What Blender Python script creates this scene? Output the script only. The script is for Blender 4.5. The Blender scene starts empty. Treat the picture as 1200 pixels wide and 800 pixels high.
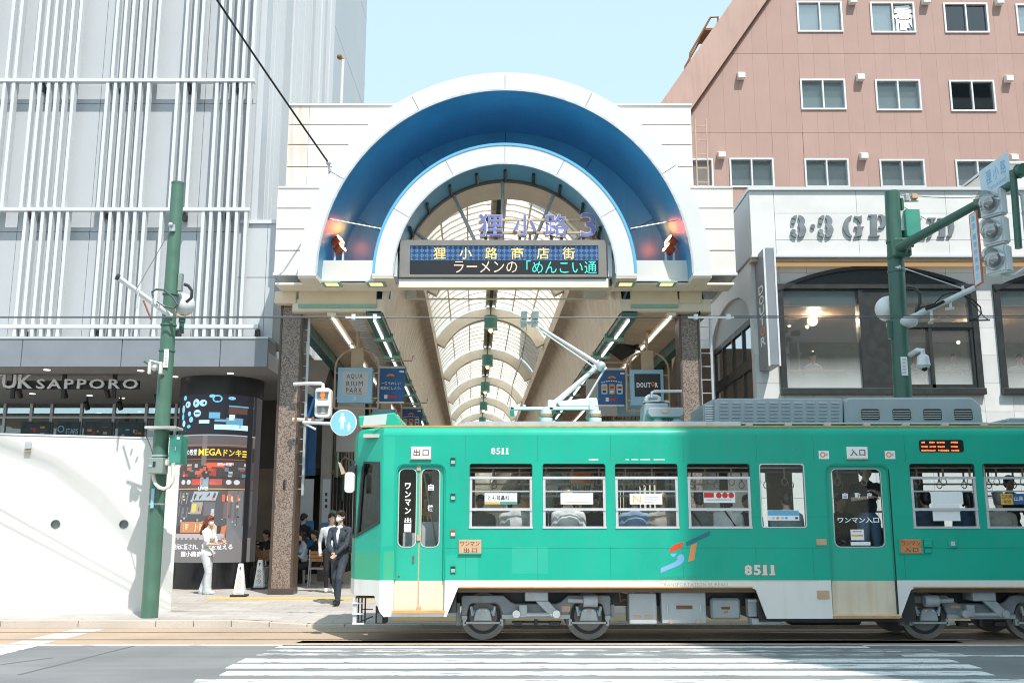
import bpy, bmesh, math, random
import numpy as np
from mathutils import Vector, Matrix
from mathutils.geometry import tessellate_polygon
R = math.radians
random.seed(11)
S = bpy.context.scene
C = S.collection
# camera
H, PITCH, FPX = 1.57, R(10.77), 35 / 36 * 1200
cam = bpy.data.objects.new('camera', bpy.data.cameras.new('camera'))
C.objects.link(cam)
cam.location = (0, 0, H)
cam.rotation_euler = (R(90) + PITCH, 0, 0)
cam.data.lens = 35
cam.data.sensor_width = 36
cam.data.clip_start = 0.1
cam.data.clip_end = 2000
S.camera = cam
# world, sun, exposure
SUN_AZ, SUN_EL = R(27), R(57)
sunv = Vector((math.sin(SUN_AZ) * math.cos(SUN_EL), -math.cos(SUN_AZ) * math.cos(SUN_EL), math.sin(SUN_EL)))
world = bpy.data.worlds.new("World")
S.world = world
world.use_nodes = True
wn = world.node_tree.nodes
wl = world.node_tree.links
sky = wn.new('ShaderNodeTexSky')
sky.sky_type = 'NISHITA'
sky.sun_disc = False
sky.sun_elevation = SUN_EL
sky.sun_rotation = math.pi - SUN_AZ
sky.air_density = 0.9
sky.dust_density = 1.2
sky.ozone_density = 0.7
veil = wn.new('ShaderNodeMix')          # thin even high haze over the whole sky
veil.data_type = 'RGBA'
veil.inputs[0].default_value = 0.55
veil.inputs[7].default_value = (4.15, 5.5, 5.5, 1)
wl.new(sky.outputs[0], veil.inputs[6])
wl.new(veil.outputs[2], wn['Background'].inputs['Color'])
wn['Background'].inputs['Strength'].default_value = 0.15
sl = bpy.data.lights.new('sun', 'SUN')
sun = bpy.data.objects.new('sun', sl)
C.objects.link(sun)
sl.energy = 3.4
sl.angle = R(0.53)
sl.color = (1.0, 0.95, 0.88)
sun.rotation_euler = sunv.to_track_quat('Z', 'Y').to_euler()
S.view_settings.view_transform = 'Standard'
S.view_settings.look = 'None'
S.view_settings.gamma = 1
S.view_settings.exposure = 0.67
try:
 S.cycles.use_denoising = True
 S.cycles.transparent_max_bounces = 24
 S.cycles.max_bounces = 10
 S.cycles.filter_width = 1.05
 S.cycles.diffuse_bounces = 4
 S.cycles.caustics_reflective = False
 S.cycles.caustics_refractive = False
except Exception:
 pass
# helpers
def W(px, py, Y):
 """point of the photo pixel on the vertical plane at depth Y -> (X, Z)"""
 u, v = (px - 600) / FPX, (400 - py) / FPX
 ry = math.cos(PITCH) - v * math.sin(PITCH)
 rz = math.sin(PITCH) + v * math.cos(PITCH)
 t = Y / ry
 return u * t, H + rz * t
def WX(px, py, Y): return W(px, py, Y)[0]
def WZ(py, Y, px=600): return W(px, py, Y)[1]
def G(px, py, z=0.0):
 u, v = (px - 600) / FPX, (400 - py) / FPX
 ry = math.cos(PITCH) - v * math.sin(PITCH)
 rz = math.sin(PITCH) + v * math.cos(PITCH)
 t = (z - H) / rz
 return u * t, ry * t
def XP(px, X, py):
 """depth at which a point with lateral offset X shows at px,py"""
 u, v = (px - 600) / FPX, (400 - py) / FPX
 return X / u * (math.cos(PITCH) - v * math.sin(PITCH))
WM = {}          # world matrices of the things' empties
LOCAL = set()    # things whose parts are built in local coordinates
def meta(o, label=None, cat=None, group=None, kind=None):
 if label: o['label'] = label
 if cat: o['category'] = cat
 if group: o['group'] = group
 if kind: o['kind'] = kind
 return o
def thing(name, label, cat, loc=(0, 0, 0), rz=0.0, group=None, local=False):
 o = bpy.data.objects.new(name, None)
 C.objects.link(o)
 o.empty_display_size = 0.1
 o.location = loc
 o.rotation_euler = (0, 0, rz)
 meta(o, label, cat, group)
 WM[o.name] = Matrix.Translation(loc) @ Matrix.Rotation(rz, 4, 'Z')
 if local: LOCAL.add(o.name)
 return o
def attach(o, parent):
 if parent is None: return
 o.parent = parent
 root = parent
 while root.parent: root = root.parent
 if parent.name in WM and parent.name not in LOCAL:
  o.matrix_parent_inverse = WM[parent.name].inverted()
def link_mesh(name, me, mat, parent=None):
 o = bpy.data.objects.new(name, me)
 C.objects.link(o)
 if mat is not None:
  for m in (mat if isinstance(mat, (list, tuple)) else [mat]):
   me.materials.append(m)
 attach(o, parent)
 return o
def copy_tree(o, parent=None, loc=None, rz=None):
 c = o.copy()
 C.objects.link(c)
 if parent is not None: c.parent = parent
 if loc is not None: c.location = loc
 if rz is not None: c.rotation_euler = (0, 0, rz)
 for ch in list(o.children): copy_tree(ch, c)
 return c
class MB:
 def __init__(s): s.v, s.f, s.mi, s.cur = [], [], [], 0
 def add(s, vs, fs):
  k = len(s.v)
  s.v += [tuple(p) for p in vs]
  s.f += [tuple(i + k for i in f) for f in fs]
  s.mi += [s.cur] * len(fs)
  return s
 def box(s, x0, x1, y0, y1, z0, z1, m=None):
  vs = [(x, y, z) for x in (x0, x1) for y in (y0, y1) for z in (z0, z1)]
  if m is not None: vs = [m @ Vector(p) for p in vs]
  return s.add(vs, [(0, 1, 3, 2), (4, 6, 7, 5), (0, 4, 5, 1), (2, 3, 7, 6), (0, 2, 6, 4), (1, 5, 7, 3)])
 def tube(s, pts, r, n=8, cap=True):
  pts = [Vector(p) for p in pts]
  rs = r if isinstance(r, (list, tuple)) else [r] * len(pts)
  rings, up = [], None
  for i, p in enumerate(pts):
   d = (pts[min(i + 1, len(pts) - 1)] - pts[max(i - 1, 0)])
   d = d.normalized() if d.length > 1e-9 else Vector((0, 0, 1))
   if up is None: up = d.orthogonal().normalized()
   a = (up - d * up.dot(d))
   a = a.normalized() if a.length > 1e-6 else d.orthogonal().normalized()
   up = a
   b = d.cross(a)
   rings.append([p + (a * math.cos(t) + b * math.sin(t)) * rs[i] for t in (2 * math.pi * k / n for k in range(n))])
  vs = [q for rg in rings for q in rg]
  fs = []
  for i in range(len(pts) - 1):
   for k in range(n):
    fs.append((i * n + k, i * n + (k + 1) % n, (i + 1) * n + (k + 1) % n, (i + 1) * n + k))
  if cap:
   fs.append(tuple(range(n - 1, -1, -1)))
   fs.append(tuple(range((len(pts) - 1) * n, len(pts) * n)))
  return s.add(vs, fs)
 def cyl(s, a, b, r, n=16, r1=None): return s.tube([a, b], [r, r if r1 is None else r1], n)
 def ball(s, c, r, nu=14, nv=9, sc=(1, 1, 1)):
  vs, fs = [], []
  for j in range(nv + 1):
   t = math.pi * j / nv
   for i in range(nu):
    a = 2 * math.pi * i / nu
    vs.append((c[0] + r * sc[0] * math.sin(t) * math.cos(a), c[1] + r * sc[1] * math.sin(t) * math.sin(a), c[2] + r * sc[2] * math.cos(t)))
  for j in range(nv):
   for i in range(nu):
    fs.append((j * nu + i, (j + 1) * nu + i, (j + 1) * nu + (i + 1) % nu, j * nu + (i + 1) % nu))
  return s.add(vs, fs)
 def plate(s, outer, holes, d0, d1, fn=None):
  """extruded polygon with holes; fn(a, b, c) -> 3-D, c runs d0..d1"""
  if fn is None: fn = lambda a, b, c: (a, c, b)
  loops = [[(float(p[0]), float(p[1])) for p in outer]] + [[(float(p[0]), float(p[1])) for p in h] for h in holes]
  flat = [p for l in loops for p in l]
  tris = tessellate_polygon([[Vector((p[0], p[1], 0)) for p in l] for l in loops])
  n = len(flat)
  vs = [fn(p[0], p[1], d0) for p in flat] + [fn(p[0], p[1], d1) for p in flat]
  fs = []
  for t in tris:
   fs.append(tuple(t))
   fs.append((t[2] + n, t[1] + n, t[0] + n))
  k = 0
  for l in loops:
   m = len(l)
   for i in range(m):
    a, b = k + i, k + (i + 1) % m
    fs.append((a, b, b + n, a + n))
   k += m
  return s.add(vs, fs)
 def quad(s, a, b, c, d): return s.add([a, b, c, d], [(0, 1, 2, 3)])
 def build(s, name, mat, parent=None, bevel=0, smooth=False, kind=None, recalc=True, seg=1):
  me = bpy.data.meshes.new(name)
  bm = bmesh.new()
  bv = [bm.verts.new(p) for p in s.v]
  for f, mi in zip(s.f, s.mi):
   try:
    q = bm.faces.new([bv[i] for i in f])
    q.material_index = mi
   except ValueError:
    pass
  if recalc: bmesh.ops.recalc_face_normals(bm, faces=bm.faces)
  if bevel:
   es = [e for e in bm.edges if len(e.link_faces) == 2 and e.calc_face_angle(0) > 0.5]
   bmesh.ops.bevel(bm, geom=es, offset=bevel, segments=seg, affect='EDGES', clamp_overlap=True)
  if smooth:
   for q in bm.faces: q.smooth = True
   for e in bm.edges:
    if len(e.link_faces) == 2 and e.calc_face_angle(0) > 0.6: e.smooth = False
  bm.to_mesh(me)
  bm.free()
  o = link_mesh(name, me, mat, parent)
  if kind: o['kind'] = kind
  return o
def circ(cx, cy, r, a0=0, a1=360, n=32, close=True):
 k = n if (close and abs(a1 - a0) >= 360) else n + 1
 return [(cx + r * math.cos(R(a0 + (a1 - a0) * i / n)), cy + r * math.sin(R(a0 + (a1 - a0) * i / n))) for i in range(k)]
def rrect(x0, x1, z0, z1, r, n=4):
 o = []
 for cx, cz, a in ((x1 - r, z1 - r, 0), (x0 + r, z1 - r, 90), (x0 + r, z0 + r, 180), (x1 - r, z0 + r, 270)):
  o += [(cx + r * math.cos(R(a + 90 * i / n)), cz + r * math.sin(R(a + 90 * i / n))) for i in range(n + 1)]
 return o
def rect(x0, x1, z0, z1): return [(x0, z0), (x1, z0), (x1, z1), (x0, z1)]
def ell(cx, cz, rx, rz, n=16): return [(cx + rx * math.cos(2 * math.pi * i / n), cz + rz * math.sin(2 * math.pi * i / n)) for i in range(n)]
def P(pts, Y): return [W(x, y, Y) for x, y in pts]
def PR(x0, x1, y0, y1, Y):
 """pixel rectangle -> world rectangle x0, x1, z0, z1 on the plane at depth Y"""
 cx, cy = (x0 + x1) / 2, (y0 + y1) / 2
 return WX(x0, cy, Y), WX(x1, cy, Y), WZ(y1, Y), WZ(y0, Y)
def PB(mb, x0, x1, y0, y1, Y0, Y1):
 a, b, c, d = PR(x0, x1, y0, y1, Y0)
 return mb.box(a, b, Y0, Y1, c, d)
# materials
def mat(name, col, rough=.6, metal=0., var=.1, scale=3., bump=0., bscale=60., spec=.5, streak=0., scol=None, spread=.5, coat=0., coords='pos'):
 m = bpy.data.materials.new(name)
 m.use_nodes = True
 nt = m.node_tree
 N, L = nt.nodes, nt.links
 b = N['Principled BSDF']
 b.inputs['Roughness'].default_value = rough
 b.inputs['Metallic'].default_value = metal
 b.inputs['Specular IOR Level'].default_value = spec
 b.inputs['Coat Weight'].default_value = coat
 c4 = (*col, 1)
 b.inputs['Base Color'].default_value = c4
 src = None
 if var or bump or streak:
  g = N.new('ShaderNodeNewGeometry') if coords == 'pos' else N.new('ShaderNodeTexCoord')
  src = g.outputs['Position'] if coords == 'pos' else g.outputs['Object']
 out = None
 if var:
  n = N.new('ShaderNodeTexNoise')
  n.inputs['Scale'].default_value = scale
  n.inputs['Detail'].default_value = 4
  L.new(src, n.inputs['Vector'])
  mr = N.new('ShaderNodeMapRange')
  mr.inputs[1].default_value, mr.inputs[2].default_value = .3, .7
  mr.inputs[3].default_value, mr.inputs[4].default_value = 1 - var, 1 + var
  L.new(n.outputs['Fac'], mr.inputs[0])
  mx = N.new('ShaderNodeMix')
  mx.data_type = 'RGBA'
  mx.blend_type = 'MULTIPLY'
  mx.inputs[0].default_value = 1
  mx.inputs[6].default_value = c4
  L.new(mr.outputs[0], mx.inputs[7])
  out = mx.outputs[2]
  rr = N.new('ShaderNodeMapRange')
  rr.inputs[1].default_value, rr.inputs[2].default_value = .3, .7
  rr.inputs[3].default_value, rr.inputs[4].default_value = max(0, rough - .12 * min(1, var * 6)), min(1, rough + .12 * min(1, var * 6))
  L.new(n.outputs['Fac'], rr.inputs[0])
  L.new(rr.outputs[0], b.inputs['Roughness'])
 if streak:
  mp = N.new('ShaderNodeMapping')
  mp.inputs['Scale'].default_value = (5.5, 5.5, .35)
  L.new(src, mp.inputs[0])
  n2 = N.new('ShaderNodeTexNoise')
  n2.inputs['Scale'].default_value = 1.6
  n2.inputs['Detail'].default_value = 5
  L.new(mp.outputs[0], n2.inputs['Vector'])
  mr2 = N.new('ShaderNodeMapRange')
  mr2.inputs[1].default_value, mr2.inputs[2].default_value = spread, spread + .25
  mr2.inputs[3].default_value, mr2.inputs[4].default_value = 0, streak
  L.new(n2.outputs['Fac'], mr2.inputs[0])
  mx2 = N.new('ShaderNodeMix')
  mx2.data_type = 'RGBA'
  L.new(mr2.outputs[0], mx2.inputs[0])
  if out: L.new(out, mx2.inputs[6])
  else: mx2.inputs[6].default_value = c4
  mx2.inputs[7].default_value = (*(scol or tuple(.55 * k for k in col)), 1)
  out = mx2.outputs[2]
 if out: L.new(out, b.inputs['Base Color'])
 if bump:
  n3 = N.new('ShaderNodeTexNoise')
  n3.inputs['Scale'].default_value = bscale
  n3.inputs['Detail'].default_value = 3
  L.new(src, n3.inputs['Vector'])
  bp = N.new('ShaderNodeBump')
  bp.inputs['Strength'].default_value = bump
  bp.inputs['Distance'].default_value = .01
  L.new(n3.outputs['Fac'], bp.inputs['Height'])
  L.new(bp.outputs[0], b.inputs['Normal'])
 return m
def glow(name, col, s):
 m = bpy.data.materials.new(name)
 m.use_nodes = True
 b = m.node_tree.nodes['Principled BSDF']
 b.inputs['Base Color'].default_value = (*[.3 * k for k in col], 1)
 b.inputs['Emission Color'].default_value = (*col, 1)
 b.inputs['Emission Strength'].default_value = s
 return m
def glass(name, tint=(.9, .95, .95), refl=.08, power=3.0, rough=.02, gcol=(1, 1, 1), film=0.0, fcol=(.5, .55, .55)):
 m = bpy.data.materials.new(name)
 m.use_nodes = True
 nt = m.node_tree
 N, L = nt.nodes, nt.links
 N.remove(N['Principled BSDF'])
 t = N.new('ShaderNodeBsdfTransparent'); t.inputs[0].default_value = (*tint, 1)
 g = N.new('ShaderNodeBsdfGlossy'); g.inputs['Roughness'].default_value = rough
 g.inputs['Color'].default_value = (*gcol, 1)
 lw = N.new('ShaderNodeLayerWeight'); lw.inputs[0].default_value = .5
 pw = N.new('ShaderNodeMath'); pw.operation = 'POWER'; pw.inputs[1].default_value = power
 L.new(lw.outputs['Facing'], pw.inputs[0])
 mr = N.new('ShaderNodeMapRange'); mr.inputs[3].default_value = refl; mr.inputs[4].default_value = .95
 L.new(pw.outputs[0], mr.inputs[0])
 mx = N.new('ShaderNodeMixShader')
 L.new(mr.outputs[0], mx.inputs[0]); L.new(t.outputs[0], mx.inputs[1]); L.new(g.outputs[0], mx.inputs[2])
 last = mx
 if film:
  d = N.new('ShaderNodeBsdfDiffuse'); d.inputs[0].default_value = (*fcol, 1)
  m2 = N.new('ShaderNodeMixShader'); m2.inputs[0].default_value = film
  L.new(mx.outputs[0], m2.inputs[1]); L.new(d.outputs[0], m2.inputs[2])
  last = m2
 L.new(last.outputs[0], N['Material Output'].inputs['Surface'])
 return m
def translucent(name, col, mixf=.6):
 m = bpy.data.materials.new(name)
 m.use_nodes = True
 N, L = m.node_tree.nodes, m.node_tree.links
 N.remove(N['Principled BSDF'])
 a = N.new('ShaderNodeBsdfTranslucent'); a.inputs[0].default_value = (*col, 1)
 d = N.new('ShaderNodeBsdfDiffuse'); d.inputs[0].default_value = (*col, 1)
 mx = N.new('ShaderNodeMixShader'); mx.inputs[0].default_value = mixf
 L.new(d.outputs[0], mx.inputs[1]); L.new(a.outputs[0], mx.inputs[2])
 L.new(mx.outputs[0], N['Material Output'].inputs['Surface'])
 return m
M = {}
M['white_metal'] = mat('white_metal', (.62, .645, .67), .4, 0, .03, 1.2)
M['panel_grey'] = mat('panel_grey', (.45, .475, .50), .45, 0, .03, .6)
M['pale_panel'] = mat('pale_panel', (.50, .53, .56), .45, 0, .03, .6)
M['side_panel'] = mat('side_panel', (.43, .475, .51), .45, 0, .03, .6)
M['fascia'] = mat('fascia', (.22, .24, .27), .45, .0, .06, 2)
M['soffit'] = mat('soffit', (.25, .24, .23), .6, 0, .06, 2)
M['dark'] = mat('dark', (.025, .025, .027), .5, 0, .15, 4)
M['black_gloss'] = mat('black_gloss', (.015, .015, .017), .15, 0, .1, 3)
M['black_metal'] = mat('black_metal', (.03, .033, .035), .4, 0, .1, 6)
M['dark_interior'] = mat('dark_interior', (.06, .052, .045), .8, 0, .3, 1.5)
M['brown_interior'] = mat('brown_interior', (.16, .115, .08), .7, 0, .25, 2)
M['white_text'] = mat('white_text', (.85, .86, .86), .5, 0, 0)
M['dark_text'] = mat('dark_text', (.03, .03, .05), .5, 0, 0)
M['navy_text'] = mat('navy_text', (.03, .05, .11), .5, 0, 0)
M['hoarding'] = mat('hoarding', (.70, .69, .665), .55, 0, .035, .5, streak=.16, scol=(.66, .58, .46), spread=.55)
M['gate_white'] = mat('gate_white', (.67, .672, .675), .45, 0, .03, 1, streak=.12, scol=(.6, .5, .4), spread=.6)
M['gate_panel'] = mat('gate_panel', (.71, .685, .65), .45, 0, .03, 1.5, streak=.16, scol=(.62, .5, .4), spread=.58)
M['gate_stained'] = mat('gate_stained', (.71, .685, .65), .5, 0, .05, 2, streak=.55, scol=(.55, .40, .29), spread=.40)
M['cream'] = mat('cream', (.80, .66, .49), .5, 0, .05, 2)
M['cream_soffit'] = mat('cream_soffit', (.82, .74, .63), .5, 0, .05, 2)
M['arch_blue'] = mat('arch_blue', (.07, .34, .59), .38, 0, .10, 1.2, streak=.2, scol=(.025, .13, .27))
M['edge_blue'] = mat('edge_blue', (.12, .42, .66), .4, 0, .04, 2)
M['mint'] = mat('mint', (.26, .47, .38), .45, 0, .08, 4)
M['dark_green'] = mat('dark_green', (.03, .115, .095), .4, 0, .15, 4)
M['pole_green'] = mat('pole_green', (.075, .165, .12), .42, 0, .12, 3, streak=.25, scol=(.06, .14, .10))
M['pole_dark'] = mat('pole_dark', (.045, .125, .095), .4, 0, .15, 3, streak=.25, scol=(.03, .07, .055))
M['box_green'] = mat('box_green', (.05, .28, .21), .45, 0, .08, 4)
M['box_grey'] = mat('box_grey', (.24, .30, .28), .5, 0, .08, 4)
M['steel'] = mat('steel', (.52, .55, .57), .38, .5, .1, 8)
M['white_steel'] = mat('white_steel', (.66, .69, .71), .4, .1, .06, 8)
M['grey_unit'] = mat('grey_unit', (.33, .385, .42), .5, 0, .05, 3, streak=.15)
M['wire'] = mat('wire', (.10, .11, .12), .5, .4, 0)
M['cable'] = mat('cable', (.012, .012, .014), .6, 0, 0)
M['tan_metal'] = mat('tan_metal', (.50, .37, .26), .5, 0, .08, 5)
M['marble'] = mat('marble', (.65, .65, .65), .35, 0, .05, 1.6, streak=.10, scol=(.58, .58, .58))
M['marble_b'] = mat('marble_b', (.71, .71, .705), .35, 0, .05, 1.9)
M['pink_wall'] = mat('pink_wall', (.405, .268, .232), .75, 0, .05, .8, bump=.1, streak=.14, scol=(.36, .22, .18))
M['pink_wall_b'] = mat('pink_wall_b', (.415, .277, .240), .75, 0, .05, .9, bump=.1, streak=.14, scol=(.30, .16, .125))
M['pink_edge'] = mat('pink_edge', (.45, .305, .26), .75, 0, .10, .7, streak=.3, scol=(.30, .15, .11))
M['alu'] = mat('alu', (.72, .73, .74), .35, .25, .04, 8)
M['wood'] = mat('wood', (.40, .185, .075), .5, 0, .22, 7)
M['skin'] = mat('skin', (.58, .36, .26), .5, 0, .05, 8)
M['led_dark'] = mat('led_dark', (.012, .013, .016), .35, 0, .2, 60)
M['tan_sign'] = mat('tan_sign', (.56, .36, .22), .55, 0, .08, 20)
M['rust_red'] = mat('rust_red', (.42, .055, .02), .5, 0, .15, 10)
M['rust'] = mat('rust', (.24, .105, .05), .8, 0, .25, 12)
M['yellow'] = mat('yellow', (.72, .42, .07), .6, 0, .1, 6)
M['orange_trim'] = mat('orange_trim', (.62, .33, .12), .6, 0, .15, 8)
M['lightblue'] = mat('lightblue', (.32, .56, .72), .45, 0, .04, 3)
M['signgrey'] = mat('signgrey', (.55, .56, .56), .5, 0, .04, 3)
M['banner_blue'] = mat('banner_blue', (.03, .12, .31), .5, 0, .22, 1.6)
M['red'] = mat('red', (.62, .03, .02), .45, 0, .04, 3)
M['orange'] = mat('orange', (.80, .27, .03), .5, 0, .04, 3)
def fac_ramp(m, wear):
 pass
# text
def text_mesh(s, res=2, weight=0.0, spacing=1.0, extrude=0.0):
 cu = bpy.data.curves.new('lettering', 'FONT')
 cu.body = s
 cu.resolution_u = res
 cu.offset = weight
 cu.space_character = spacing
 cu.extrude = extrude
 o = bpy.data.objects.new('lettering_source', cu)
 C.objects.link(o)
 dg = bpy.context.evaluated_depsgraph_get()
 me = bpy.data.meshes.new_from_object(o.evaluated_get(dg))
 bpy.data.objects.remove(o)
 bpy.data.curves.remove(cu)
 return me
def text_fit(s, a0, a1, b0, b1, fn, mat, parent, res=2, weight=0.0, extrude=0.0, keep=False, name='lettering', spacing=1.0):
 """text scaled to the rectangle a0..a1, b0..b1; fn(a, b, c) gives 3-D points (c: 0 front .. depth)"""
 me = text_mesh(s, res, weight, spacing, .5 if extrude else 0)
 n = len(me.vertices)
 if n == 0: return None
 co = np.empty(n * 3)
 me.vertices.foreach_get('co', co)
 co = co.reshape(-1, 3)
 lo, hi = co.min(0), co.max(0)
 sx = (a1 - a0) / max(hi[0] - lo[0], 1e-6)
 sy = (b1 - b0) / max(hi[1] - lo[1], 1e-6)
 if keep: sx = sy = min(sx, sy)
 out = []
 for p in co:
  a = a0 + (p[0] - lo[0]) * sx
  b = b0 + (p[1] - lo[1]) * sy
  c = (.5 - p[2]) * extrude if extrude else 0
  out.append(fn(a, b, c))
 me.vertices.foreach_set('co', np.array(out, dtype=float).ravel())
 me.update()
 me.name = name
 me.materials.clear()
 return link_mesh(name, me, mat, parent)
def ptext(s, x0, x1, y0, y1, Y, mat, parent, dy=-.006, **k):
 a, b, c, d = PR(x0, x1, y0, y1, Y)
 return text_fit(s, a, b, c, d, lambda u, v, w: (u, Y + dy + w, v), mat, parent, **k)
# GROUND
def ground_mat(name, c1, c2, scale, fine, rough=.85, bump=.25, streak=None, wear=None, wearcol=None, wscale=9):
 m = bpy.data.materials.new(name); m.use_nodes = True
 N, L = m.node_tree.nodes, m.node_tree.links
 b = N['Principled BSDF']; b.inputs['Roughness'].default_value = rough
 g = N.new('ShaderNodeNewGeometry')
 a = N.new('ShaderNodeTexNoise'); a.inputs['Scale'].default_value = scale; a.inputs['Detail'].default_value = 6
 L.new(g.outputs['Position'], a.inputs['Vector'])
 f = N.new('ShaderNodeTexNoise'); f.inputs['Scale'].default_value = fine; f.inputs['Detail'].default_value = 2
 L.new(g.outputs['Position'], f.inputs['Vector'])
 r = N.new('ShaderNodeMapRange'); r.inputs[1].default_value, r.inputs[2].default_value = .35, .65
 L.new(a.outputs['Fac'], r.inputs[0])
 mx = N.new('ShaderNodeMix'); mx.data_type = 'RGBA'
 mx.inputs[6].default_value = (*c1, 1); mx.inputs[7].default_value = (*c2, 1)
 L.new(r.outputs[0], mx.inputs[0])
 m2 = N.new('ShaderNodeMix'); m2.data_type = 'RGBA'; m2.blend_type = 'MULTIPLY'; m2.inputs[0].default_value = 1
 r2 = N.new('ShaderNodeMapRange'); r2.inputs[1].default_value, r2.inputs[2].default_value = .3, .7
 r2.inputs[3].default_value, r2.inputs[4].default_value = .82, 1.18
 L.new(f.outputs['Fac'], r2.inputs[0]); L.new(mx.outputs[2], m2.inputs[6]); L.new(r2.outputs[0], m2.inputs[7])
 out = m2.outputs[2]
 if streak:
  mp = N.new('ShaderNodeMapping'); mp.inputs['Scale'].default_value = (.12, 2.2, 1)
  L.new(g.outputs['Position'], mp.inputs[0])
  n = N.new('ShaderNodeTexNoise'); n.inputs['Scale'].default_value = 1.6; n.inputs['Detail'].default_value = 4
  L.new(mp.outputs[0], n.inputs['Vector'])
  rr = N.new('ShaderNodeMapRange'); rr.inputs[1].default_value, rr.inputs[2].default_value = .45, .7
  rr.inputs[4].default_value = streak[0]
  L.new(n.outputs['Fac'], rr.inputs[0])
  m3 = N.new('ShaderNodeMix'); m3.data_type = 'RGBA'; m3.inputs[7].default_value = (*streak[1], 1)
  L.new(rr.outputs[0], m3.inputs[0]); L.new(out, m3.inputs[6]); out = m3.outputs[2]
 if wear is not None:
  mp = N.new('ShaderNodeMapping'); mp.inputs['Scale'].default_value = (.35, 2.0, 1)
  L.new(g.outputs['Position'], mp.inputs[0])
  n = N.new('ShaderNodeTexNoise'); n.inputs['Scale'].default_value = wscale; n.inputs['Detail'].default_value = 8; n.inputs['Roughness'].default_value = .65
  L.new(mp.outputs[0], n.inputs['Vector'])
  rr = N.new('ShaderNodeMapRange'); rr.inputs[1].default_value, rr.inputs[2].default_value = wear, wear + .06
  L.new(n.outputs['Fac'], rr.inputs[0])
  m3 = N.new('ShaderNodeMix'); m3.data_type = 'RGBA'; m3.inputs[7].default_value = (*wearcol, 1)
  L.new(rr.outputs[0], m3.inputs[0]); L.new(out, m3.inputs[6]); out = m3.outputs[2]
 L.new(out, b.inputs['Base Color'])
 bp = N.new('ShaderNodeBump'); bp.inputs['Strength'].default_value = bump; bp.inputs['Distance'].default_value = .01
 L.new(f.outputs['Fac'], bp.inputs['Height']); L.new(bp.outputs[0], b.inputs['Normal'])
 return m
ASPH = (.20, .205, .21)
M['asphalt'] = ground_mat('asphalt', (.165, .17, .178), (.225, .23, .235), .7, 90, streak=(.55, (.15, .154, .16)))
M['asphalt_seam'] = mat('asphalt_seam', (.13, .132, .135), .8)
M['base_ground'] = ground_mat('base_ground', (.2, .19, .18), (.24, .23, .22), .2, 10)
M['trackbed'] = ground_mat('trackbed', (.44, .335, .25), (.37, .29, .22), .8, 50, streak=(.6, (.46, .31, .19)))
M['road_paint'] = ground_mat('road_paint', (.74, .75, .75), (.80, .80, .80), 1, 40, rough=.6, bump=.1, wear=.53, wearcol=(.27, .275, .28), wscale=5.5)
M['road_paint_worn'] = ground_mat('road_paint_worn', (.66, .67, .67), (.74, .74, .74), 1, 40, rough=.6, bump=.1, wear=.44, wearcol=(.23, .235, .24), wscale=5.0)
M['faded_paint'] = ground_mat('faded_paint', (.58, .55, .52), (.50, .46, .42), 2, 40, wear=.55, wearcol=(.42, .34, .27))
M['kerb'] = ground_mat('kerb', (.46, .41, .36), (.54, .48, .42), 1.4, 90)
M['rail'] = mat('rail', (.27, .23, .20), .45, .5, .2, 6)
def paving_mat():
 m = bpy.data.materials.new('paving'); m.use_nodes = True
 N, L = m.node_tree.nodes, m.node_tree.links
 b = N['Principled BSDF']; b.inputs['Roughness'].default_value = .8
 g = N.new('ShaderNodeNewGeometry')
 br = N.new('ShaderNodeTexBrick')
 br.inputs['Scale'].default_value = 1
 br.inputs['Brick Width'].default_value = .6; br.inputs['Row Height'].default_value = .3
 br.inputs['Mortar Size'].default_value = .006
 br.inputs['Color1'].default_value = (.47, .44, .41, 1); br.inputs['Color2'].default_value = (.40, .37, .345, 1)
 br.inputs['Mortar'].default_value = (.25, .23, .21, 1)
 L.new(g.outputs['Position'], br.inputs['Vector'])
 n = N.new('ShaderNodeTexNoise'); n.inputs['Scale'].default_value = 1.1; n.inputs['Detail'].default_value = 5
 L.new(g.outputs['Position'], n.inputs['Vector'])
 r = N.new('ShaderNodeMapRange'); r.inputs[1].default_value, r.inputs[2].default_value = .3, .7
 r.inputs[3].default_value, r.inputs[4].default_value = .85, 1.12
 L.new(n.outputs['Fac'], r.inputs[0])
 mx = N.new('ShaderNodeMix'); mx.data_type = 'RGBA'; mx.blend_type = 'MULTIPLY'; mx.inputs[0].default_value = 1
 L.new(br.outputs['Color'], mx.inputs[6]); L.new(r.outputs[0], mx.inputs[7])
 L.new(mx.outputs[2], b.inputs['Base Color'])
 bp = N.new('ShaderNodeBump'); bp.inputs['Strength'].default_value = .3; bp.inputs['Distance'].default_value = .006
 L.new(br.outputs['Fac'], bp.inputs['Height']); bp.invert = True
 L.new(bp.outputs[0], b.inputs['Normal'])
 return m
M['paving'] = paving_mat()
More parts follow.
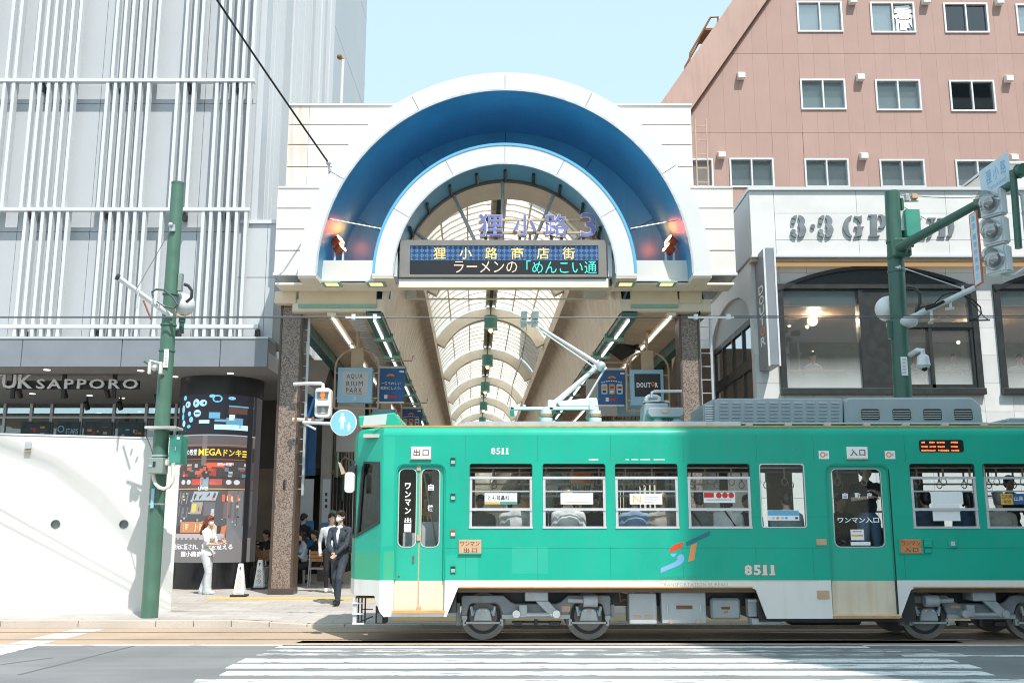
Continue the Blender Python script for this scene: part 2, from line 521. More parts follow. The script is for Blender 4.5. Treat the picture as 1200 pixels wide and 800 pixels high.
def tactile_mat():
 m = bpy.data.materials.new('tactile'); m.use_nodes = True
 N, L = m.node_tree.nodes, m.node_tree.links
 b = N['Principled BSDF']; b.inputs['Roughness'].default_value = .7
 g = N.new('ShaderNodeNewGeometry')
 v = N.new('ShaderNodeTexVoronoi'); v.inputs['Scale'].default_value = 15; v.inputs['Randomness'].default_value = 0
 L.new(g.outputs['Position'], v.inputs['Vector'])
 n = N.new('ShaderNodeTexNoise'); n.inputs['Scale'].default_value = 3
 L.new(g.outputs['Position'], n.inputs['Vector'])
 mx = N.new('ShaderNodeMix'); mx.data_type = 'RGBA'
 mx.inputs[6].default_value = (.72, .44, .10, 1); mx.inputs[7].default_value = (.60, .42, .20, 1)
 L.new(n.outputs['Fac'], mx.inputs[0]); L.new(mx.outputs[2], b.inputs['Base Color'])
 bp = N.new('ShaderNodeBump'); bp.inputs['Strength'].default_value = .6; bp.inputs['Distance'].default_value = .006; bp.invert = True
 L.new(v.outputs['Distance'], bp.inputs['Height']); L.new(bp.outputs[0], b.inputs['Normal'])
 return m
M['tactile'] = tactile_mat()
MB().quad((-500, -300, -.06), (500, -300, -.06), (500, 900, -.06), (-500, 900, -.06)).build('ground', M['base_ground'], kind='structure')
KY = 16.87                                              # kerb line
road = MB().box(-120, 120, -3, 14.55, -.3, 0).build('road', M['asphalt'], kind='structure')
track = MB().box(-120, 120, 14.55, KY, -.3, 0.004).build('tram_track_bed', M['trackbed'], kind='structure')
for y in (15.17, 16.24):
 mb = MB()
 mb.box(-120, 120, y - .03, y + .03, -.05, .010)
 mb.build('rail', M['rail'], track)
 MB().box(-120, 120, y + .033, y + .075, .0, .0065).build('rail_groove', M['dark'], track)
MB().box(-120, 120, 14.42, 14.55, -.002, .004).build('edge_line', M['road_paint'], road)
for (x0, x1, y0, y1, mt) in ((345, 1120, 750.5, 753.2, 'road_paint_worn'), (322, 1010, 755.5, 758.7, 'road_paint'), (308, 1090, 760.8, 763.2, 'road_paint_worn'),
       (300, 1125, 765.2, 767.2, 'road_paint_worn'), (278, 1110, 771.4, 775.6, 'road_paint'), (264, 1135, 778, 782.6, 'road_paint'), (257, 1150, 786, 790.8, 'road_paint'),
       (222, 1200, 795.5, 803.5, 'road_paint')):
 xa, ya = G(x0, y1); xb, yb = G(x1, y0)
 xm, ym = G(x0 + 14, y0)
 mb = MB(); mb.plate([(xa, ya), (xb, ya), (xb, yb), (xm - .05, yb)], [], .0, .004, lambda a, b, c: (a, b, c))
 mb.build('crosswalk_stripe', M[mt], road)
xa, ya = G(930, 768); MB().box(xa + 1.4, 60, ya - .05, ya + .06, -.002, .004).build('lane_line', M['road_paint'], road)
MB().box(-7.12, -6.6, 9.5, 14.42, -.002, .0042).build('stop_line', M['road_paint'], road)
for (y0, y1) in ((14.58, 15.05), (15.3, 16.1), (16.32, 16.72)):
 MB().box(-7.12, -6.62, y0, y1, .002, .0075).build('stop_line', M['faded_paint'], track)
for (p_, q_) in (((20, 790), (172, 752)), ((0, 778), (60, 770))):
 a = G(*p_); b = G(*q_); mb = MB(); mb.plate([(a[0], a[1]), (a[0] + .05, a[1] - .03), (b[0] + .05, b[1] - .03), (b[0], b[1])], [], .0, .003, lambda u, v, w: (u, v, w)); mb.build('asphalt_seam', M['asphalt_seam'], road)
def kz(x):
 if x < -4.6: return .135
 if x > -3.2: return .07
 t = (x + 4.6) / 1.4
 return .135 + (.07 - .135) * (3 * t * t - 2 * t ** 3)
def zs(x, y):
 t = max(0, min(1, (y - 17.0) / 2.2))
 base = kz(x) + (.152 - kz(x)) * t
 return base + .10 * max(0, min(1, (y - 19.2) / 2.4))
kerb = MB().box(-120, 120, KY + .005, KY + .17, -.3, .03).build('kerb', M['kerb'], kind='structure')
x = -16.0
while x < 22:
 L_ = 1.27 if x < -6 or x > -3 else .62
 mb = MB()
 z0, z1 = kz(x + .01) , kz(x + L_ - .01)
 vs = [(x + .006, KY, -.2), (x + L_ - .006, KY, -.2), (x + L_ - .006, KY + .18, -.2), (x + .006, KY + .18, -.2),
   (x + .006, KY + .012, z0), (x + L_ - .006, KY + .012, z1), (x + L_ - .006, KY + .18, z0 * 0 + z1), (x + .006, KY + .18, z0)]
 mb.add(vs, [(0, 3, 2, 1), (4, 5, 6, 7), (0, 1, 5, 4), (1, 2, 6, 5), (2, 3, 7, 6), (3, 0, 4, 7)])
 mb.build('kerb_stone', M['kerb'], kerb, bevel=.008)
 x += L_
vs, fs = [], []
xs = [-60, -30, -16, -10, -7] + [-6 + .25 * i for i in range(17)] + [0, 5, 12, 30, 60]
ys = [KY + .182, 17.4, 17.8, 18.4, 19.2, 19.8, 20.4, 21, 21.6, 23, 26, 35, 60, 160]
for yy in ys:
 for xx in xs: vs.append((xx, yy, zs(xx, yy)))
nx = len(xs)
for j in range(len(ys) - 1):
 for i in range(nx - 1):
  a = j * nx + i
  fs.append((a, a + 1, a + nx + 1, a + nx))
pav = MB(); pav.add(vs, fs); pav = pav.build('pavement', M['paving'], kind='structure', smooth=True)
def strip(x0, x1, y0, y1, mt, dz=.004):
 n = max(2, int((x1 - x0) / .5)); vs = []
 for i in range(n + 1):
  xx = x0 + (x1 - x0) * i / n
  vs += [(xx, y0, zs(xx, y0) + dz), (xx, y1, zs(xx, y1) + dz)]
 mb = MB(); mb.add(vs, [(2 * i, 2 * i + 2, 2 * i + 3, 2 * i + 1) for i in range(n)])
 return mb.build('tactile_strip', mt, pav)
xa, ya = G(200, 704, .18)
strip(-6.2, 14, ya - .06, ya + .36, M['tactile'])
strip(-2.0, 14, 17.35, 17.75, M['tactile'])
# HOARDING (white wall)
hd = thing('site_wall', 'long white site wall with two round holes along the pavement on the left', 'wall', (-8, 18, .13))
ax, ay = -9.9, 17.27; bx, by = WX(207.5, 600, 18.5), 18.5
dl = math.hypot(bx - ax, by - ay); ux, uy = (bx - ax) / dl, (by - ay) / dl
zt = WZ(512, 18.0)
def hfn(a, b, c): return (ax + ux * a - uy * c, ay + uy * a + ux * c, b)
def hs(px, py):
 """pixel -> distance along the wall, height"""
 lo, hi = -2, dl + 1
 for _ in range(40):
  m_ = (lo + hi) / 2
  X_, Y_ = ax + ux * m_, ay + uy * m_
  if X_ < WX(px, py, Y_): lo = m_
  else: hi = m_
 return lo, WZ(py, ay + uy * lo, px)
holes = []
for px, py in ((65, 614), (145, 614)):
 s_, z_ = hs(px, py); holes.append(circ(s_, z_, .078, n=24))
mb = MB(); mb.plate(rect(-2.5, dl, .02, zt), holes, 0, .5, hfn); mb.build('wall_slab', M['hoarding'], hd, bevel=.006)
for px, py in ((65, 614), (145, 614)):
 s_, z_ = hs(px, py)
 mb = MB(); mb.plate(circ(s_, z_, .0775, n=20), [], .10, .14, hfn); mb.build('hole_plug', M['box_grey'], hd)
 mb = MB(); mb.plate(circ(s_, z_, .086, n=24), [circ(s_, z_, .0765, n=24)], -.004, .01, hfn); mb.build('hole_rim', M['steel'], hd)
s_, z_ = hs(33.5, 523)
mb = MB(); mb.plate(rrect(s_ - .05, s_ + .05, z_ - .045, z_ + .085, .02), [], -.09, .002, hfn); mb.build('lamp_box', M['white_metal'], hd, bevel=.01)
mb = MB(); mb.plate(rect(s_ - .05, s_ + .05, z_ - .10, z_ - .05), [], -.07, .002, hfn); mb.build('lamp_bracket', M['tan_metal'], hd)
mb = MB(); mb.plate(rect(-2.5, dl + .004, zt, zt + .03), [], -.012, .515, hfn); mb.build('coping', M['white_metal'], hd)
# LOUVRED DEPARTMENT STORE (left)
st = thing('department_store', 'pale grey department store with white vertical louvres and a dark entrance canopy', 'building', (-10, 23, 0))
FY = 22.75                     # facade panels
LY = FY - .32                  # louvre line
XR = WX(301, 100, FY)          # right corner
ZT = 27.0
rails = [WZ(94.5, LY, 100), WZ(245.5, LY, 100), WZ(382.5, LY, 100)]
zb = WZ(397, 22.2, 150)
zr = [zb, rails[2] - .9, rails[1] - .9, rails[0] - .9, rails[0] + 2.2, rails[0] + 5.2, ZT]
zr = [zb] + [r - .45 for r in rails[::-1]] + [rails[0] + 2.55, rails[0] + 5.6, ZT]
cols = [-24, -20, -17]
xj = [WX(p, 250, FY) for p in (-70, -30, 22, 107, 148, 232, 297)]
edges = [-24, -19] + xj[:-1] + [XR]
for j in range(len(zr) - 1):
 if zr[j + 1] - zr[j] < .05: continue
 for i in range(len(edges) - 1):
  MB().box(edges[i] + .006, edges[i + 1] - .006, FY, FY + .12, zr[j] + .006, zr[j + 1] - .006).build('wall_panel', M['panel_grey'], st)
MB().box(-24, XR, FY + .08, FY + .3, zb, ZT).build('wall_core', M['panel_grey'], st)
rowA = [7, 17, 39, 49, 58.5, 68, 78, 87.5, 131, 141, 150, 159, 170, 181, 214, 224, 233, 255, 265, 275, 284, 294]
rowB = [5, 16, 38, 47, 57, 66, 76, 86, 126, 135, 144, 154, 164, 174, 208, 217, 227, 254, 264, 274, 282, 292]
rowC = [30, 39, 50, 60, 69, 79, 119, 129, 139, 148, 158, 169, 189, 238, 247, 257, 267, 277, 288]
fw = .075
for row, pz, z0, z1 in ((rowA, 94, rails[0] - .02, rails[0] + 6.5), (rowB, 100, rails[1] - .02, rails[0] - .02), (rowC, 250, zb + .1, rails[1] - .02)):
 for p in row:
  X = WX(p + .5, pz, LY)
  MB().box(X - fw / 2, X + fw / 2, LY - .02, LY + .14, z0, z1).build('louvre', M['white_metal'], st)
 for k in range(1, 9):       # beyond the frame on the left
  if row is rowC or k % 3:
   X = WX(-8 - 11 * k, pz, LY)
   MB().box(X - fw / 2, X + fw / 2, LY - .02, LY + .14, z0, z1).build('louvre', M['white_metal'], st)
for i, z in enumerate(rails):
 xe = WX((299, 293, 303)[i], (94, 246, 383)[i], LY)
 MB().box(-14, xe, LY - .04, LY + .10, z - .042, z + .042).build('louvre_rail', M['white_metal'], st)
 for p in ((47, 133, 219, 274), (36, 125, 213, 265), (24, 114, 206, 300))[i]:
  X = WX(p, (103, 251, 388)[i], LY)
  mb = MB(); mb.box(X - .05, X + .03, LY + .08, FY + .01, z - .20, z - .06); mb.box(X + .03, X + .07, LY + .02, LY + .12, z - .26, z - .06)
  mb.build('rail_bracket', M['dark'], st)
YS1 = XP(388, XR, 60); YS2 = XP(428, XR, 60)
z0c_ = WZ(429.5, 22.1, 150) + .26
MB().box(XR - .3, XR - .02, FY + .35, YS2, z0c_, ZT).build('side_wall', M['side_panel'], st)
MB().box(XR - .3, XR - .02, 33.5, YS2, 0, z0c_).build('side_wall', M['side_panel'], st)
zw = WZ(258, FY - .1, 310)
k = 0
yy = FY + .1
random.seed(5)
while yy < YS1:
 wd = random.choice((.28, .42, .55, .75))
 gap = random.choice((.05, .1, .22))
 MB().box(XR - .02, XR + random.choice((.10, .14)), yy, min(yy + wd, YS1), zw - 2, ZT).build('side_louvre', M['white_metal' if k % 4 else 'pale_panel'], st)
 yy += wd + gap; k += 1
for z in (10.2, 13.4, 16.6, 19.8, 23):
 for y_ in (24.2, 26.6, 29.8, 32):
  MB().box(XR - .02, XR + .05, y_, y_ + .07, z, z + .45).build('rail_bracket', M['dark'], st)
for z in (9, 13, 17, 21, 25):
 for y0, y1 in ((YS1, 37), (37, YS2)):
  MB().box(XR - .02, XR + .02, y0 + .02, y1 - .02, z - 2 + .015, z + 2 - .015).build('side_panel', M['side_panel'], st)
XG = WX(322, 300, 22.55)
xm_ = WX(311, 300, 22.55)
for (a, b) in ((WX(278, 300, 22.7), xm_), (xm_, XG)):
 za, zc = WZ(395, 22.5, 300), WZ(260, 22.5, 300)
 zm = WZ(323, 22.5, 300)
 MB().box(a + .005, b - .005, 22.66, 22.9, za, zm - .008).build('corner_panel', M['pale_panel'], st)
 MB().box(a + .005, b - .005, 22.66, 22.9, zm + .008, zc).build('corner_panel', M['pale_panel'], st)
MB().box(WX(278, 300, 22.7), XG, 22.6, 24.4, WZ(260, 22.5, 300), WZ(256, 22.5, 300)).build('corner_coping', M['white_metal'], st)
MB().box(WX(278, 300, 22.7) + .02, XG - .02, 22.9, 24.4, WZ(395, 22.5, 300), WZ(260, 22.5, 300)).build('corner_core', M['pale_panel'], st)
CY = 22.1
z0c, z1c = WZ(429.5, CY, 150), WZ(397, CY, 150)
xe = WX(314, 412, CY)
cx_ = [-18, WX(-90, 412, CY), WX(25.5, 412, CY), WX(142.5, 412, CY), WX(258, 412, CY), xe]
for i in range(len(cx_) - 1):
 MB().box(cx_[i] + .008, cx_[i + 1] - .008, CY, CY + .1, z0c, z1c).build('fascia_panel', M['fascia'], st, bevel=.004)
MB().box(-18, xe, CY - .02, CY + .6, z1c, z1c + .05).build('canopy_cap', M['pale_panel'], st)
MB().box(-18, xe - .01, CY + .06, CY + .12, z0c + .01, z1c - .005).build('fascia_gap', M['white_metal'], st)
MB().box(-18, xe - .005, CY + .12, 30.0, z0c + .03, z0c + .25).build('soffit', M['soffit'], st)
MB().box(-18, xe - .005, CY + .12, FY + .1, z0c + .25, z1c).build('canopy_core', M['fascia'], st)
MB().box(xe - .02, xe + .004, CY + .1, 26, z0c, z1c - .3).build('canopy_return', M['pale_panel'], st)
for (px, py) in ((55, 433), (165, 434), (205, 441), (270, 437), (38, 461), (105, 463), (150, 451), (143, 466), (25, 452), (215, 470)):
 zz = z0c + .03
 u, v = (px - 600) / FPX, (400 - py) / FPX
 X, Y = G(px, py, zz)
 if 22.3 < Y < 29.8:
  mb = MB(); mb.plate(circ(X, Y, .075, n=14), [], zz - .015, zz + .01, lambda a, b, c: (a, b, c)); mb.build('downlight', glow('downlight', (1, .93, .82), 1.6) if 'dl' not in M else M['dl'], st)
  if 'dl' not in M: M['dl'] = bpy.data.materials['downlight']
for px, y in ((17, 23.4), (76, 23.4), (135, 23.4)):
 X = WX(px, 440, y)
 MB().box(X - .045, X + .045, y - .03, y + .03, z0c - .55, z0c + .05).build('sign_hanger', M['dark'], st)
MB().box(-12, WX(163, 450, 23.4), 23.4, 23.46, WZ(456, 23.4), WZ(446, 23.4)).build('sign_bar', M['dark'], st)
ptext('YUK', -13, 40, 439.5, 455.5, 23.4, M['white_text'], st, extrude=.05, dy=-.09, weight=.02)
ptext('SAPPORO', 44.5, 163, 444.5, 455.8, 23.4, M['white_text'], st, extrude=.05, dy=-.09, weight=.015, spacing=1.25)
for px, y in ((23, 25.0), (76, 25.0), (126, 25.0), (103, 27.5), (142, 27.5), (185, 26)):
 X = WX(px, 460, y)
 mb = MB(); mb.cyl((X, y, z0c + .04), (X, y, z0c - .16), .03, 8); mb.cyl((X, y - .08, z0c - .12), (X, y + .06, z0c - .30), .07, 10); mb.build('spotlight', M['dark'], st)
SY = 29.0
MB().box(-18, -5.9, SY + 3.0, SY + 3.1, .15, z0c + .1).build('shop_back_wall', M['dark_interior'], st)
M['shop_glass'] = glass('shop_glass', (.75, .8, .8), .10, 3.0)
for i, px in enumerate((-60, -28, 5, 36, 60, 95, 133, 171, 206)):
 X = WX(px, 495, SY)
 MB().box(X - .04, X + .04, SY - .05, SY + .05, .15, z0c + .06).build('mullion', M['steel'], st)
 nxp = (-28, 5, 36, 60, 95, 133, 171, 206, 240)[i]
 X2 = WX(nxp, 495, SY)
 MB().box(X + .04, X2 - .04, SY - .006, SY + .006, .2, z0c + .03).build('glazing', M['shop_glass'], st)
zt_ = WZ(489, SY); MB().box(-18, -5.9, SY - .06, SY + .06, zt_ - .03, zt_ + .03).build('transom', M['steel'], st)
M['poster_teal'] = mat('poster_teal', (.03, .07, .09), .4, 0, .5, 3)
for (a, b, c1) in ((24, 58, None), (66, 92, 'STARS'), (98, 131, 'o'), (138, 168, 'o')):
 x0, x1, za, zc = PR(a, b, 494, 520, SY - .12)
 MB().box(x0, x1, SY - .13, SY - .11, za, zc).build('poster', M['poster_teal'], st)
 if c1 == 'STARS':
  ptext('STARS', 77, 91.5, 502, 508, SY - .13, M['lightblue'], st, weight=.02)
  x0, x1, za, zc = PR(68, 75, 498, 507, SY - .13)
  mb = MB(); mb.plate(circ((x0 + x1) / 2, (za + zc) / 2, .1, n=16), [circ((x0 + x1) / 2, (za + zc) / 2, .07, n=16)], SY - .14, SY - .131); mb.build('poster_print', M['lightblue'], st)
 else:
  for q in range(5):
   qx = random.uniform(a + 4, b - 4); qy = random.uniform(499, 513); qw = random.uniform(2, 6)
   x0, x1, za, zc = PR(qx - qw / 2, qx + qw / 2, qy, qy + random.uniform(1, 5), SY - .13)
   MB().box(x0, x1, SY - .135, SY - .131, za, zc).build('poster_print', M[random.choice(('lightblue', 'tan_sign', 'red', 'white_text', 'orange'))], st)
MB().box(-18, -6.4, 31.5, 31.6, .15, z0c).build('cafe_back_wall', M['brown_interior'], st)
# WHITE CAFE BUILDING (right)
gp = thing('cafe_building', 'white marble clad cafe building with black arched windows and stencil sign band', 'building', (9, 22, 0))
GY = 21.55
XL = WX(883, 380, GY)
z_s0, z_s1 = WZ(299, 21.2, 900), WZ(223.5, 21.2, 900)
bxs = [WX(879.5, 260, 21.2), WX(908, 260, 21.2), WX(1005, 260, 21.2), WX(1110, 260, 21.2), WX(1215, 260, 21.2), WX(1330, 260, 21.2), WX(1500, 260, 21.2)]
zsb = [z_s0, WZ(281, 21.2, 950), WZ(250, 21.2, 950), z_s1]
for i in range(len(bxs) - 1):
 for j in range(3):
  if i == 0 and j > 0: continue
  a, b = zsb[j], (zsb[j + 1] if i else zsb[3])
  MB().box(bxs[i] + .004, bxs[i + 1] - .004, 21.2, 21.28, a + .004, b - .004).build('sign_band_panel', M['marble_b'], gp)
MB().box(bxs[0] + .01, bxs[-1], 21.27, 26, z_s0 + .01, z_s1 - .01).build('sign_band_core', M['pale_panel'], gp)
MB().box(bxs[0] - .03, bxs[-1], 21.14, 26, z_s1, z_s1 + .07).build('parapet_coping', M['white_metal'], gp)
MB().box(bxs[0] - .02, bxs[-1], 21.16, 21.3, z_s0 - .05, z_s0).build('band_edge', M['white_metal'], gp)
MB().box(bxs[0] - .0, bxs[-1], 21.24, 21.5, z_s0 - .13, z_s0 - .05).build('cornice_light', M['tan_metal'], gp)
M['cove_light'] = glow('cove_light', (1, .62, .3), .3)
MB().box(bxs[0] + .15, bxs[-1], 21.36, 21.5, z_s0 - .18, z_s0 - .13).build('cove_light', M['cove_light'], gp)
MB().box(bxs[0] - .004, bxs[0] + .02, 21.29, 26, z_s0 + .02, z_s1 - .02).build('band_return', M['pale_panel'], gp)
wins = [(913, 1147, 459, 338, 312), (1169, 1400, 459, 338, 312), (1425, 1660, 459, 338, 312)]
WR = []
for (l, r, b, s, t) in wins:
 WR.append((WX(l + 2, 400, GY), WX(r - 2, 400, GY), WZ(b, GY, 1000), WZ(s, GY, 1000), WZ(t, GY, 1000)))
def rect_minus(rs, h):
 out = []
 for (a, b, c, d) in rs:
  if h[0] >= b or h[1] <= a or h[2] >= d or h[3] <= c:
   out.append((a, b, c, d)); continue
  if h[0] > a: out.append((a, h[0], c, d))
  if h[1] < b: out.append((h[1], b, c, d))
  m0, m1 = max(a, h[0]), min(b, h[1])
  if h[2] > c: out.append((m0, m1, c, h[2]))
  if h[3] < d: out.append((m0, m1, h[3], d))
 return out
tz = [0.1, 1.0, 1.9, 2.8, 3.55]
z = WZ(478, GY, 1000)
tz = [.1]
zz = WZ(482, GY, 1000)
while zz > .3: zz -= .62
while zz < z_s0: tz.append(zz); zz += .62
tz.append(z_s0)
for j in range(len(tz) - 1):
 x = XL - .0
 while x < 17:
  x2 = x + .62 if x > XL + .3 else x + .62
  rs = [(x + .003, x2 - .003, tz[j] + .003, tz[j + 1] - .003)]
  for (l, r, b, s, t) in WR: rs = rect_minus(rs, (l, r, b, s))
  rs = [q for q in rs if q[1] - q[0] > .015 and q[3] - q[2] > .015]
  if rs and tz[j + 1] > 2.2:
   mt = M['marble' if random.random() < .5 else 'marble_b']
   for q in rs: MB().box(q[0], q[1], GY, GY + .06, q[2], q[3]).build('wall_tile', mt, gp)
  x = x2
mb = MB()
for q in [r for r in __import__('functools').reduce(lambda rs, h: rect_minus(rs, (h[0], h[1], h[2], h[3])), WR, [(XL + .01, 17, .1, z_s0)])]:
 mb.box(q[0], q[1], GY + .055, GY + .3, q[2], q[3])
mb.build('wall_core', M['pale_panel'], gp)
M['cafe_wall'] = mat('cafe_wall', (.115, .125, .10), .7, 0, .35, 2.5)  # dark green base colour stands in for tree reflections on the cafe glass
zfl = WZ(470, GY, 1000) - .6
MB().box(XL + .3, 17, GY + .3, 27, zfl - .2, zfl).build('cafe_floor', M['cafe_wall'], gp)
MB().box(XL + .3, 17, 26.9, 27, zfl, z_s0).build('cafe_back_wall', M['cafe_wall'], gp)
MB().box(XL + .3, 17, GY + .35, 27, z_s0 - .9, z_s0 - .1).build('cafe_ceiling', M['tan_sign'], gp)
M['blind'] = mat('blind', (.6, .62, .62), .7, 0, .03)
M['cafe_glass'] = glass('cafe_glass', (.80, .84, .83), .12, 2.2, film=.06, fcol=(.5, .52, .5))
M['frosted'] = glass('frosted', (.7, .75, .75), .08, 3, film=.55, fcol=(.62, .66, .67))
def frost_mat():
 m = glass('fogged_glass', (.85, .88, .88), .10, 2.5, film=.5, fcol=(.82, .86, .86))
 N, L = m.node_tree.nodes, m.node_tree.links
 g = N.new('ShaderNodeNewGeometry'); sp = N.new('ShaderNodeSeparateXYZ'); L.new(g.outputs['Position'], sp.inputs[0])
 n = N.new('ShaderNodeTexNoise'); n.inputs['Scale'].default_value = .8; L.new(g.outputs['Position'], n.inputs['Vector'])
 a = N.new('ShaderNodeMath'); a.operation = 'MULTIPLY_ADD'; a.inputs[1].default_value = .35; L.new(n.outputs['Fac'], a.inputs[0]); L.new(sp.outputs[2], a.inputs[2])
 r = N.new('ShaderNodeMapRange'); zz = WZ(459, GY, 1000)
 r.inputs[1].default_value, r.inputs[2].default_value = zz + .25, zz + .95
 r.inputs[3].default_value, r.inputs[4].default_value = .42, .03
 L.new(a.outputs[0], r.inputs[0])
 for q in N:
  if q.type == 'MIX_SHADER' and not q.inputs[0].is_linked: L.new(r.outputs[0], q.inputs[0])
 return m
M['fogged'] = frost_mat()
for wi, (l, r, b, s, t) in enumerate(WR):
 D0, D1 = GY - .07, GY + .22
 w = .085
 cxw = (l + r) / 2; hw = (r - l) / 2 + .05; rise = t - s
 rad = (hw * hw + rise * rise) / (2 * rise); cz = t - rad
 a0 = math.degrees(math.atan2(s - cz, hw))
 arc = [(cxw + rad * math.cos(R(a)), cz + rad * math.sin(R(a))) for a in [a0 + (180 - 2 * a0) * i / 28 for i in range(29)]]
 mb = MB(); mb.plate(arc, [], D0 + .03, D1); mb.build('arch_panel', M['black_metal'], gp)
 inner = [(cxw + (rad - w) * math.cos(R(a)), cz + (rad - w) * math.sin(R(a))) for a in [a0 + (180 - 2 * a0) * i / 28 for i in range(29)]]
 mb = MB(); mb.plate(arc + inner[::-1], [], D0 - .02, D0 + .03); mb.build('arch_trim', M['black_metal'], gp)
 mb = MB(); mb.box(l - .05, l + w, D0, D1, b, s); mb.box(r - w, r + .05, D0, D1, b, s); mb.box(l - .05, r + .05, D0 - .01, D1, s - .02, s + w); mb.box(l - .06, r + .06, D0 - .06, D1, b - .07, b + .07)
 mb.build('window_frame', M['black_metal'], gp, bevel=.006)
 k = (r - l) / (WR[0][1] - WR[0][0])
 xg1 = l + (WX(1011, 400, GY) - WR[0][0]); xp1 = l + (WX(1054, 400, GY) - WR[0][0])
 MB().box(l + w, xg1 - .05, GY + .02, GY + .035, b + .07, s - .02).build('pane', M['fogged'], gp)
 MB().box(xg1 - .05, xg1 + .05, D0 + .02, D1, b + .07, s - .02).build('window_frame', M['black_metal'], gp)
 MB().box(xg1 + .05, xp1, D0 + .04, D1, b + .07, s - .02).build('blank_panel', M['black_metal'], gp)
 zt2 = b + (WZ(384, GY, 1000) - b); zt3 = zt2 + .12
 MB().box(xp1, r - w, D0 + .02, D1, zt2, zt3).build('window_frame', M['black_metal'], gp)
 MB().box(xp1, r - w, GY + .02, GY + .035, zt3, s - .02).build('pane', M['cafe_glass'], gp)
 xm = l + (WX(1090, 400, GY) - WR[0][0])
 MB().box(xp1, xm - .03, GY + .05, GY + .065, b + .16, zt2).build('pane', M['fogged'], gp)
 MB().box(xm + .03, r - w - .06, GY + .02, GY + .035, b + .16, zt2 - .04).build('pane', M['fogged'], gp)
 mb = MB(); mb.box(xm - .035, xm + .035, D0 + .03, D1, b + .07, zt2); mb.box(xp1, r - w, D0 + .03, D1, b + .07, b + .16); mb.box(r - w - .06, r - w, D0 + .04, D1 - .02, b + .16, zt2); mb.box(xm + .03, r - w - .06, D0 + .04, D1 - .02, zt2 - .04, zt2)
 mb.build('sash', M['black_metal'], gp)
 MB().box(l + w + .02, xg1 - .07, GY + .12, GY + .15, s - .37, s - .03).build('roller_blind', M['blind'], gp)
 MB().box(xp1 + .02, r - w - .02, GY + .12, GY + .15, s - .30, s - .03).build('roller_blind', M['blind'], gp)
 MB().box(l + w, r - w, GY + .42, GY + .8, b + .52, b + .56).build('counter', M['wood'], gp)
M['warm_lamp'] = glow('warm_lamp', (1, .72, .4), 4)
for (px, py) in ((925, 381), (946, 383), (1005, 383), (971, 373), (1060, 366), (1108, 367), (1123, 401)):
 if px == 971: continue
 y = 24.5; X, Z = W(px, py, y)
 mb = MB(); mb.ball((X, y, Z), .045, 10, 6); mb.build('small_lamp', M['warm_lamp'], gp)
X, Z = W(952, 376, 23.5)
pn = thing('pendant_lamp', 'lit globe pendant lamp inside the left cafe window', 'lamp', (X, 23.5, Z))
mb = MB(); mb.ball((X, 23.5, Z), .13, 14, 9); mb.build('globe', glow('pendant_glow', (1, .80, .55), 1.6), pn, smooth=True)
mb = MB(); mb.cyl((X, 23.5, Z + .1), (X, 23.5, z_s0 - .9), .008, 5); mb.build('flex', M['dark'], pn)
for (dx, dy, e_) in ((0, 0, 75), (4.2, .6, 75), (8.5, .6, 60)):  # light of the pendant, plus two added fill lights without a fixture
 pl_ = bpy.data.lights.new('cafe_pendant_fill', 'POINT'); po = bpy.data.objects.new('cafe_pendant_fill', pl_); C.objects.link(po)
 pl_.energy = e_; pl_.color = (1, .80, .58); pl_.shadow_soft_size = .14; po.location = (X + dx, 23.5 + dy, Z - (.0 if dx else .0)); po.location.y -= .16
YF = 21.6; YB = 27.5
def sfn(a, b, c): return (XL + c, a, b)
mb = MB(); zw0, zw1 = WZ(470, 24, 860) - .8, 6.25
ya, yb = 21.85, 26.2
arc = [(ya + (yb - ya) * (1 - math.cos(math.pi * i / 16)) / 2, zw1 + .85 * math.sin(math.pi * i / 16)) for i in range(17)]
mb.plate(rect(YF + .05, 34, .1, z_s0), [[(ya, zw0)] + [(yb, zw0)] + arc[::-1]], -.0, .3, sfn); mb.build('side_wall', M['marble'], gp)
mb = MB(); mb.plate(arc, [], .08, .14, sfn); mb.build('arch_infill', M['pale_panel'], gp)
mb = MB()
for i in range(5):
 y_ = ya + (yb - ya) * i / 4
 mb.box(XL + .06, XL + .16, y_ - .05, y_ + .05, zw0, zw1)
mb.box(XL + .055, XL + .17, ya, yb, zw1 - .08, zw1 + .06); mb.box(XL + .055, XL + .17, ya, yb, (zw0 + zw1) / 2 + .1, (zw0 + zw1) / 2 + .35)
mb.build('side_window_frame', M['black_metal'], gp)
MB().box(XL + .1, XL + .11, ya, yb, zw0, zw1).build('side_pane', glass('side_glass', (.55, .52, .48), .22, 1.5, film=.22, fcol=(.30, .25, .21)), gp)  # brownish diffuse film stands in for reflections on the dark side pane
M['letter_grey'] = mat('letter_grey', (.25, .275, .295), .35, .35, .10, 4)
LYs = 21.2
def letter(polys):
 mb = MB()
 for i_, (o, hs_) in enumerate(polys): mb.plate(P(o, LYs), [], LYs - .05 - .003 * i_, LYs - .008)
 mb.build('stencil_letter', M['letter_grey'], gp, bevel=.006)
